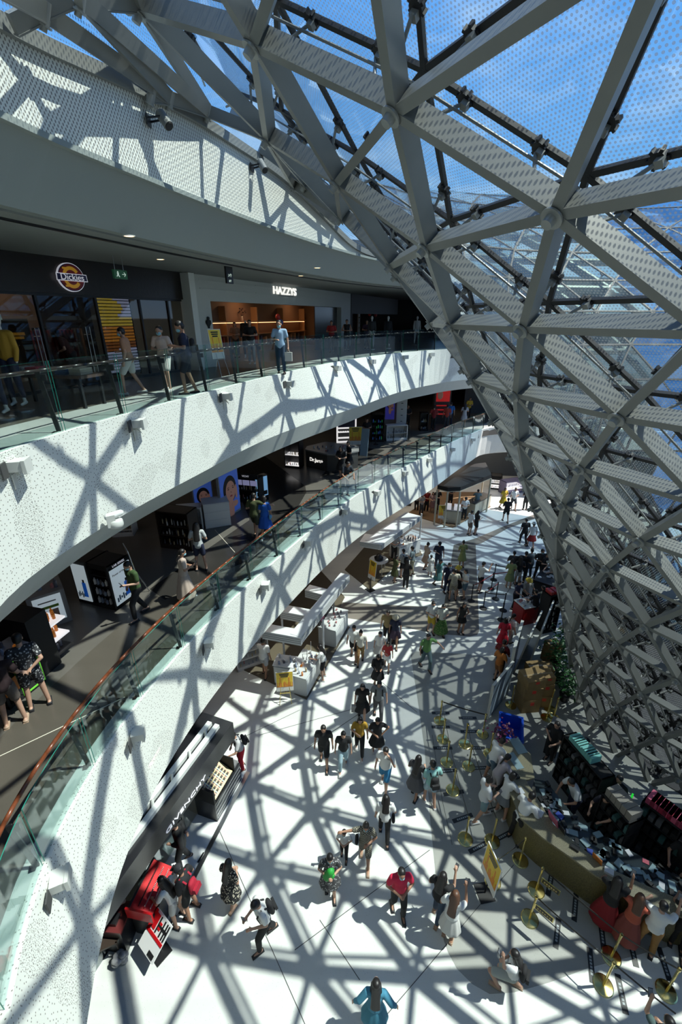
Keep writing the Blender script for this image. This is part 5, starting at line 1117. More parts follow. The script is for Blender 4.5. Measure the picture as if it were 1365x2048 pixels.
BPS = [(943, 1202, 'black queue post nearest the brown floor band'), (967, 1217, 'black queue post, lowest left of the red-belt queue'), (983, 1178, 'black queue post at the middle of the red belts'), (992, 1198, 'black queue post behind the red belt hook'), (1007, 1221, 'black queue post left of the red counter'), (1003, 1240, 'black queue post nearest the red counter corner'), (988, 1160, 'black queue post beside the queueing woman in green'), (1036, 1168, 'black queue post before the queueing group'), (1069, 1163, 'black queue post at the right of the queueing group')]
for u, v, lab in BPS: belt_post(u, v, 0, lab, 'black queue posts', .95, M_black, .17)
for p, q, l, m in [((943, 1202), (983, 1178), 'red belt at the left of the black-post queue', REDB), ((983, 1178), (1036, 1168), 'red belt behind the queueing woman in green', REDB), ((967, 1217), (1007, 1221), 'lower dark belt before the red counter', BELT), ((967, 1217), (992, 1198), 'short red belt with tied paper', REDB), ((1007, 1221), (1036, 1168), 'dark belt running to the queueing group', BELT), ((988, 1160), (1036, 1168), 'dark belt at the far side of the queueing group', BELT), ((1036, 1168), (1069, 1163), 'dark belt at the right of the queueing group', BELT)]: belt(p, q, l, m)

# ------------------------------------------------------------------ curved stone counter and what is on and behind it
outer = [(989, 1476), (1004, 1530), (1021, 1585), (1042, 1636), (1086, 1675), (1139, 1712), (1191, 1750), (1259, 1790), (1365, 1834), (1480, 1862)]
inner = [(1480, 1822), (1365, 1800), (1291, 1770), (1219, 1736), (1167, 1698), (1107, 1648), (1078, 1600), (1052, 1560), (1070, 1556), (1062, 1508), (1030, 1480)]
inner2 = [(1480, 1775), (1365, 1755), (1300, 1718), (1220, 1676), (1160, 1640), (1125, 1600), (1095, 1560), (1070, 1556)]
O = [at(u, v, 1.1) for u, v in outer]; I = [at(u, v, 1.1) for u, v in inner]; I2 = [at(u, v, 1.0) for u, v in inner2]
t = thing('stone_counter', 'long curved sales counter of speckled yellow stone', 'counter', (O[4].x, O[4].y, 0))
MB().prism([(p.x, p.y) for p in O + I], 1.05, 1.1).build('stone_top', M_stone, t, local=False)
cx = sum(p.x for p in O)/len(O) + 3; cy = sum(p.y for p in O)/len(O) + 2
O2 = [p + (Vector((cx, cy, 0)) - Vector((p.x, p.y, 0))).normalized()*.05 for p in O]; Ii = [p + (Vector((cx, cy, 0)) - Vector((p.x, p.y, 0))).normalized()*.15 for p in O]
MB().prism([(p.x, p.y) for p in O2] + [(p.x, p.y) for p in reversed(Ii)], 0, 1.05).build('stone_front', M_stoneside, t, local=False)
I3 = I[:7] + I2[::-1]; MB().prism([(p.x, p.y) for p in I[:7]] + [(p.x, p.y) for p in reversed(I2)], .0, .95).build('glass_case', mat('dark_glass_case', (.03, .04, .045), .12), t, local=False)
rnd = random.Random(5)
citem = [mat('ci_%d' % i, c, r_) for i, (c, r_) in enumerate([((.6, .62, .65), .3), ((.02, .02, .02), .3), ((.02, .05, .3), .4), ((.25, .35, .38), .15), ((.45, .08, .12), .4), ((.5, .42, .1), .5)])]
names = [('paper_pack', 'white paper pack lying on the dark counter case'), ('card_reader', 'black card reader on the counter'), ('blue_box', 'blue box on the dark counter case'), ('plastic_sheet', 'clear plastic packet on the dark counter case'), ('red_leaflet', 'red leaflet on the counter'), ('yellow_tag', 'yellow tag on the counter')]
for k in range(90):
    i = rnd.randrange(6); f = rnd.random()*5.98; j = int(f); f -= j; a = I[j].lerp(I[j+1], f); q = I2[min(j, 6)].lerp(I2[min(j + 1, 7)], f); g = rnd.random()*.9 + .05; p = a.lerp(q, g); ty = ([0, 1, 3, 3, 3, 1, 1, 3, 0, 1, 2, 3, 1, 4] + [3, 1])[rnd.randrange(16)]; ty = 1 if k % 2 and ty in (2, 4) else ty
    w, d, h = [(.11, .15, .01), (.08, .14, .06), (.13, .17, .07), (.13, .2, .03), (.1, .13, .01)][ty]
    o = MB().box(-w/2, w/2, -d/2, d/2, 0, h).build(names[ty][0], citem[ty]); o.location = (p.x, p.y, .955); o.rotation_euler = (0, 0, rnd.random()*3); tag(o, names[ty][1], names[ty][0].replace('_', ' '), names[ty][0].replace('_', ' ') + 's on the counter case')
def put(name, label, cat, u, v, z, w, d, h, m, rot=0, tilt=0):
    o = MB().box(-w/2, w/2, -d/2, d/2, 0, h).build(name, m); o.location = at(u, v, z); o.rotation_euler = (tilt, 0, rot); tag(o, label, cat); return o
put('paper_sign', 'white and pink card stand on the stone counter', 'card', 1108, 1645, 1.1, .30, .02, .34, mat('pink_card'), 1.9, -.3); put('paper_sign', 'small dark framed card beside the pink one on the stone counter', 'card', 1124, 1662, 1.1, .22, .02, .26, M_dark, 1.9, -.3)
put('paper_sign', 'amber framed card standing on the middle of the stone counter', 'card', 1195, 1722, 1.1, .22, .02, .24, mat('orange_card'), 2.1, -.3)
put('phone', 'phone lying on the stone counter between the leaning customers', 'phone', 1043, 1582, 1.1, .12, .16, .01, citem[0], .3); put('card_reader', 'grey card reader on the stone counter near the amber card', 'card reader', 1150, 1697, 1.1, .1, .18, .06, citem[1], .9); put('card_reader', 'grey card reader at the elbow of the woman in the red skirt', 'card reader', 1218, 1745, 1.1, .12, .18, .07, citem[0], 1.0)
put('envelope', 'white paper beside the leaning man in black trousers', 'paper', 1076, 1623, 1.1, .2, .26, .01, citem[0], .8); put('card_reader', 'black card reader by the second leaning customer', 'card reader', 1033, 1553, 1.1, .12, .16, .06, citem[1], .3)
put('plastic_packet', 'long clear plastic packet at the far end of the stone counter', 'packet', 1037, 1492, 1.1, .3, .5, .02, citem[3], .2); put('plastic_packet', 'narrow clear packet along the inner edge of the stone counter', 'packet', 1031, 1522, 1.1, .22, .5, .012, citem[3], .25)
# plant, blue bin
t = thing('orchid_plant', 'purple leaved flowering plant at the far end of the stone counter', 'plant', at(1003, 1476, 1.1)); MB().lathe([(.1, 0), (.13, .15), (.12, .16)], 16).build('pot', M_dark, t); mb = MB(); rnd = random.Random(2)
for k in range(90):
    p = Vector((rnd.gauss(0, .16), rnd.gauss(0, .16), .15 + rnd.random()*.3)); a_ = rnd.random()*6.3; d1 = Vector((cos(a_), sin(a_), .4))*.05; d2 = Vector((-sin(a_), cos(a_), .2))*.03; mb.add([p - d1, p + d2, p + d1, p - d2], [(0, 1, 2, 3)])
mb.build('leaves', mat('purple_leaf', (.12, .01, .06), .5), t)
b4 = [at(1001, 1424, .55), at(1046, 1436, .55), at(1047, 1484, .55)]; e = (b4[1] - b4[0]); r = atan2(e.y, e.x); L = e.length; D = (b4[2] - b4[1]).length
t = thing('blue_bin', 'open bright blue plastic bin behind the stone counter end', 'bin', (b4[0].x, b4[0].y, 0), r); BL = mat('bin_blue', (.005, .06, .45), .35)
mb = MB(); mb.box(0, L, -D, 0, 0, .03); mb.box(0, .03, -D, 0, 0, .55); mb.box(L - .03, L, -D, 0, 0, .55); mb.box(0, L, -.03, 0, 0, .55); mb.box(0, L, -D, -D + .03, 0, .55); mb.build('bin_body', BL, t); mb = MB(); mb.box(-.03, L + .03, 0, .03, .5, .56); mb.box(-.03, L + .03, -D - .03, -D, .5, .56); mb.box(-.03, 0, -D, 0, .5, .56); mb.box(L, L + .03, -D, 0, .5, .56); mb.build('rim', BL, t)
# work table behind
t, L = desk('work_table', 'grey topped work table behind the stone counter', (1084, 1505), (1112, 1520), .7, .95, M_dark, mat('grey_table_top', (.16, .16, .16), .35), 'table')
# shelves with cyan and pink boxes
def boxshelf(label, a, b, z, dep, mk, lab2, grp, top=1):
    a, b = at(*a, z), at(*b, z); a.z = b.z = 0; r = atan2(b.y - a.y, b.x - a.x); L = (b - a).length; t = thing('stock_shelf', label, 'shelf', a, r)
    mb = MB(); mb.box(0, L, 0, dep, z - .04, z); mb.box(0, L, dep - .03, dep, 0, z); mb.box(0, L, 0, dep, 0, .08)
    for k in range(int(L/.8) + 2): x = min(L - .03, k*.8); mb.box(x, x + .03, 0, dep, 0, z)
    mb.build('carcass', M_black, t)
    for zz in (.45, .85, 1.25): MB().box(0, L, 0, dep - .03, zz, zz + .02).build('shelf', M_dark, t)
    M = Matrix.LocRotScale(t.location, t.rotation_euler, None)
    rnd = random.Random(4)
    for zz in (.08, .47, .87, 1.27):
        n = int(L/.16)
        for k in range(n):
            x = .05 + k*.16; hh = .12 + .1*rnd.random(); o = MB().box(x, x + .11, .03, .2, zz, zz + hh).build('stock_packet', mat(['stock_dark', 'stock_grey', 'stock_teal'][rnd.choice([0, 0, 0, 1, 2])], (.02, .02, .02), .5)); o.matrix_world = M; tag(o, 'dark stock packet on the ' + lab2, 'packet', 'dark packets on the ' + lab2)
    return t, L, M
mat('stock_grey', (.12, .12, .13), .5); mat('stock_teal', (.05, .12, .12), .5)
t, L, M = boxshelf('long black stock shelf topped with turquoise boxes before the glass', (1128, 1470), (1205, 1560), 1.7, .42, None, 'black stock shelf with turquoise boxes', '')
CY = mat('turquoise_box', (.18, .50, .47), .45)
for k in range(11):
    x = .15 + k*(L - .4)/14; o = MB().box(x, x + .09 + .005*(k % 3), .04, .36, 1.70, 1.70 + (.16 if k < 6 else .2)).build('turquoise_carton', CY); o.matrix_world = M; tag(o, 'turquoise carton standing on top of the long black stock shelf', 'carton', 'turquoise cartons on the stock shelf')
t, L, M = boxshelf('black stock shelf carrying a row of wrapped grey parcels', (1205, 1585), (1262, 1650), 1.7, .42, None, 'black stock shelf with wrapped parcels', '')
GYB = mat('grey_wrap', (.24, .22, .19), .5, bump=.5)
for k in range(5):
    x = .05 + k*(L - .1)/5; o = MB().box(x, x + (L - .15)/5, .03, .38, 1.70, 1.93).build('wrapped_parcel', GYB); o.matrix_world = M; tag(o, 'grey wrapped parcel in the row on top of the second black stock shelf', 'parcel', 'wrapped parcels on the stock shelf')
t, L, M = boxshelf('black stock shelf topped with pink and red boxes at the right edge', (1285, 1602), (1400, 1690), 1.7, .42, None, 'black stock shelf with pink boxes', '')
for k in range(12):
    x = .05 + k*(L - .1)/12; o = MB().box(x, x + .17, .03, .38, 1.70, 1.88).build('pink_carton', mat('pink_carton_%d' % (k % 2), [(.55, .10, .18), (.35, .02, .05)][k % 2], .35)); o.matrix_world = M; tag(o, ['pink', 'dark red'][k % 2] + ' carton on top of the right stock shelf', 'carton', ['pink', 'dark red'][k % 2] + ' cartons on the right stock shelf')
# green lit ladder mark
t = thing('green_light_strip', 'short strip of green lights between the two stock shelves', 'light strip', at(1252, 1625, .9), .9); mb = MB()
for k in range(12): mb.box(-.02, .02, -.02, .02, k*.06, k*.06 + .045)
mb.build('green_led', mat('green_led', (.02, .5, .05), .4, emit=(.02, .7, .05), es=.7), t)
# boards, cardboard boxes, greenery near the funnel foot
def board(label, pa, pb, h, m, lean=0.12, th=.04, mats2=None):
    a, b = at(*pa), at(*pb); r = atan2(b.y - a.y, b.x - a.x); L = (b - a).length; t = thing('partition_board', label, 'board', a, r); Mx = Matrix.Rotation(lean, 4, 'X')
    MB().box(0, L, 0, th, 0, h, 0, Mx).build('panel', m, t); mb = MB(); mb.box(-.02, L + .02, -.01, th + .01, h, h + .03, 0, Mx); mb.box(-.03, 0, -.01, th + .01, 0, h, 0, Mx); mb.box(L, L + .03, -.01, th + .01, 0, h, 0, Mx); mb.build('edge_frame', M_fix, t)
    if mats2: 
        mb = MB()
        for k in range(3): mb.add([Mx @ Vector((L*(.1 + .3*k), -.012, h*.1)), Mx @ Vector((L*(.25 + .3*k), -.012, h*.1)), Mx @ Vector((L*(.33 + .3*k), -.012, h*.9)), Mx @ Vector((L*(.28 + .3*k), -.012, h*.9)), Mx @ Vector((L*(.1 + .3*k), -.004, h*.1)), Mx @ Vector((L*(.25 + .3*k), -.004, h*.1)), Mx @ Vector((L*(.33 + .3*k), -.004, h*.9)), Mx @ Vector((L*(.28 + .3*k), -.004, h*.9))], [(0, 1, 2, 3), (7, 6, 5, 4), (0, 4, 5, 1), (1, 5, 6, 2), (2, 6, 7, 3), (3, 7, 4, 0)])
        mb.build('faceted_print', mats2, t)
board('blue grey board with slanting pale facets beside the queue', (977, 1438), (1016, 1388), 1.45, mat('board_blue_grey', (.14, .19, .25), .4), 0, .06, mat('board_pale_facet', (.32, .40, .48), .4))
board('tall black board with a brown glow behind the people in red and orange', (1016, 1380), (1032, 1322), 1.9, mat('board_black_brown', (.03, .022, .018), .25), 0, .08)
board('black glossy board leaning next to the tall one', (1030, 1345), (1056, 1290), 1.8, mat('board_gloss_black', (.02, .022, .025), .15), .15)
board('teal grey wrapped board next to the black shelf with red boxes', (1058, 1335), (1082, 1275), 1.9, mat('board_teal', (.12, .18, .19), .25), .1)
CB = mat('cardboard', (.26, .17, .07), .75, var=.15, vs=4); TAPE = mat('red_tape_label', (.6, .03, .02), .5)
def carton(u, v, z, w, d, h, rot, lab):
    o = thing('cardboard_box', lab, 'cardboard box', at(u, v, 0) + Vector((0, 0, z)), rot, 'cardboard boxes piled behind the boards'); MB().box(-w/2, w/2, -d/2, d/2, 0, h).build('carton', CB, o); MB().box(-.05, .08, -d/2 - .004, -d/2, h*.6, h*.85).build('red_label', TAPE, o); MB().box(-w/2, w/2, -.03, .03, h, h + .003).build('tape', mat('tape_tan', (.35, .26, .14), .3), o)
for i, a in enumerate([(1052, 1412, 0, .62, .6, .55, .1), (1052, 1412, .56, .62, .58, .5, .05), (1052, 1412, 1.07, .66, .6, .35, .2), (1080, 1404, 0, .5, .5, .5, -.1), (1080, 1404, .51, .5, .48, .5, 0), (1080, 1404, 1.02, .45, .45, .3, .1), (1062, 1374, 0, .5, .5, .55, .15), (1062, 1374, .56, .5, .5, .45, .1), (1085, 1370, 0, .5, .5, .5, -.2), (1085, 1370, .51, .45, .45, .4, -.1), (1100, 1322, 0, .5, .5, .5, .3), (1100, 1322, .51, .5, .45, .4, .2)]):
    carton(*a, ['brown cardboard box, bottom of the nearest stack', 'brown cardboard box, second in the nearest stack', 'wide open-topped box crowning the nearest stack', 'bottom box of the stack right of the nearest one', 'middle box of the stack right of the nearest one', 'top box of the stack right of the nearest one', 'lower box of the back left stack', 'upper box of the back left stack', 'lower box of the back right stack', 'upper box of the back right stack', 'lower box under the green plants', 'upper box under the green plants'][i])
for i, (u, v, s_) in enumerate([(1118, 1365, 1.0), (1128, 1400, .9), (1108, 1335, 1.1), (1122, 1300, .9)]):
    t = thing('leafy_plant', ['leafy green plant at the funnel foot beside the boxes', 'leafy green plant at the funnel foot, nearest one', 'leafy green plant at the funnel foot behind the boxes', 'leafy green plant at the funnel foot, farthest one'][i], 'plant', at(u, v), 0, 'green plants at the foot of the glass'); MB().lathe([(.14, 0), (.2, .3), (.19, .32)], 14).build('pot', M_dark, t); mb = MB(); rnd = random.Random(i)
    for k in range(140):
        p = Vector((rnd.gauss(0, .2), rnd.gauss(0, .2), .35 + rnd.random()*.9*s_)); a_ = rnd.random()*6.3; d1 = Vector((cos(a_), sin(a_), .5))*.09; d2 = Vector((-sin(a_), cos(a_), .2))*.035; mb.add([p - d1, p + d2, p + d1, p - d2], [(0, 1, 2, 3)])
    mb.build('leaves', mat('leaf_green2', (.02, .10, .02), .5), t)
for i, (u, v) in enumerate([(1100, 1418), (1108, 1436), (1094, 1436)]): gold_post(u, v, ['spare brass post stored by the boxes, far one', 'spare brass post stored by the boxes, near right one', 'spare brass post stored by the boxes, near left one'][i], grp='spare brass posts stored by the boxes')
# red counter and dark counter
RC = mat('red_counter', (.30, .008, .008), .35)
t, L = desk('sales_counter', 'bright red sales counter with a white top full of goods', (1022, 1233), (1044, 1253), 1.1, .92, RC, mat('white_top', (.6, .62, .62), .3))
t['noun'] = 'item on the red counter'; products(t, .1, L - .1, .1, 1.0, .92, 16, (.04, .14), .12, ms=[prod[1], prod[0], prod[4]], name='goods', seed=31); del t['noun']
t, L = desk('sales_counter', 'dark sales counter with papers behind the red one', (1062, 1192), (1100, 1205), 1.6, .92, M_black, M_dark)
t['noun'] = 'paper pile on the dark counter'; products(t, .1, L - .1, .3, 1.4, .92, 8, (.02, .06), .2, ms=[prod[0]], name='paper_pile', seed=32); del t['noun']
a, r, L = kiosk_frame((1086, 1268), (1112, 1262), 0)
t = shelving_unit('stepped_rack', 'dark rack with red boxes on top against the funnel foot', 'rack', a, r, L, .5, 1.9, M_black, 5, 5, 'packet on the dark stepped rack', ms=[prod[1], prod[0]]); 
for k in range(3): MB().box(.05 + k*L*.3, L*.28 + k*L*.3, .05, .4, 1.9, 2.05).build('red_box', mat('red_carton', (.4, .02, .02), .4), t)
# ------------------------------------------------------------------ people
SKIN = mat('skin_light', (.46, .27, .19), .55); SKIN2 = mat('skin_tan', (.36, .19, .12), .55)
HAIRM = mat('hair_black', (.012, .010, .010), .45); HAIRB = mat('hair_brown', (.10, .045, .025), .5); MASKB = mat('mask_blue', (.25, .52, .62), .7); MASKW = mat('mask_white', (.7, .72, .72), .7)
EYE = mat('eye_dark', (.02, .015, .012), .3); SHOEW = mat('shoe_white', (.6, .6, .6), .6); SHOEB = mat('shoe_black', (.015, .015, .018), .6); SHOET = mat('shoe_tan', (.4, .28, .2), .6)
CLO = {}
def cloth(c, pat=None):
    key = 'cloth_%s_%s' % (c, pat)
    if key in MATS: return MATS[key]
    m = mat(key, c, .85)
    if pat:
        t, b = node_setup(m); tcn = t.nodes.new('ShaderNodeTexCoord'); v = t.nodes.new('ShaderNodeTexVoronoi' if pat != 'plaid' else 'ShaderNodeTexChecker'); v.inputs['Scale'].default_value = 22 if pat != 'plaid' else 30
        t.links.new(tcn.outputs['Object'], v.inputs['Vector'])
        c2 = {'floral': (.55, .5, .4), 'print': (.4, .4, .4), 'plaid': (.30, .28, .22), 'green': (.25, .3, .12)}[pat]
        if pat == 'plaid': v.inputs['Color1'].default_value = (*c, 1); v.inputs['Color2'].default_value = (*c2, 1); t.links.new(v.outputs['Color'], b.inputs['Base Color'])
        else:
            mk = mth(t, 'LESS_THAN', v.outputs['Distance'], .34); mxc = t.nodes.new('ShaderNodeMixRGB'); mxc.inputs[1].default_value = (*c, 1); mxc.inputs[2].default_value = (*c2, 1); t.links.new(mk, mxc.inputs[0]); t.links.new(mxc.outputs[0], b.inputs['Base Color'])
    return m
BLK = (.012, .012, .014); WHT = (.72, .73, .72); GRY = (.22, .24, .25); NVY = (.015, .02, .05); DEN = (.16, .26, .36); LDEN = (.32, .45, .52); KHK = (.30, .22, .10); RED = (.55, .02, .05); TEAL = (.26, .50, .48); DTEAL = (.04, .13, .15); OLV = (.05, .06, .02); MUS = (.36, .21, .02); BEI = (.5, .37, .28); LIL = (.42, .38, .42); LBL = (.30, .45, .62); GRN = (.14, .30, .10); YEL = (.55, .38, .04); PNK = (.62, .02, .07); COR = (.42, .09, .05); DGR = (.05, .05, .055); MAR = (.2, .01, .01); ORG = (.5, .14, .02); BLU = (.01, .08, .45); BRN = (.14, .05, .02)
def remesh(o, vox, sm=4):
    m = o.modifiers.new('remesh', 'REMESH'); m.mode = 'VOXEL'; m.voxel_size = vox; m.use_smooth_shade = True
    if sm: q = o.modifiers.new('smooth', 'SMOOTH'); q.iterations = sm; q.factor = .5
ARMS = {  # elbow and wrist offsets from the shoulder for (left, right), x outwards, y forward, z up
 'down': ((.07, -.02, -.27), (.09, .06, -.50)), 'swingf': ((.06, .10, -.25), (.07, .26, -.43)), 'swingb': ((.07, -.12, -.24), (.09, -.16, -.48)),
 'phone': ((.05, .02, -.26), (-.05, .27, -.20)), 'ear': ((.10, .10, -.22), (-.04, .10, .06)), 'raise': ((.06, .20, -.10), (.0, .32, .16)), 'lift': ((.08, .18, .06), (.06, .22, .32)),
 'table': ((.10, .18, -.20), (.0, .40, -.24)), 'back': ((.08, -.12, -.24), (-.10, -.16, -.36)), 'side': ((.22, .06, -.14), (.36, .20, -.28)), 'hold': ((.10, .02, -.26), (-.10, .20, -.26)), 'around': ((.2, .02, -.06), (.42, .06, -.08)), 'hip': ((.20, -.06, -.20), (.04, .02, -.36)), 'out': ((.15, -.06, -.20), (.24, .00, -.40))}
NP = [0]
def person(u, v, z, h, head, arms, legs, top, bot, hair, label, extra='', near=None, loc=None, skin=None):
    """u, v: photo spot between the feet; head: facing in degrees (0 right, 90 away, 270 towards the camera)"""
    p = loc if loc else at(u, v, z); NP[0] += 1; D = (p - cam.location).length; near = D < 14.5 if near is None else near
    t = thing('person', label, 'person', p, radians(head) - pi/2); s = h/1.70; sk = skin or (SKIN if NP[0] % 3 else SKIN2)
    fem = 'f' in extra; kid = 'k' in extra; lean = radians(next((int(w[4:]) for w in extra.split() if w.startswith('lean')), 3)); nod = next((int(w[3:]) for w in extra.split() if w.startswith('nod')), 14)
    turn = radians(next((int(w[4:]) for w in extra.split() if w.startswith('turn')), 0))
    wd = .92 if fem else 1.0; vox = (.0105 if near else .017)
    st = {'walk': .22, 'walkr': -.22, 'stand': .03, 'apart': .0, 'wide': .10, 'kneel': .0, 'step': .13}[legs]
    hipz = .90 - abs(st)*.12; ax = .10*wd if legs != 'apart' else .15
    if legs == 'kneel': hipz = .62
    Rl = Matrix.Rotation(-lean, 4, 'X'); piv = Vector((0, 0, hipz))
    def up(x, y, zz): return (piv + (Rl @ (Vector((x, y, zz)) - Vector((0, 0, .90)))))*s
    def v3(x, y, zz): return Vector((x, y, zz))*s
    sh = .175*wd; L = []
    hips = [v3(-.085*wd, 0, hipz), v3(.085*wd, 0, hipz)]
    feet = [v3(-ax, st, .07), v3(ax, -st, .07 + (.03 if abs(st) > .15 else 0))]
    knees = [(hips[0] + feet[0])*.5 + v3(0, .05 + abs(st)*.25, .03), (hips[1] + feet[1])*.5 + v3(0, .05 + abs(st)*.2, .03)]
    if legs == 'kneel': feet = [v3(-.12, .22, .07), v3(.12, -.18, .07)]; knees = [v3(-.13, .42, .48), v3(.12, .25, .30)]
    if isinstance(arms, str): arms = (arms, arms)
    A_ = []
    for sgn, am in ((-1, arms[0]), (1, arms[1])):
        e_, w_ = ARMS[am]; S0 = up(sgn*sh, 0, 1.37); E0 = S0 + Rl @ Vector((sgn*e_[0], e_[1], e_[2]))*s; W0 = S0 + Rl @ Vector((sgn*w_[0], w_[1], w_[2]))*s
        A_.append((S0, E0, W0))
    hd = up(0, .035, 1.56); Rh = (Matrix.Rotation(turn, 4, 'Z') @ Matrix.Rotation(-radians(nod) - lean*.4, 4, 'X')).to_3x3(); R4 = Rh.to_4x4()
    k = 1.12 if kid else 1.0
    def hp(x, y, zz): return hd + Rh @ Vector((x, y, zz))*s*k
    b = MB(); n = 12
    # torso, neck, head
    b.cap(up(0, 0, .93), up(0, .01, 1.10), (.155*s*wd, .11*s), (.125*s*wd, .095*s)); b.cap(up(0, .01, 1.10), up(0, 0, 1.30), (.125*s*wd, .095*s), (.155*s*wd, .105*s)); b.cap(up(-sh*.7, 0, 1.37), up(sh*.7, 0, 1.37), .06*s, .06*s)
    b.cap(up(0, 0, 1.36), hp(0, -.01, -.06), .052*s, .048*s)
    b.ell(hp(0, .0, .02), (.074*s*k, .093*s*k, .092*s*k), 16, 12, M=R4); b.cap(hp(0, .035, -.03), hp(0, .045, -.07), .052*s*k, .035*s*k)
    b.cap(hp(0, .088, .01), hp(0, .105, -.018), .010*s*k, .014*s*k, 8, 3)
    for q in (-1, 1): b.ell(hp(q*.076, -.005, .0), (.012*s*k, .02*s*k, .03*s*k), 8, 6)
    # legs
    for i in (0, 1):
        b.cap(hips[i], knees[i], .082*s*wd, .055*s); b.cap(knees[i], feet[i] + Vector((0, 0, .02*s)), .055*s, .037*s); b.cap(feet[i] - Vector((0, .04*s, .02*s)), feet[i] + Vector((0, .13*s, -.045*s)), .036*s, .028*s)
    # arms and hands: palm, four bent fingers of different lengths, thumb
    for i, (S0, E0, W0) in enumerate(A_):
        b.cap(S0, E0, .048*s*wd, .038*s); b.cap(E0, W0, .038*s, .025*s)
        d = (W0 - E0).normalized(); sd_ = d.cross(Vector((0, 0, 1))); sd_ = sd_.normalized() if sd_.length > .3 else Vector((0, 1, 0)); sd_ = sd_ if i else -sd_
        nr = d.cross(sd_).normalized(); nr = nr if nr.z < 0 else -nr; pa = W0 + d*.045*s
        b.cap(W0, W0 + d*.065*s, (.028*s), (.030*s))
        for f in range(4):
            o0 = W0 + d*.07*s + sd_*(f - 1.5)*.020*s; ln = (.032, .038, .036, .028)[f]*s; m0 = o0 + d*ln + nr*.008*s; b.cap(o0, m0, .0095*s, .009*s, 7, 2); b.cap(m0, m0 + (d*.6 + nr*.7)*ln*.9, .009*s, .008*s, 7, 2)
        th0 = W0 + d*.03*s + sd_*(-.028*s); b.cap(th0, th0 + (d*.6 - sd_*.7 + nr*.4)*.045*s, .012*s, .010*s, 7, 2)
    o = b.build('body', sk, t); remesh(o, vox, 3)
    # clothes
    tm = cloth(*top) if isinstance(top[0], tuple) else cloth(top); c = MB(); g = .014*s
    sleeve = 1 if 'ls' in extra.split() else .52; slv0 = 'nosleeve' in extra
    c.cap(up(0, 0, .93 if bot[0] != 'dress' else .95), up(0, .01, 1.10), (.165*s*wd + g, .12*s + g), (.135*s*wd + g, .10*s + g)); c.cap(up(0, .01, 1.10), up(0, 0, 1.30), (.135*s*wd + g, .10*s + g), (.16*s*wd + g, .108*s + g)); c.cap(up(-sh*.75, 0, 1.365), up(sh*.75, 0, 1.365), .066*s + g*.6, .066*s + g*.6)
    if not slv0:
        for S0, E0, W0 in A_:
            c.cap(S0, S0.lerp(E0, 1 if sleeve == 1 else .62), .056*s + g, .050*s + g)
            if sleeve == 1: c.cap(E0, E0.lerp(W0, .85), .048*s + g*.6, .036*s + g*.6)
    o = c.build('shirt' if bot[0] != 'dress' else 'dress_top', tm, t); remesh(o, vox*1.3, 3)
    kind, bc = bot[0], bot[1]; bm_ = cloth(*bc) if isinstance(bc[0], tuple) else cloth(bc)
    if kind in ('pants', 'shorts', 'wide'):
        c = MB(); g2 = .012*s if kind != 'wide' else .03*s; c.cap(v3(-.05*wd, 0, hipz + .03), v3(.05*wd, 0, hipz + .03), .118*s, .118*s); fr = .80 if kind == 'shorts' else 1
        for i in (0, 1):
            K = hips[i].lerp(knees[i], fr if kind == 'shorts' else 1); c.cap(hips[i], K, .092*s*wd + g2, (.075 if kind == 'shorts' else .062)*s + g2)
            if kind != 'shorts': c.cap(K, K.lerp(feet[i] + Vector((0, 0, .03*s)), .93), .060*s + g2, .046*s + g2)
        o = c.build({'pants': 'trousers', 'wide': 'trousers', 'shorts': 'shorts'}[kind], bm_, t); remesh(o, vox*1.3, 3)
    else:
        zb_ = {'skirt': .50, 'dress': .46, 'long': .16, 'mini': .62}[kind]; rb = {'skirt': .24, 'dress': .25, 'long': .31, 'mini': .22}[kind] + abs(st)*.25; mb = MB(); prof = [(.0001, .98*s), (.12*wd*s, .98*s), (.165*wd*s, .90*s), (((.165*wd + rb)/2 + .01)*s, (.90 + zb_)/2*s), (rb*s, zb_*s), (rb*.97*s, (zb_ + .005)*s), (.05*s, (zb_ + .06)*s)]
        if hipz < .7: prof = [(r_, max(.12, z_ - .28*s)) for r_, z_ in prof]
        mb.lathe(prof, 36, sy=.82, wob=.045, wn=9); o = mb.build('skirt', bm_, t, smooth=True); q = o.modifiers.new('sub', 'SUBSURF'); q.levels = q.render_levels = 1
    # shoes
    shm = SHOEW if 'ws' in extra else (SHOET if 'ts' in extra else SHOEB)
    for i in (0, 1):
        mb = MB(); f = feet[i]; mb.cap(f + Vector((0, -.055*s, -.035*s)), f + Vector((0, .145*s, -.045*s)), (.047*s, .034*s), (.043*s, .024*s), 12, 4); mb.box(f.x - .042*s, f.x + .042*s, f.y - .09*s, f.y + .175*s, f.z - .07*s, f.z - .052*s)
        mb.build('shoe', shm, t, smooth=False)
    # hair
    hm = HAIRB if 'brown' in extra else HAIRM; mb = MB(); E_ = lambda x, y, zz, a, b_, c_: mb.ell(hp(x, y, zz), (a*s*k, b_*s*k, c_*s*k), 14, 9, M=R4)
    E_(0, -.018, .045, .083, .094, .082); E_(0, -.045, .0, .078, .065, .075)
    if hair in ('long', 'longer'):
        ln = -.30 if hair == 'long' else -.44; b0 = hp(0, -.06, .0); b1 = up(0, -.135, 1.56 + ln); mb.cap(b0, b1, (.085*s, .05*s), (.10*s, .035*s))
        for q in (-1, 1): mb.cap(hp(q*.07, -.0, .02), up(q*.10, -.03, 1.36), .03*s, .03*s)
    elif hair == 'bun': E_(0, -.06, .12, .045, .045, .04)
    elif hair == 'pony': mb.cap(hp(0, -.10, .04), up(0, -.15, 1.34), .03*s, .022*s)
    elif hair == 'bob': mb.cap(hp(0, -.04, .0), hp(0, -.05, -.09), (.09*s, .07*s), (.085*s, .055*s))
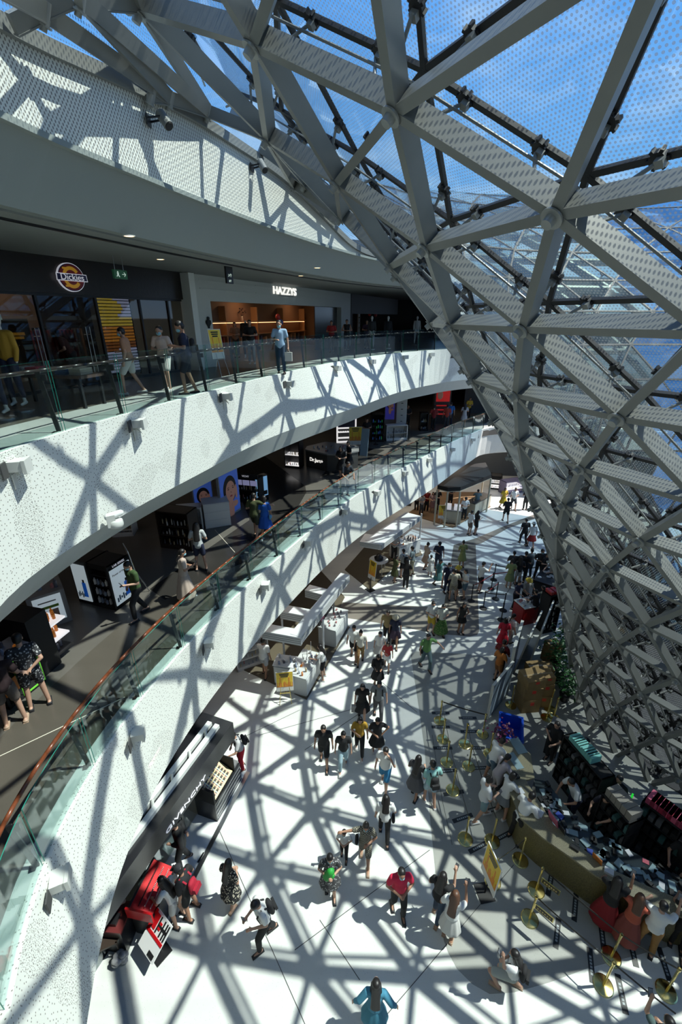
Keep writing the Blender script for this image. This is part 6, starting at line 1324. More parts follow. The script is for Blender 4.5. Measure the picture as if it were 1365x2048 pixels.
    o = mb.build('hair', hm, t); remesh(o, vox*1.1, 2)
    if hair in ('hat', 'cap'):
        mb = MB(); hc = {'hat': (.55, .5, .38), 'cap': (.02, .02, .025)}[hair]; hc = (.5, .38, .05) if 'yhat' in extra else ((.6, .62, .55) if 'whhat' in extra else hc)
        if hair == 'hat': mb.lathe([(.17*s, .05*s), (.172*s, .055*s), (.10*s, .085*s), (.085*s, .16*s), (.05*s, .18*s)], 22)
        else: mb.lathe([(.092*s, .05*s), (.09*s, .10*s), (.06*s, .14*s), (.01, .15*s)], 18); mb.box(-.06*s, .06*s, .07*s, .17*s, .05*s, .062*s)
        for q in mb.v: q.xyz = hd + Rh @ q
        mb.build('hat' if hair == 'hat' else 'cap', cloth(hc), t, smooth=True)
    if near or 'mask' in extra:
        if 'nomask' not in extra:
            mb = MB(); mb.ell(hp(0, .058, -.035), (.058*s*k, .052*s*k, .048*s*k), 12, 8, M=R4); mb.build('face_mask', MASKW if 'mw' in extra else MASKB, t, smooth=True)
        for q in (-1, 1): MB().ell(hp(q*.03, .084, .022), (.011*s*k, .006*s*k, .006*s*k), 8, 6, M=R4).build('eye', EYE, t)
    t['_a'] = [tuple(A_[0][2]), tuple(A_[1][2])]; t['_l'] = lean; t['_b'] = tuple(up(0, -.165, 1.15))
    return t, s
def worldp(t, p): return Matrix.LocRotScale(t.location, t.rotation_euler, None) @ Vector(p)
def carry(t, s, what, label, col=BLK, side=1):
    W0 = Vector(t['_a'][1 if side > 0 else 0]); rz = t.rotation_euler.z; m = cloth(col)
    if what == 'phone': o = thing('phone', label, 'phone', worldp(t, W0 + Vector((-.02*side, .08, .04))*s), rz); MB().box(-.038, .038, -.005, .005, -.07, .08, 0, Matrix.Rotation(-.5, 4, 'X')).build('handset', M_dark, o); MB().box(-.034, .034, -.0065, -.005, -.065, .075, 0, Matrix.Rotation(-.5, 4, 'X')).build('screen', mat('phone_screen', (.2, .22, .25), .2), o)
    elif what == 'backpack':
        o = thing('backpack', label, 'backpack', worldp(t, Vector(t['_b'])), rz); o.rotation_euler = (Matrix.Rotation(rz, 3, 'Z') @ Matrix.Rotation(-t['_l'], 3, 'X')).to_euler(); mb = MB(); mb.cap((0, -.02, -.12), (0, -.02, .10), (.13*s, .075*s), (.11*s, .06*s)); mb.build('bag_body', m, o, smooth=True); mb = MB(); mb.box(-.10*s, .10*s, -.14*s, -.08*s, -.14, .0); mb.build('pocket', m, o)
        for q in (-1, 1): mb = MB(); mb.bar((q*.09*s, .03, .16*s), (q*.10*s, .16*s, .285*s), (0, 0, 1), .035, .01); mb.bar((q*.10*s, .16*s, .285*s), (q*.105*s, .285*s, .16*s), (0, 1, 0), .035, .01); mb.bar((q*.105*s, .285*s, .16*s), (q*.11*s, .27*s, -.05*s), (0, 1, 0), .035, .01); mb.build('strap', m, o)
    elif what == 'shoulder':
        o = thing('shoulder_bag', label, 'bag', worldp(t, (side*.22*s, .0, .95*s)), rz); mb = MB(); mb.cap((0, -.07*s, -.07*s), (0, .07*s, -.07*s), (.045*s, .09*s), (.045*s, .09*s)); mb.build('bag_body', m, o, smooth=True); MB().bar((0, 0, 0), (-side*.09*s, .0, .49*s), (1, 0, 0), .02, .01).build('strap', m, o)
    elif what == 'hand':
        o = thing('hand_bag', label, 'bag', worldp(t, W0 + Vector((0, .0, -.12))*s), rz); mb = MB(); mb.prism([(-.12*s, -.05*s), (.12*s, -.05*s), (.12*s, .05*s), (-.12*s, .05*s)], -.32*s, -.04*s); mb.build('bag_body', m, o); mb = MB(); mb.tube((-.06*s, 0, -.04*s), (0, 0, .06*s), .006); mb.tube((.06*s, 0, -.04*s), (0, 0, .06*s), .006); mb.build('handle', m, o)
    elif what == 'case':
        o = thing('suitcase', label, 'suitcase', worldp(t, (side*.36*s, -.1, 0)), rz); MB().box(-.12, .12, -.17, .17, .05, .60).build('shell', m, o); mb = MB(); mb.tube((-.04, -.14, .6), (-.04, -.14, .95), .008); mb.tube((.04, -.14, .6), (.04, -.14, .95), .008); mb.tube((-.04, -.14, .95), (.04, -.14, .95), .012); mb.build('handle', M_dark, o)
        for x in (-.1, .1): MB().tube((x, -.13, .03), (x, .13, .03), .03).build('wheel', M_dark, o)
    elif what == 'paper': o = thing('paper', label, 'paper', worldp(t, W0 + Vector((-.03*side, .10, .02))*s), rz); MB().box(-.1, .1, -.07, .07, 0, .006, 0, Matrix.Rotation(.4, 4, 'X')).build('sheet', cloth(WHT), o)
    return o
G = 0
PEOPLE = [
 # nearest floor, bottom of the photo
 (535, 1880, G, 1.72, 215, ('phone', 'phone'), 'walk', WHT, ('pants', BLK), 'short', 'man in a white shirt and black trousers looking at his phone, near the bottom', 'nod40 lean10', [('phone', 'phone in the hands of the man in white near the bottom', BLK, 1), ('backpack', 'black backpack of the man in white near the bottom', BLK, 1)]),
 (466, 1808, G, 1.60, 60, ('hold', 'hold'), 'step', (BLK, 'floral'), ('dress', (BLK, 'floral')), 'longer', 'long-haired woman in a dark floral dress left of the white-shirted man', 'f nod20 ts', []),
 (795, 1822, G, 1.74, 275, ('hold', 'hold'), 'step', PNK, ('pants', BLK), 'short', 'man in a crimson polo shirt and black trousers', 'nomask turn-150' if False else 'nod10', []),
 (748, 2052, G, 1.60, 85, ('out', 'out'), 'step', (.06, .24, .36), ('dress', (.05, .22, .32)), 'longer', 'woman in a teal blue dress with long black hair at the bottom edge', 'f nod10 ls', []),
 (661, 1785, G, 1.60, 275, ('hold', 'hold'), 'step', (DGR, 'print'), ('dress', (DGR, 'print')), 'short', 'woman in a dark patterned dress holding a bright green bundle', 'f nod25', []),
 (730, 1722, G, 1.62, 265, ('hold', 'around'), 'walk', ((.06, .06, .05), 'plaid'), ('shorts', ((.08, .07, .06), 'plaid')), 'bun', 'person with a bun in a plaid shirt reaching out to a child', 'f nod20 ts', [('shoulder', 'black bag worn by the person in the plaid shirt', BLK, 1)]),
 (689, 1713, G, 1.12, 262, 'hold', 'step', WHT, ('pants', BLK), 'short', 'small child in a white shirt and black trousers', 'k nod18', []),
 (768, 1676, G, 1.62, 85, ('down', 'hold'), 'walk', WHT, ('pants', BLK), 'long', 'woman in a white top and black trousers walking away with a black bag', 'f', [('shoulder', 'black shoulder bag of the woman in white and black', BLK, 1)]),
 (829, 1592, G, 1.60, 55, 'hold', 'step', DGR, ('dress', (.09, .09, .10)), 'longer', 'woman in a grey dress with very long black hair', 'f', []),
 (859, 1608, G, 1.68, 100, ('phone', 'hold'), 'step', TEAL, ('shorts', LDEN), 'short', 'person in a teal shirt and pale blue shorts with a black backpack', 'ws', [('backpack', 'black backpack on the person in the teal shirt', BLK, 1)]),
 (769, 1574, G, 1.72, 250, ('ear', 'down'), 'walk', WHT, ('shorts', (.04, .22, .42)), 'short', 'man in a white shirt and bright blue shorts talking on a phone', 'ws nod16', [('phone', 'phone at the ear of the man in bright blue shorts', BLK, -1)]),
 (649, 1527, G, 1.70, 268, ('down', 'down'), 'walk', BLK, ('shorts', BLK), 'short', 'man in black shirt and black shorts holding hands with a woman in jeans', 'nod14', []),
 (687, 1535, G, 1.60, 268, ('down', 'down'), 'walkr', BLK, ('pants', LDEN), 'pony', 'woman in a black top and pale jeans walking hand in hand', 'f ws nod14', []),
 (719, 1506, G, 1.62, 268, ('down', 'hold'), 'walk', MUS, ('pants', BLK), 'long', 'woman in a mustard shirt and black trousers', 'f ws', [('shoulder', 'dark bag of the woman in the mustard shirt', BLK, 1)]),
 (753, 1507, G, 1.60, 268, ('hip', 'hold'), 'step', BLK, ('skirt', BLK), 'bob', 'woman in a short black dress with one hand on her hip', 'f ws nod20', []),
 (756, 1435, G, 1.72, 268, ('down', 'down'), 'walk', GRY, ('pants', (.10, .10, .11)), 'short', 'man in a grey shirt and grey trousers wearing a backpack', 'nod14', [('backpack', 'dark backpack of the man in grey', BLK, 1)]),
 (724, 1437, G, 1.62, 268, ('down', 'down'), 'walk', BLK, ('dress', BLK), 'long', 'woman in a black dress beside the man in grey', 'f mw nod14', [('hand', 'pale bag carried by the woman in the black dress', (.3, .3, .3), 1)]),
 (755, 1374, G, 1.60, 268, ('phone', 'phone'), 'step', BLK, ('skirt', BLK), 'long', 'woman all in black reading a phone in front of the man in grey', 'f nod40 mw ls', [('phone', 'phone of the woman all in black', WHT, 1)]),
 (774, 1337, G, 1.35, 262, ('down', 'hold'), 'walk', (.5, .05, .05), ('shorts', WHT), 'long', 'girl in a red patterned shirt and white shorts', 'f k', []),
 (759, 1320, G, 1.45, 262, ('down', 'down'), 'walk', WHT, ('dress', (.5, .5, .5)), 'bob', 'girl in a pale dress beside the girl in red', 'f k mw', []),
 (708, 1316, G, 1.68, 262, ('down', 'down'), 'walk', WHT, ('shorts', BLK), 'short', 'man in a white printed shirt and dark shorts near the mirror desk', 'nod14', []),
 (721, 1324, G, 1.62, 266, ('down', 'down'), 'walkr', (.6, .58, .52), ('pants', ((.22, .10, .04), 'green')), 'bun', 'woman in a cream top and patterned trousers near the mirror desk', 'f', []),
 (774, 1285, G, 1.70, 262, ('down', 'down'), 'walk', KHK, ('pants', BLK), 'short', 'man in a khaki shirt pulling a dark suitcase', 'nod14', [('case', 'dark small suitcase beside the man in khaki', BLK, -1)]),
 (789, 1291, G, 1.58, 264, ('down', 'down'), 'walk', NVY, ('skirt', (.06, .04, .07)), 'hat', 'woman in dark clothes and a pale sun hat beside the man in khaki', 'f mw', []),
 (850, 1336, G, 1.72, 285, ('side', 'down'), 'walk', GRN, ('pants', (.10, .16, .18)), 'short', 'man in a green shirt and jeans with a black strap bag', 'nod12', [('shoulder', 'small black strap bag of the man in green', BLK, 1)]),
 (648, 1357, G, 1.60, 170, ('table', 'hold'), 'apart', WHT, ('shorts', BLK), 'long', 'woman in a white top and black shorts testing goods at the near white desk', 'f ws lean8', []),
 (530, 1352, G, 1.74, 75, ('table', 'down'), 'step', WHT, ('shorts', (.4, .42, .45)), 'short', 'man in a white shirt and grey shorts inside the near white kiosk', 'lean6', []),
 (372, 1728, G, 1.74, 215, ('hold', 'back'), 'step', BLK, ('pants', BLK), 'short', 'staff member in a black suit beside the red lipstick stand', 'ls', []),
 (361, 1842, G, 1.60, 165, ('table', 'table'), 'apart', WHT, ('shorts', (.5, .5, .5)), 'longer', 'woman in a white top and white shorts leaning over the red lipstick stand', 'f lean18', []),
 (388, 1826, G, 1.72, 165, ('down', 'hold'), 'apart', BLK, ('shorts', BLK), 'cap', 'man in black with a dark cap beside the woman at the lipstick stand', 'lean8', [('backpack', 'small red backpack of the man with the dark cap', (.35, .01, .03), 1)]),
 (486, 1537, G, 1.66, 215, ('table', 'hold'), 'stand', (.45, .45, .46), ('pants', (.5, .01, .03)), 'short', 'person in a grey shirt and red trousers behind the gold tester stand', 'nod30 lean12', [('backpack', 'dark backpack of the person in red trousers', BLK, 1)]),
 # camera takers and counter customers
 (872, 1836, G, 1.64, 50, ('hold', 'raise'), 'step', BLK, ('pants', (.05, .08, .13)), 'long', 'woman in a black top and jeans holding up a phone', 'f ts', [('phone', 'phone held up by the woman in the black top', BLK, 1)]),
 (896, 1874, G, 1.62, 60, ('hold', 'raise'), 'stand', WHT, ('dress', (.62, .62, .60)), 'longer', 'woman in a white dress with long brown hair taking a picture', 'f brown ts', [('phone', 'phone held by the woman in the white dress', (.2, .05, .08), 1)]),
 (1018, 1975, G, 1.60, 150, ('lift', 'hold'), 'kneel', WHT, ('shorts', (.35, .38, .36)), 'long', 'woman in a white shirt crouching and lifting a phone, lower right floor', 'f ts', [('phone', 'phone lifted by the crouching woman', BLK, -1), ('backpack', 'dark backpack of the crouching woman', BLK, 1)]),
 (1292, 2135, G, 1.70, 80, ('lift', 'hold'), 'stand', (.06, .10, .10), ('pants', NVY), 'short', 'person in dark clothes raising a phone at the bottom right edge', '', [('phone', 'phone raised at the bottom right edge', BLK, -1)]),
 (1203, 1845, G, 1.62, 48, ('table', 'lift'), 'apart', BLK, ('long', (.20, .005, .01)), 'long', 'woman in a long dark red skirt at the stone counter holding up a phone', 'f ws', [('phone', 'phone held up by the woman in the red skirt', BLK, 1)]),
 (1245, 1878, G, 1.60, 52, ('table', 'table'), 'stand', COR, ('long', (.22, .05, .04)), 'long', 'woman in a long coral dress at the stone counter', 'f brown', [('hand', 'grey green bag of the woman in coral', (.1, .14, .12), 1)]),
 (1285, 1900, G, 1.70, 50, ('table', 'lift'), 'apart', WHT, ('pants', (.30, .16, .05)), 'short', 'person in a white shirt and tan trousers photographing at the stone counter', '', [('phone', 'phone of the person in white and tan at the counter', BLK, 1)]),
 (1351, 1895, G, 1.70, 60, ('table', 'table'), 'stand', BLK, ('pants', BLK), 'short', 'person in black clothes at the right end of the stone counter', '', []),
 (1376, 1940, G, 1.62, 60, ('table', 'hold'), 'stand', (.03, .025, .02), ('skirt', BLK), 'long', 'dark clothed woman cut by the right edge behind the counter queue', 'f', []),
 (977, 1562, G, 1.68, 25, ('table', 'table'), 'apart', WHT, ('shorts', (.10, .16, .22)), 'short', 'person in a white shirt and denim shorts leaning on the stone counter', 'lean22 ws', []),
 (987, 1592, G, 1.64, 20, ('table', 'table'), 'apart', LIL, ('pants', (.42, .40, .42)), 'pony', 'woman in lilac shirt and pale trousers leaning on the stone counter', 'f lean20 ws', []),
 (1001, 1630, G, 1.62, 25, ('table', 'table'), 'apart', WHT, ('mini', (.2, .22, .25)), 'bob', 'woman in a white shirt and denim skirt at the stone counter', 'f lean14 ws', [('shoulder', 'thin strapped bag of the woman in the denim skirt', BLK, -1)]),
 (960, 1638, G, 1.66, 10, ('phone', 'phone'), 'walk', (.62, .64, .66), ('shorts', (.18, .28, .32)), 'bun', 'person in white shirt and blue shorts with a high hair tie in the queue', 'nod40 ws', [('phone', 'phone of the person with the high hair tie', WHT, 1)]),
 (1029, 1680, G, 1.70, 30, ('table', 'table'), 'apart', WHT, ('pants', BLK), 'short', 'person in a white shirt and black trousers bending over the stone counter', 'lean26 ls', []),
 (1098, 1520, G, 1.66, 215, ('table', 'hold'), 'stand', BLK, ('pants', BLK), 'bob', 'staff member in black behind the far end of the stone counter', 'f', []),
 (1150, 1575, G, 1.66, 60, ('table', 'table'), 'stand', (.55, .57, .57), ('pants', BLK), 'cap', 'staff member in a shiny grey white shirt bending at the stock shelf', 'lean40', []),
 (1140, 1635, G, 1.70, 190, ('table', 'table'), 'stand', (.6, .62, .64), ('pants', NVY), 'short', 'staff member in a white shirt working at the dark counter case', 'lean24', []),
 (1195, 1668, G, 1.62, 205, ('table', 'table'), 'stand', (.015, .015, .03), ('pants', BLK), 'bob', 'staff member in dark blue at the middle of the counter case', 'f lean12', []),
 (1215, 1632, G, 1.66, 205, ('hold', 'phone'), 'stand', BLK, ('pants', BLK), 'short', 'staff member in black holding white papers near the shelves', '', [('paper', 'white papers held by the staff member near the shelves', WHT, 1)]),
 (1345, 1760, G, 1.66, 215, ('table', 'table'), 'stand', BLK, ('pants', BLK), 'bob', 'staff member in black reaching over the right part of the counter', 'f lean16', []),
 # middle of the floor
 (861, 1264, G, 1.62, 275, ('down', 'hold'), 'step', WHT, ('shorts', YEL), 'bun', 'woman in a white shirt and yellow shorts on the brown floor band', 'f mask', []),
 (881, 1269, G, 1.60, 275, ('hold', 'down'), 'step', (.58, .6, .55), ('long', ((.05, .14, .03), 'green')), 'bob', 'woman in a white top and long green patterned skirt', 'f mask', [('shoulder', 'black bag of the woman in the green patterned skirt', BLK, 1)]),
 (921, 1265, G, 1.60, 275, ('hold', 'down'), 'stand', (.02, .02, .02), ('mini', BLK), 'longer', 'woman in a short black dress alone on the brown floor band', 'f nosleeve', []),
 (958, 1184, G, 1.72, 20, ('hold', 'raise'), 'stand', WHT, ('shorts', BLK), 'short', 'man in a white shirt and black shorts taking a picture by the queue', '', [('phone', 'phone of the man in white by the queue', BLK, 1)]),
 (905, 1200, G, 1.70, 90, ('hold', 'hold'), 'apart', ((.34, .33, .27), 'floral'), ('shorts', ((.2, .19, .15), 'floral')), 'short', 'person in a pale floral shirt and shorts seen from behind', '', []),
 (893, 1185, G, 1.72, 280, ('hold', 'down'), 'stand', NVY, ('pants', NVY), 'short', 'person in dark blue facing the floral shirt', 'mask', []),
 (914, 1190, G, 1.64, 200, ('hold', 'down'), 'stand', BLK, ('skirt', BLK), 'hat', 'person with a straw hat beside the floral shirt', 'f yhat', []),
 (928, 1196, G, 1.64, 190, ('hold', 'down'), 'stand', WHT, ('shorts', (.08, .14, .2)), 'bob', 'woman in a white shirt and blue skirt-like shorts right of the floral shirt', 'f', []),
 (876, 1172, G, 1.60, 300, ('side', 'down'), 'walk', (.06, .17, .18), ('dress', (.06, .17, .18)), 'bob', 'woman in a blue green dress walking near the floral shirt', 'f', []),
 (860, 1152, G, 1.25, 80, 'down', 'step', WHT, ('dress', (.55, .56, .55)), 'pony', 'small girl in a white dress', 'f k', []),
 (875, 1138, G, 1.70, 262, ('down', 'hold'), 'step', NVY, ('pants', (.03, .04, .07)), 'cap', 'man in dark blue with a dark cap next to the girl in white', '', []),
 (851, 1137, G, 1.60, 20, ('hold', 'hold'), 'step', BEI, ('dress', (.42, .28, .2)), 'bun', 'woman in a beige pink dress', 'f', []),
 (811, 1177, G, 1.66, 75, ('down', 'hold'), 'stand', BLK, ('pants', BLK), 'long', 'woman in black with white striped trousers near the middle kiosk', 'f ws', []),
 (789, 1164, G, 1.58, 20, ('hold', 'hold'), 'stand', OLV, ('dress', OLV), 'bob', 'woman in an olive dress near the middle kiosk', 'f', []),
 (806, 1155, G, 1.68, 120, ('hold', 'table'), 'stand', (.4, .42, .42), ('shorts', BLK), 'short', 'person with a backpack at the long white counter', '', [('backpack', 'dark backpack at the long white counter', BLK, 1)]),
 (824, 1150, G, 1.72, 150, ('hold', 'down'), 'stand', (.12, .16, .18), ('pants', (.3, .28, .2)), 'short', 'tall person in grey and khaki at the long white counter', '', []),
 (788, 1120, G, 1.68, 270, 'hold', 'stand', (.4, .4, .4), ('pants', BLK), 'short', 'staff member under the middle canopy', '', []),
 (923, 1134, G, 1.60, 100, 'hold', 'stand', (.26, .28, .10), ('dress', (.26, .28, .10)), 'bun', 'woman in a yellow green dress on the brown band', 'f', []),
 (938, 1070, G, 1.68, 30, ('hold', 'down'), 'stand', WHT, ('shorts', (.15, .1, .08)), 'short', 'person in a white shirt before the far kiosk platform', '', []),
 (950, 1069, G, 1.64, 20, ('phone', 'phone'), 'stand', BLK, ('shorts', BLK), 'long', 'person in black reading a phone before the far kiosk platform', 'f', []),
 (927, 1040, G, 1.68, 270, 'hold', 'stand', WHT, ('pants', BLK), 'cap', 'staff member in white at the cream counter', '', []),
 (952, 1024, G, 1.68, 80, 'table', 'stand', (.2, .3, .33), ('shorts', (.1, .1, .12)), 'short', 'customer in a blue green shirt at the right of the far kiosk', '', []),
 (1005, 1017, G, 1.64, 280, ('hold', 'down'), 'walk', YEL, ('dress', (.4, .3, .02)), 'bob', 'woman in a yellow dress far back near the glass', 'f', []),
 (1025, 1019, G, 1.70, 275, ('hold', 'down'), 'walk', WHT, ('shorts', DGR), 'short', 'man in a white shirt beside the woman in yellow', '', []),
 (1011, 1044, G, 1.74, 85, ('hold', 'down'), 'walk', BLK, ('shorts', BLK), 'short', 'man in black walking away near the woman in yellow', '', []),
 (1046, 1089, G, 1.72, 90, 'down', 'walk', BLK, ('pants', BLK), 'short', 'person in black beside the white sun hat', '', []),
 (1061, 1095, G, 1.62, 90, 'down', 'walk', (.62, .63, .6), ('skirt', MAR), 'hat', 'woman with a large white hat and dark red skirt', 'f whhat', []),
 (1017, 1175, G, 1.60, 80, 'hold', 'stand', (.26, .30, .12), ('dress', (.24, .28, .12)), 'bun', 'woman in a green yellow dress in the black-post queue', 'f ts', []),
 (1021, 1160, G, 1.68, 80, 'hold', 'stand', DGR, ('pants', BLK), 'short', 'person in dark grey behind the woman in the green yellow dress', '', []),
 (1034, 1170, G, 1.62, 85, 'hold', 'stand', BLK, ('shorts', (.35, .35, .35)), 'long', 'woman in black and white next in the black-post queue', 'f', []),
 (1043, 1163, G, 1.74, 60, ('side', 'hold'), 'stand', BLK, ('pants', BLK), 'short', 'man in black with raised elbow in the queue', '', []),
 (1056, 1156, G, 1.72, 100, 'hold', 'stand', (.2, .22, .22), ('pants', (.06, .08, .1)), 'short', 'man in grey at the middle of the queueing group', '', []),
 (1074, 1156, G, 1.74, 270, 'hold', 'apart', DGR, ('pants', BLK), 'short', 'man in dark grey facing the camera at the right of the queueing group', 'mask', []),
 (1083, 1162, G, 1.70, 300, 'hold', 'stand', BLK, ('pants', BLK), 'short', 'person in black close to the lattice behind the queue', '', []),
 (1098, 1176, G, 1.62, 200, 'table', 'stand', (.3, .3, .3), ('skirt', BLK), 'bob', 'customer in pale grey at the dark sales counter', 'f', []),
 (1046, 1215, G, 1.62, 285, 'table', 'stand', (.3, .3, .28), ('pants', BLK), 'hat', 'person with a yellow hat at the white top of the red counter', 'yhat', []),
 (1028, 1218, G, 1.60, 300, 'table', 'stand', (.05, .05, .09), ('pants', BLK), 'short', 'person in dark blue at the left of the red counter', '', []),
 (1066, 1244, G, 1.66, 120, 'table', 'stand', BLK, ('pants', BLK), 'short', 'staff member in black at the right of the red counter', 'lean10', []),
 (1080, 1235, G, 1.66, 120, 'table', 'stand', (.25, .26, .22), ('pants', BLK), 'short', 'staff member in grey behind the red counter', 'lean8', []),
 (1015, 1292, G, 1.64, 20, ('hold', 'down'), 'walk', (.5, .48, .5), ('pants', (.5, .5, .48)), 'pony', 'person in pale clothes with a dark bag beside the woman in red', 'f', [('shoulder', 'dark bag of the person in pale clothes', BLK, -1)]),
 (1002, 1301, G, 1.60, 80, 'down', 'stand', RED, ('dress', (.5, .01, .03)), 'bob', 'woman in a bright red dress near the boards', 'f', []),
 (996, 1352, G, 1.70, 40, 'hold', 'stand', (.16, .01, .015), ('pants', BLK), 'short', 'person in dark red behind the orange clothed woman', '', []),
 (993, 1362, G, 1.58, 40, 'hold', 'stand', (.45, .15, .03), ('shorts', (.25, .1, .03)), 'bob', 'woman in an orange patterned top beside the boards', 'f', []),
 # crowd behind the far kiosk and deep shade
 (842, 1030, G, 1.6, 300, 'hold', 'stand', (.35, .33, .33), ('pants', DGR), 'long', 'woman in pale grey in the crowd left of the far kiosk', 'f', []),
 (852, 1024, G, 1.68, 280, 'hold', 'stand', MAR, ('pants', BLK), 'short', 'person in dark red in the crowd left of the far kiosk', '', []),
 (864, 1026, G, 1.6, 250, 'hold', 'stand', (.3, .2, .2), ('dress', (.2, .1, .1)), 'long', 'woman in dusky pink in the crowd left of the far kiosk', 'f', []),
 (873, 1022, G, 1.7, 280, 'hold', 'stand', BLK, ('pants', BLK), 'short', 'person in black in the crowd left of the far kiosk', '', []),
 (833, 1022, G, 1.6, 260, 'hold', 'stand', (.5, .5, .5), ('pants', BLK), 'short', 'person in white, leftmost of the crowd by the far kiosk', '', []),
 (900, 1012, G, 1.64, 270, 'hold', 'stand', (.05, .04, .04), ('pants', BLK), 'bob', 'seller in the shade of the far kiosk', 'f', []),
 (1050, 1020, G, 1.66, 90, 'hold', 'stand', BLK, ('pants', BLK), 'short', 'person in black half hidden by the lattice far back', '', []),
 (245, 1850, G, 1.6, 350, 'hold', 'apart', (.02, .03, .03), ('shorts', BLK), 'short', 'person with green soled shoes mostly hidden under the lower white front', '', []),
 (297, 1745, G, 1.64, 60, 'hold', 'stand', BLK, ('skirt', BLK), 'long', 'person in black in the shade behind the red lipstick stand', 'f', []),
 # middle storey
 (283, 1232, Z2, 1.70, 235, ('phone', 'down'), 'walk', (.035, .07, .02), ('pants', BLK), 'short', 'man in a dark green shirt walking with a phone on the middle storey', 'nod30', [('phone', 'phone of the man in the dark green shirt', BLK, -1)]),
 (375, 1200, Z2, 1.60, 30, ('hold', 'phone'), 'step', (.48, .38, .32), ('long', (.45, .35, .29)), 'pony', 'woman in a long pale pink dress beside the wooden handrail', 'f ws', [('phone', 'phone of the woman in the long pale dress', BLK, 1)]),
 (404, 1140, Z2, 1.60, 100, ('hold', 'hold'), 'apart', (.42, .44, .44), ('shorts', NVY), 'longer', 'woman in a white top and navy shorts at the dark rack', 'f', []),
 (513, 1076, Z2, 1.72, 80, ('hold', 'around'), 'walk', OLV, ('shorts', (.03, .035, .02)), 'short', 'man in an olive shirt with an arm around the woman in blue', '', []),
 (533, 1076, Z2, 1.62, 80, ('down', 'down'), 'walkr', (.01, .09, .42), ('dress', (.01, .08, .40)), 'bob', 'woman in a bright blue dress on the middle storey', 'f ws', [('shoulder', 'light blue bag of the woman in the bright blue dress', (.1, .3, .5), 1)]),
 (683, 956, Z2, 1.62, 250, 'hold', 'step', BLK, ('dress', BLK), 'long', 'woman in black, left one by the angular counter', 'f', []),
 (699, 945, Z2, 1.64, 200, 'hold', 'step', BLK, ('skirt', BLK), 'bun', 'woman in black with a bun, right one by the angular counter', 'f', []),
 (690, 992, Z2, 1.70, 300, ('table', 'table'), 'apart', (.015, .02, .03), ('pants', BLK), 'short', 'person leaning on the middle railing with a pale collar', 'lean22', []),
 (82, 1412, Z2, 1.76, 125, ('back', 'back'), 'apart', ((.03, .03, .035), 'print'), ('shorts', ((.02, .02, .025), 'print')), 'short', 'man in a black and white patterned shirt with hands behind his back', '', []),
 (34, 1447, Z2, 1.72, 120, ('hold', 'hold'), 'apart', (.02, .008, .01), ('shorts', (.10, .08, .07)), 'short', 'dark clothed man in flip-flops at the left edge', 'ts', []),
 (892, 858, Z2, 1.68, 80, 'down', 'stand', (.45, .05, .03), ('pants', DGR), 'short', 'person in an orange red shirt before the red make-up wall', '', []),
 (899, 853, Z2, 1.72, 80, 'down', 'stand', (.03, .16, .45), ('pants', NVY), 'short', 'person in a blue shirt before the red make-up wall', '', []),
 (866, 860, Z2, 1.66, 90, 'hold', 'stand', (.25, .02, .02), ('pants', BLK), 'short', 'staff member in red near the make-up wall', '', []),
 (927, 853, Z2, 1.62, 80, 'hold', 'stand', (.4, .4, .42), ('skirt', (.4, .4, .42)), 'long', 'woman in white at the far end of the middle storey', 'f', []),
 (936, 838, Z2, 1.64, 280, 'hold', 'stand', YEL, ('pants', BLK), 'short', 'person in yellow at the far end of the middle storey', '', []),
 (733, 890, Z2, 1.66, 280, 'hold', 'stand', BLK, ('pants', BLK), 'short', 'dark figure beside the pale blue leaning banner', '', []),
 (814, 858, Z2, 1.66, 280, 'hold', 'stand', BLK, ('pants', BLK), 'short', 'dark figure beside the tall white cabinet', '', []),
 # top storey
 (270, 788, Z3, 1.62, 190, ('down', 'hold'), 'walk', (.40, .22, .14), ('shorts', (.6, .6, .58)), 'short', 'boy in a striped dark shirt and white shorts walking left on the top storey', 'ws', []),
 (338, 780, Z3, 1.62, 268, ('hold', 'hold'), 'step', (.60, .48, .42), ('shorts', (.65, .63, .6)), 'short', 'child in a white rainbow-striped shirt and white shorts at the top railing', 'ws mask', []),
 (383, 788, Z3, 1.74, 200, ('phone', 'hold'), 'step', NVY, ('shorts', (.02, .02, .03)), 'short', 'man in a navy shirt and dark shorts reading a phone at the top railing', 'mask nod30', [('phone', 'phone of the man in the navy shirt', BLK, 1), ('backpack', 'dark backpack of the man in the navy shirt', BLK, 1)]),
 (564, 748, Z3, 1.72, 268, ('down', 'hold'), 'stand', LBL, ('pants', (.03, .06, .10)), 'short', 'man in a light blue shirt at the top railing before the second shop', 'mask', [('hand', 'pale round bag held by the man in the light blue shirt', (.55, .55, .5), -1)]),
 (505, 727, Z3, 1.72, 280, 'hold', 'stand', BLK, ('pants', (.2, .2, .2)), 'short', 'dark figure with white shoes left of the man in light blue', 'ws', []),
 (694, 702, Z3, 1.70, 270, 'hold', 'stand', BLK, ('pants', BLK), 'short', 'slim dark figure at the right side of the second shop', 'nosleeve', []),
 (160, 775, Z3, 1.62, 200, 'hold', 'stand', (.05, .015, .012), ('pants', BLK), 'short', 'person with a blue mask bending inside the first shop door', 'mask lean25', []),
 (475, 715, Z3, 1.6, 280, 'hold', 'stand', (.25, .15, .1), ('pants', BLK), 'bob', 'customer in brown inside the warm second shop', 'f', []),
 (664, 705, Z3, 1.64, 270, 'hold', 'stand', (.3, .02, .02), ('pants', BLK), 'short', 'person in dark red before the grey glass panel', '', []),
 (733, 697, Z3, 1.66, 280, 'hold', 'stand', (.06, .03, .06), ('pants', BLK), 'short', 'person in dark purple in front of the third shop', '', []),
]
hands = []
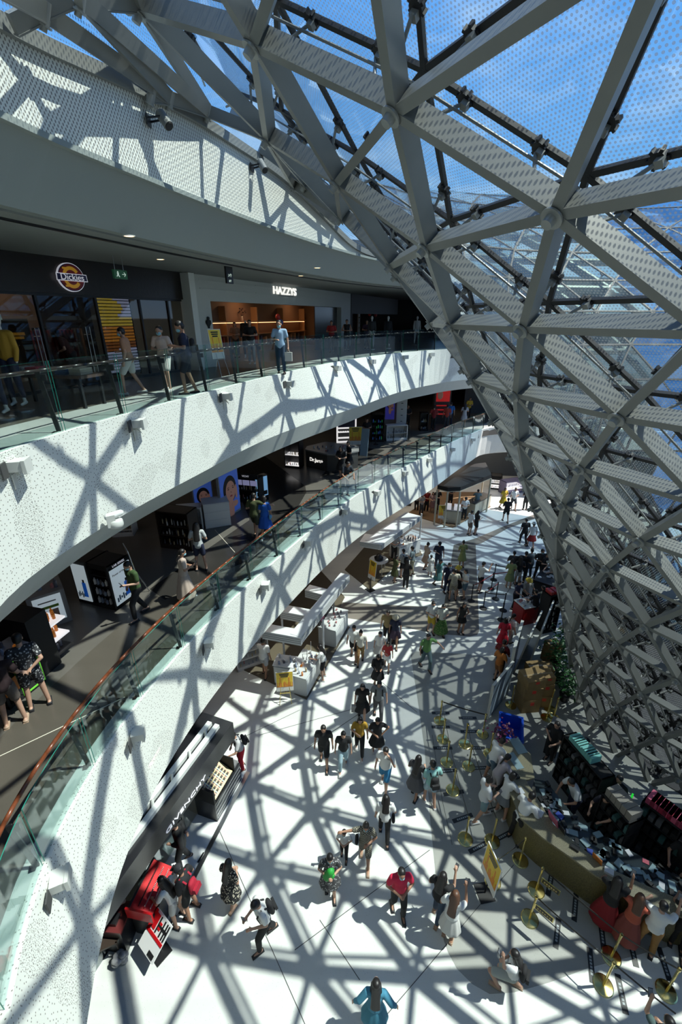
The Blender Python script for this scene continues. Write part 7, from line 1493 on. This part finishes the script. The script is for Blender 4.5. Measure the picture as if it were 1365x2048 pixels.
for P in PEOPLE:
    u, v, z, h, hd_, arms, legs, top, bot, hair, lab, ex, things_ = P
    t, s_ = person(u, v, z, h, hd_, arms, legs, top, bot, hair, lab, ex + ' ')
    for w in things_: carry(t, s_, *w)
for o in list(bpy.data.objects):
    for k_ in ('_a', '_b', '_l'):
        if k_ in o.keys(): del o[k_]
# green bundle in the arms of the woman with the patterned dress
t = thing('green_bundle', 'bright green soft bundle held by the woman in the patterned dress', 'bundle', at(659, 1752, 0.95)); mb = MB(); rnd = random.Random(9)
mb.cap((-.05, 0, .0), (.03, 0, .18), .10, .09)
for k in range(8): mb.ell((rnd.uniform(-.1, .1), rnd.uniform(-.05, .05), rnd.uniform(-.05, .22)), (.05, .05, .05), 8, 6)
mb.build('bundle_cloth', mat('bright_green', (.02, .30, .04), .6), t, smooth=True)
# shop mannequins on the top storey
def mannequin(u, v, lab, top, bot, push=0, hat=False, headed=True):
    p = at(u, v, Z3); t = thing('mannequin', lab, 'mannequin', p, radians(270) - pi/2, None); MN = mat('mannequin_grey', (.55, .55, .52), .4); b = MB(); z_ = .12
    b.cap((0, 0, .95 + z_), (0, 0, 1.15 + z_), (.13, .09), (.12, .09)); b.cap((0, 0, 1.15 + z_), (0, 0, 1.36 + z_), (.12, .09), (.15, .09)); b.cap((0, 0, 1.36 + z_), (0, 0, 1.5 + z_), .05, .045)
    if headed: b.ell((0, .02, 1.62 + z_), (.075, .09, .115), 14, 10)
    for q in (-1, 1):
        b.cap((q*.08, 0, .9 + z_), (q*.1, .03, .5 + z_), .075, .05); b.cap((q*.1, .03, .5 + z_), (q*.11, 0, .08 + z_), .05, .035); b.cap((q*.11, -.03, .06 + z_), (q*.11, .12, .03 + z_), .035, .03); b.cap((q*.17, 0, 1.38 + z_), (q*.22, 0, 1.1 + z_), .045, .038); b.cap((q*.22, 0, 1.1 + z_), (q*.22, .08, .86 + z_), .036, .025)
    o = b.build('figure', MN, t); remesh(o, .016, 2); c = MB(); c.cap((0, 0, .98 + z_), (0, 0, 1.34 + z_), (.17, .12), (.18, .12)); c.cap((-.13, 0, 1.38 + z_), (.13, 0, 1.38 + z_), .075, .075)
    for q in (-1, 1): c.cap((q*.17, 0, 1.38 + z_), (q*.22, 0, 1.1 + z_), .065, .055); c.cap((q*.22, 0, 1.1 + z_), (q*.22, .08, .9 + z_), .055, .045)
    o = c.build('jacket', cloth(top), t); remesh(o, .02, 2); c = MB()
    for q in (-1, 1): c.cap((q*.08, 0, .9 + z_), (q*.1, .03, .5 + z_), .095, .07); c.cap((q*.1, .03, .5 + z_), (q*.11, 0, .18 + z_), .07, .05)
    o = c.build('trousers', cloth(bot), t); remesh(o, .02, 2)
    if hat: mb = MB(); mb.lathe([(.095, 1.63 + z_), (.09, 1.72 + z_), (.05, 1.77 + z_)], 18); mb.box(-.06, .06, .05, .17, 1.63 + z_, 1.645 + z_); mb.build('cap', cloth((.35, .42, .40)), t, smooth=True)
    MB().lathe([(.22, 0), (.22, .03), (.02, .04)], 24).build('base', M_chrome, t)
mannequin(45, 822, 'mannequin in a mustard jacket and pale cap at the far left of the first shop', MUS, NVY, hat=True)
mannequin(8, 838, 'mannequin in red checked clothes cut by the left edge', (.35, .02, .02), NVY)
mannequin(497, 722, 'headless mannequin in a black suit at the entrance of the second shop', BLK, BLK, headed=False)
mannequin(743, 699, 'pale headed mannequin in dark clothes before the third shop', (.03, .03, .03), (.4, .4, .4))
mannequin(775, 697, 'mannequin in black before the third shop, right of the pale headed one', BLK, BLK)
mannequin(832, 690, 'slim white mannequin in pale clothes at the end of the top storey', (.4, .4, .38), (.45, .45, .45))
t = thing('display_table', 'low display table with folded clothes just inside the first shop railing', 'table', at(120, 810, Z3), -.2); MB().box(-1.0, 1.0, -.35, .35, .62, .68).build('table_top', mat('dark_table', (.08, .05, .04), .4), t)
for x in (-.9, .9):
    for y in (-.3, .3): MB().box(x - .03, x + .03, y - .03, y + .03, 0, .62).build('leg', M_dark, t)
M_ = Matrix.LocRotScale(t.location, t.rotation_euler, None)
for k, c in enumerate([(.4, .38, .35), (.5, .05, .08), (.25, .22, .18), (.05, .1, .2), (.45, .4, .3)]):
    for j in range(3): o = MB().box(-.85 + k*.36, -.57 + k*.36, -.18, .18, .68 + j*.045, .72 + j*.045).build('folded_shirt', cloth(c)); o.matrix_world = M_; tag(o, ['off-white', 'red', 'brown', 'blue', 'cream'][k] + ' folded shirt in a pile on the low display table', 'folded shirt', ['off-white', 'red', 'brown', 'blue', 'cream'][k] + ' folded shirts on the low table')
# person-sized crowd control sign etc. on the platform: black umbrella-like sensor discs on the lower front
for i, (u, v) in enumerate([(433, 1318), (610, 1052)]): pass
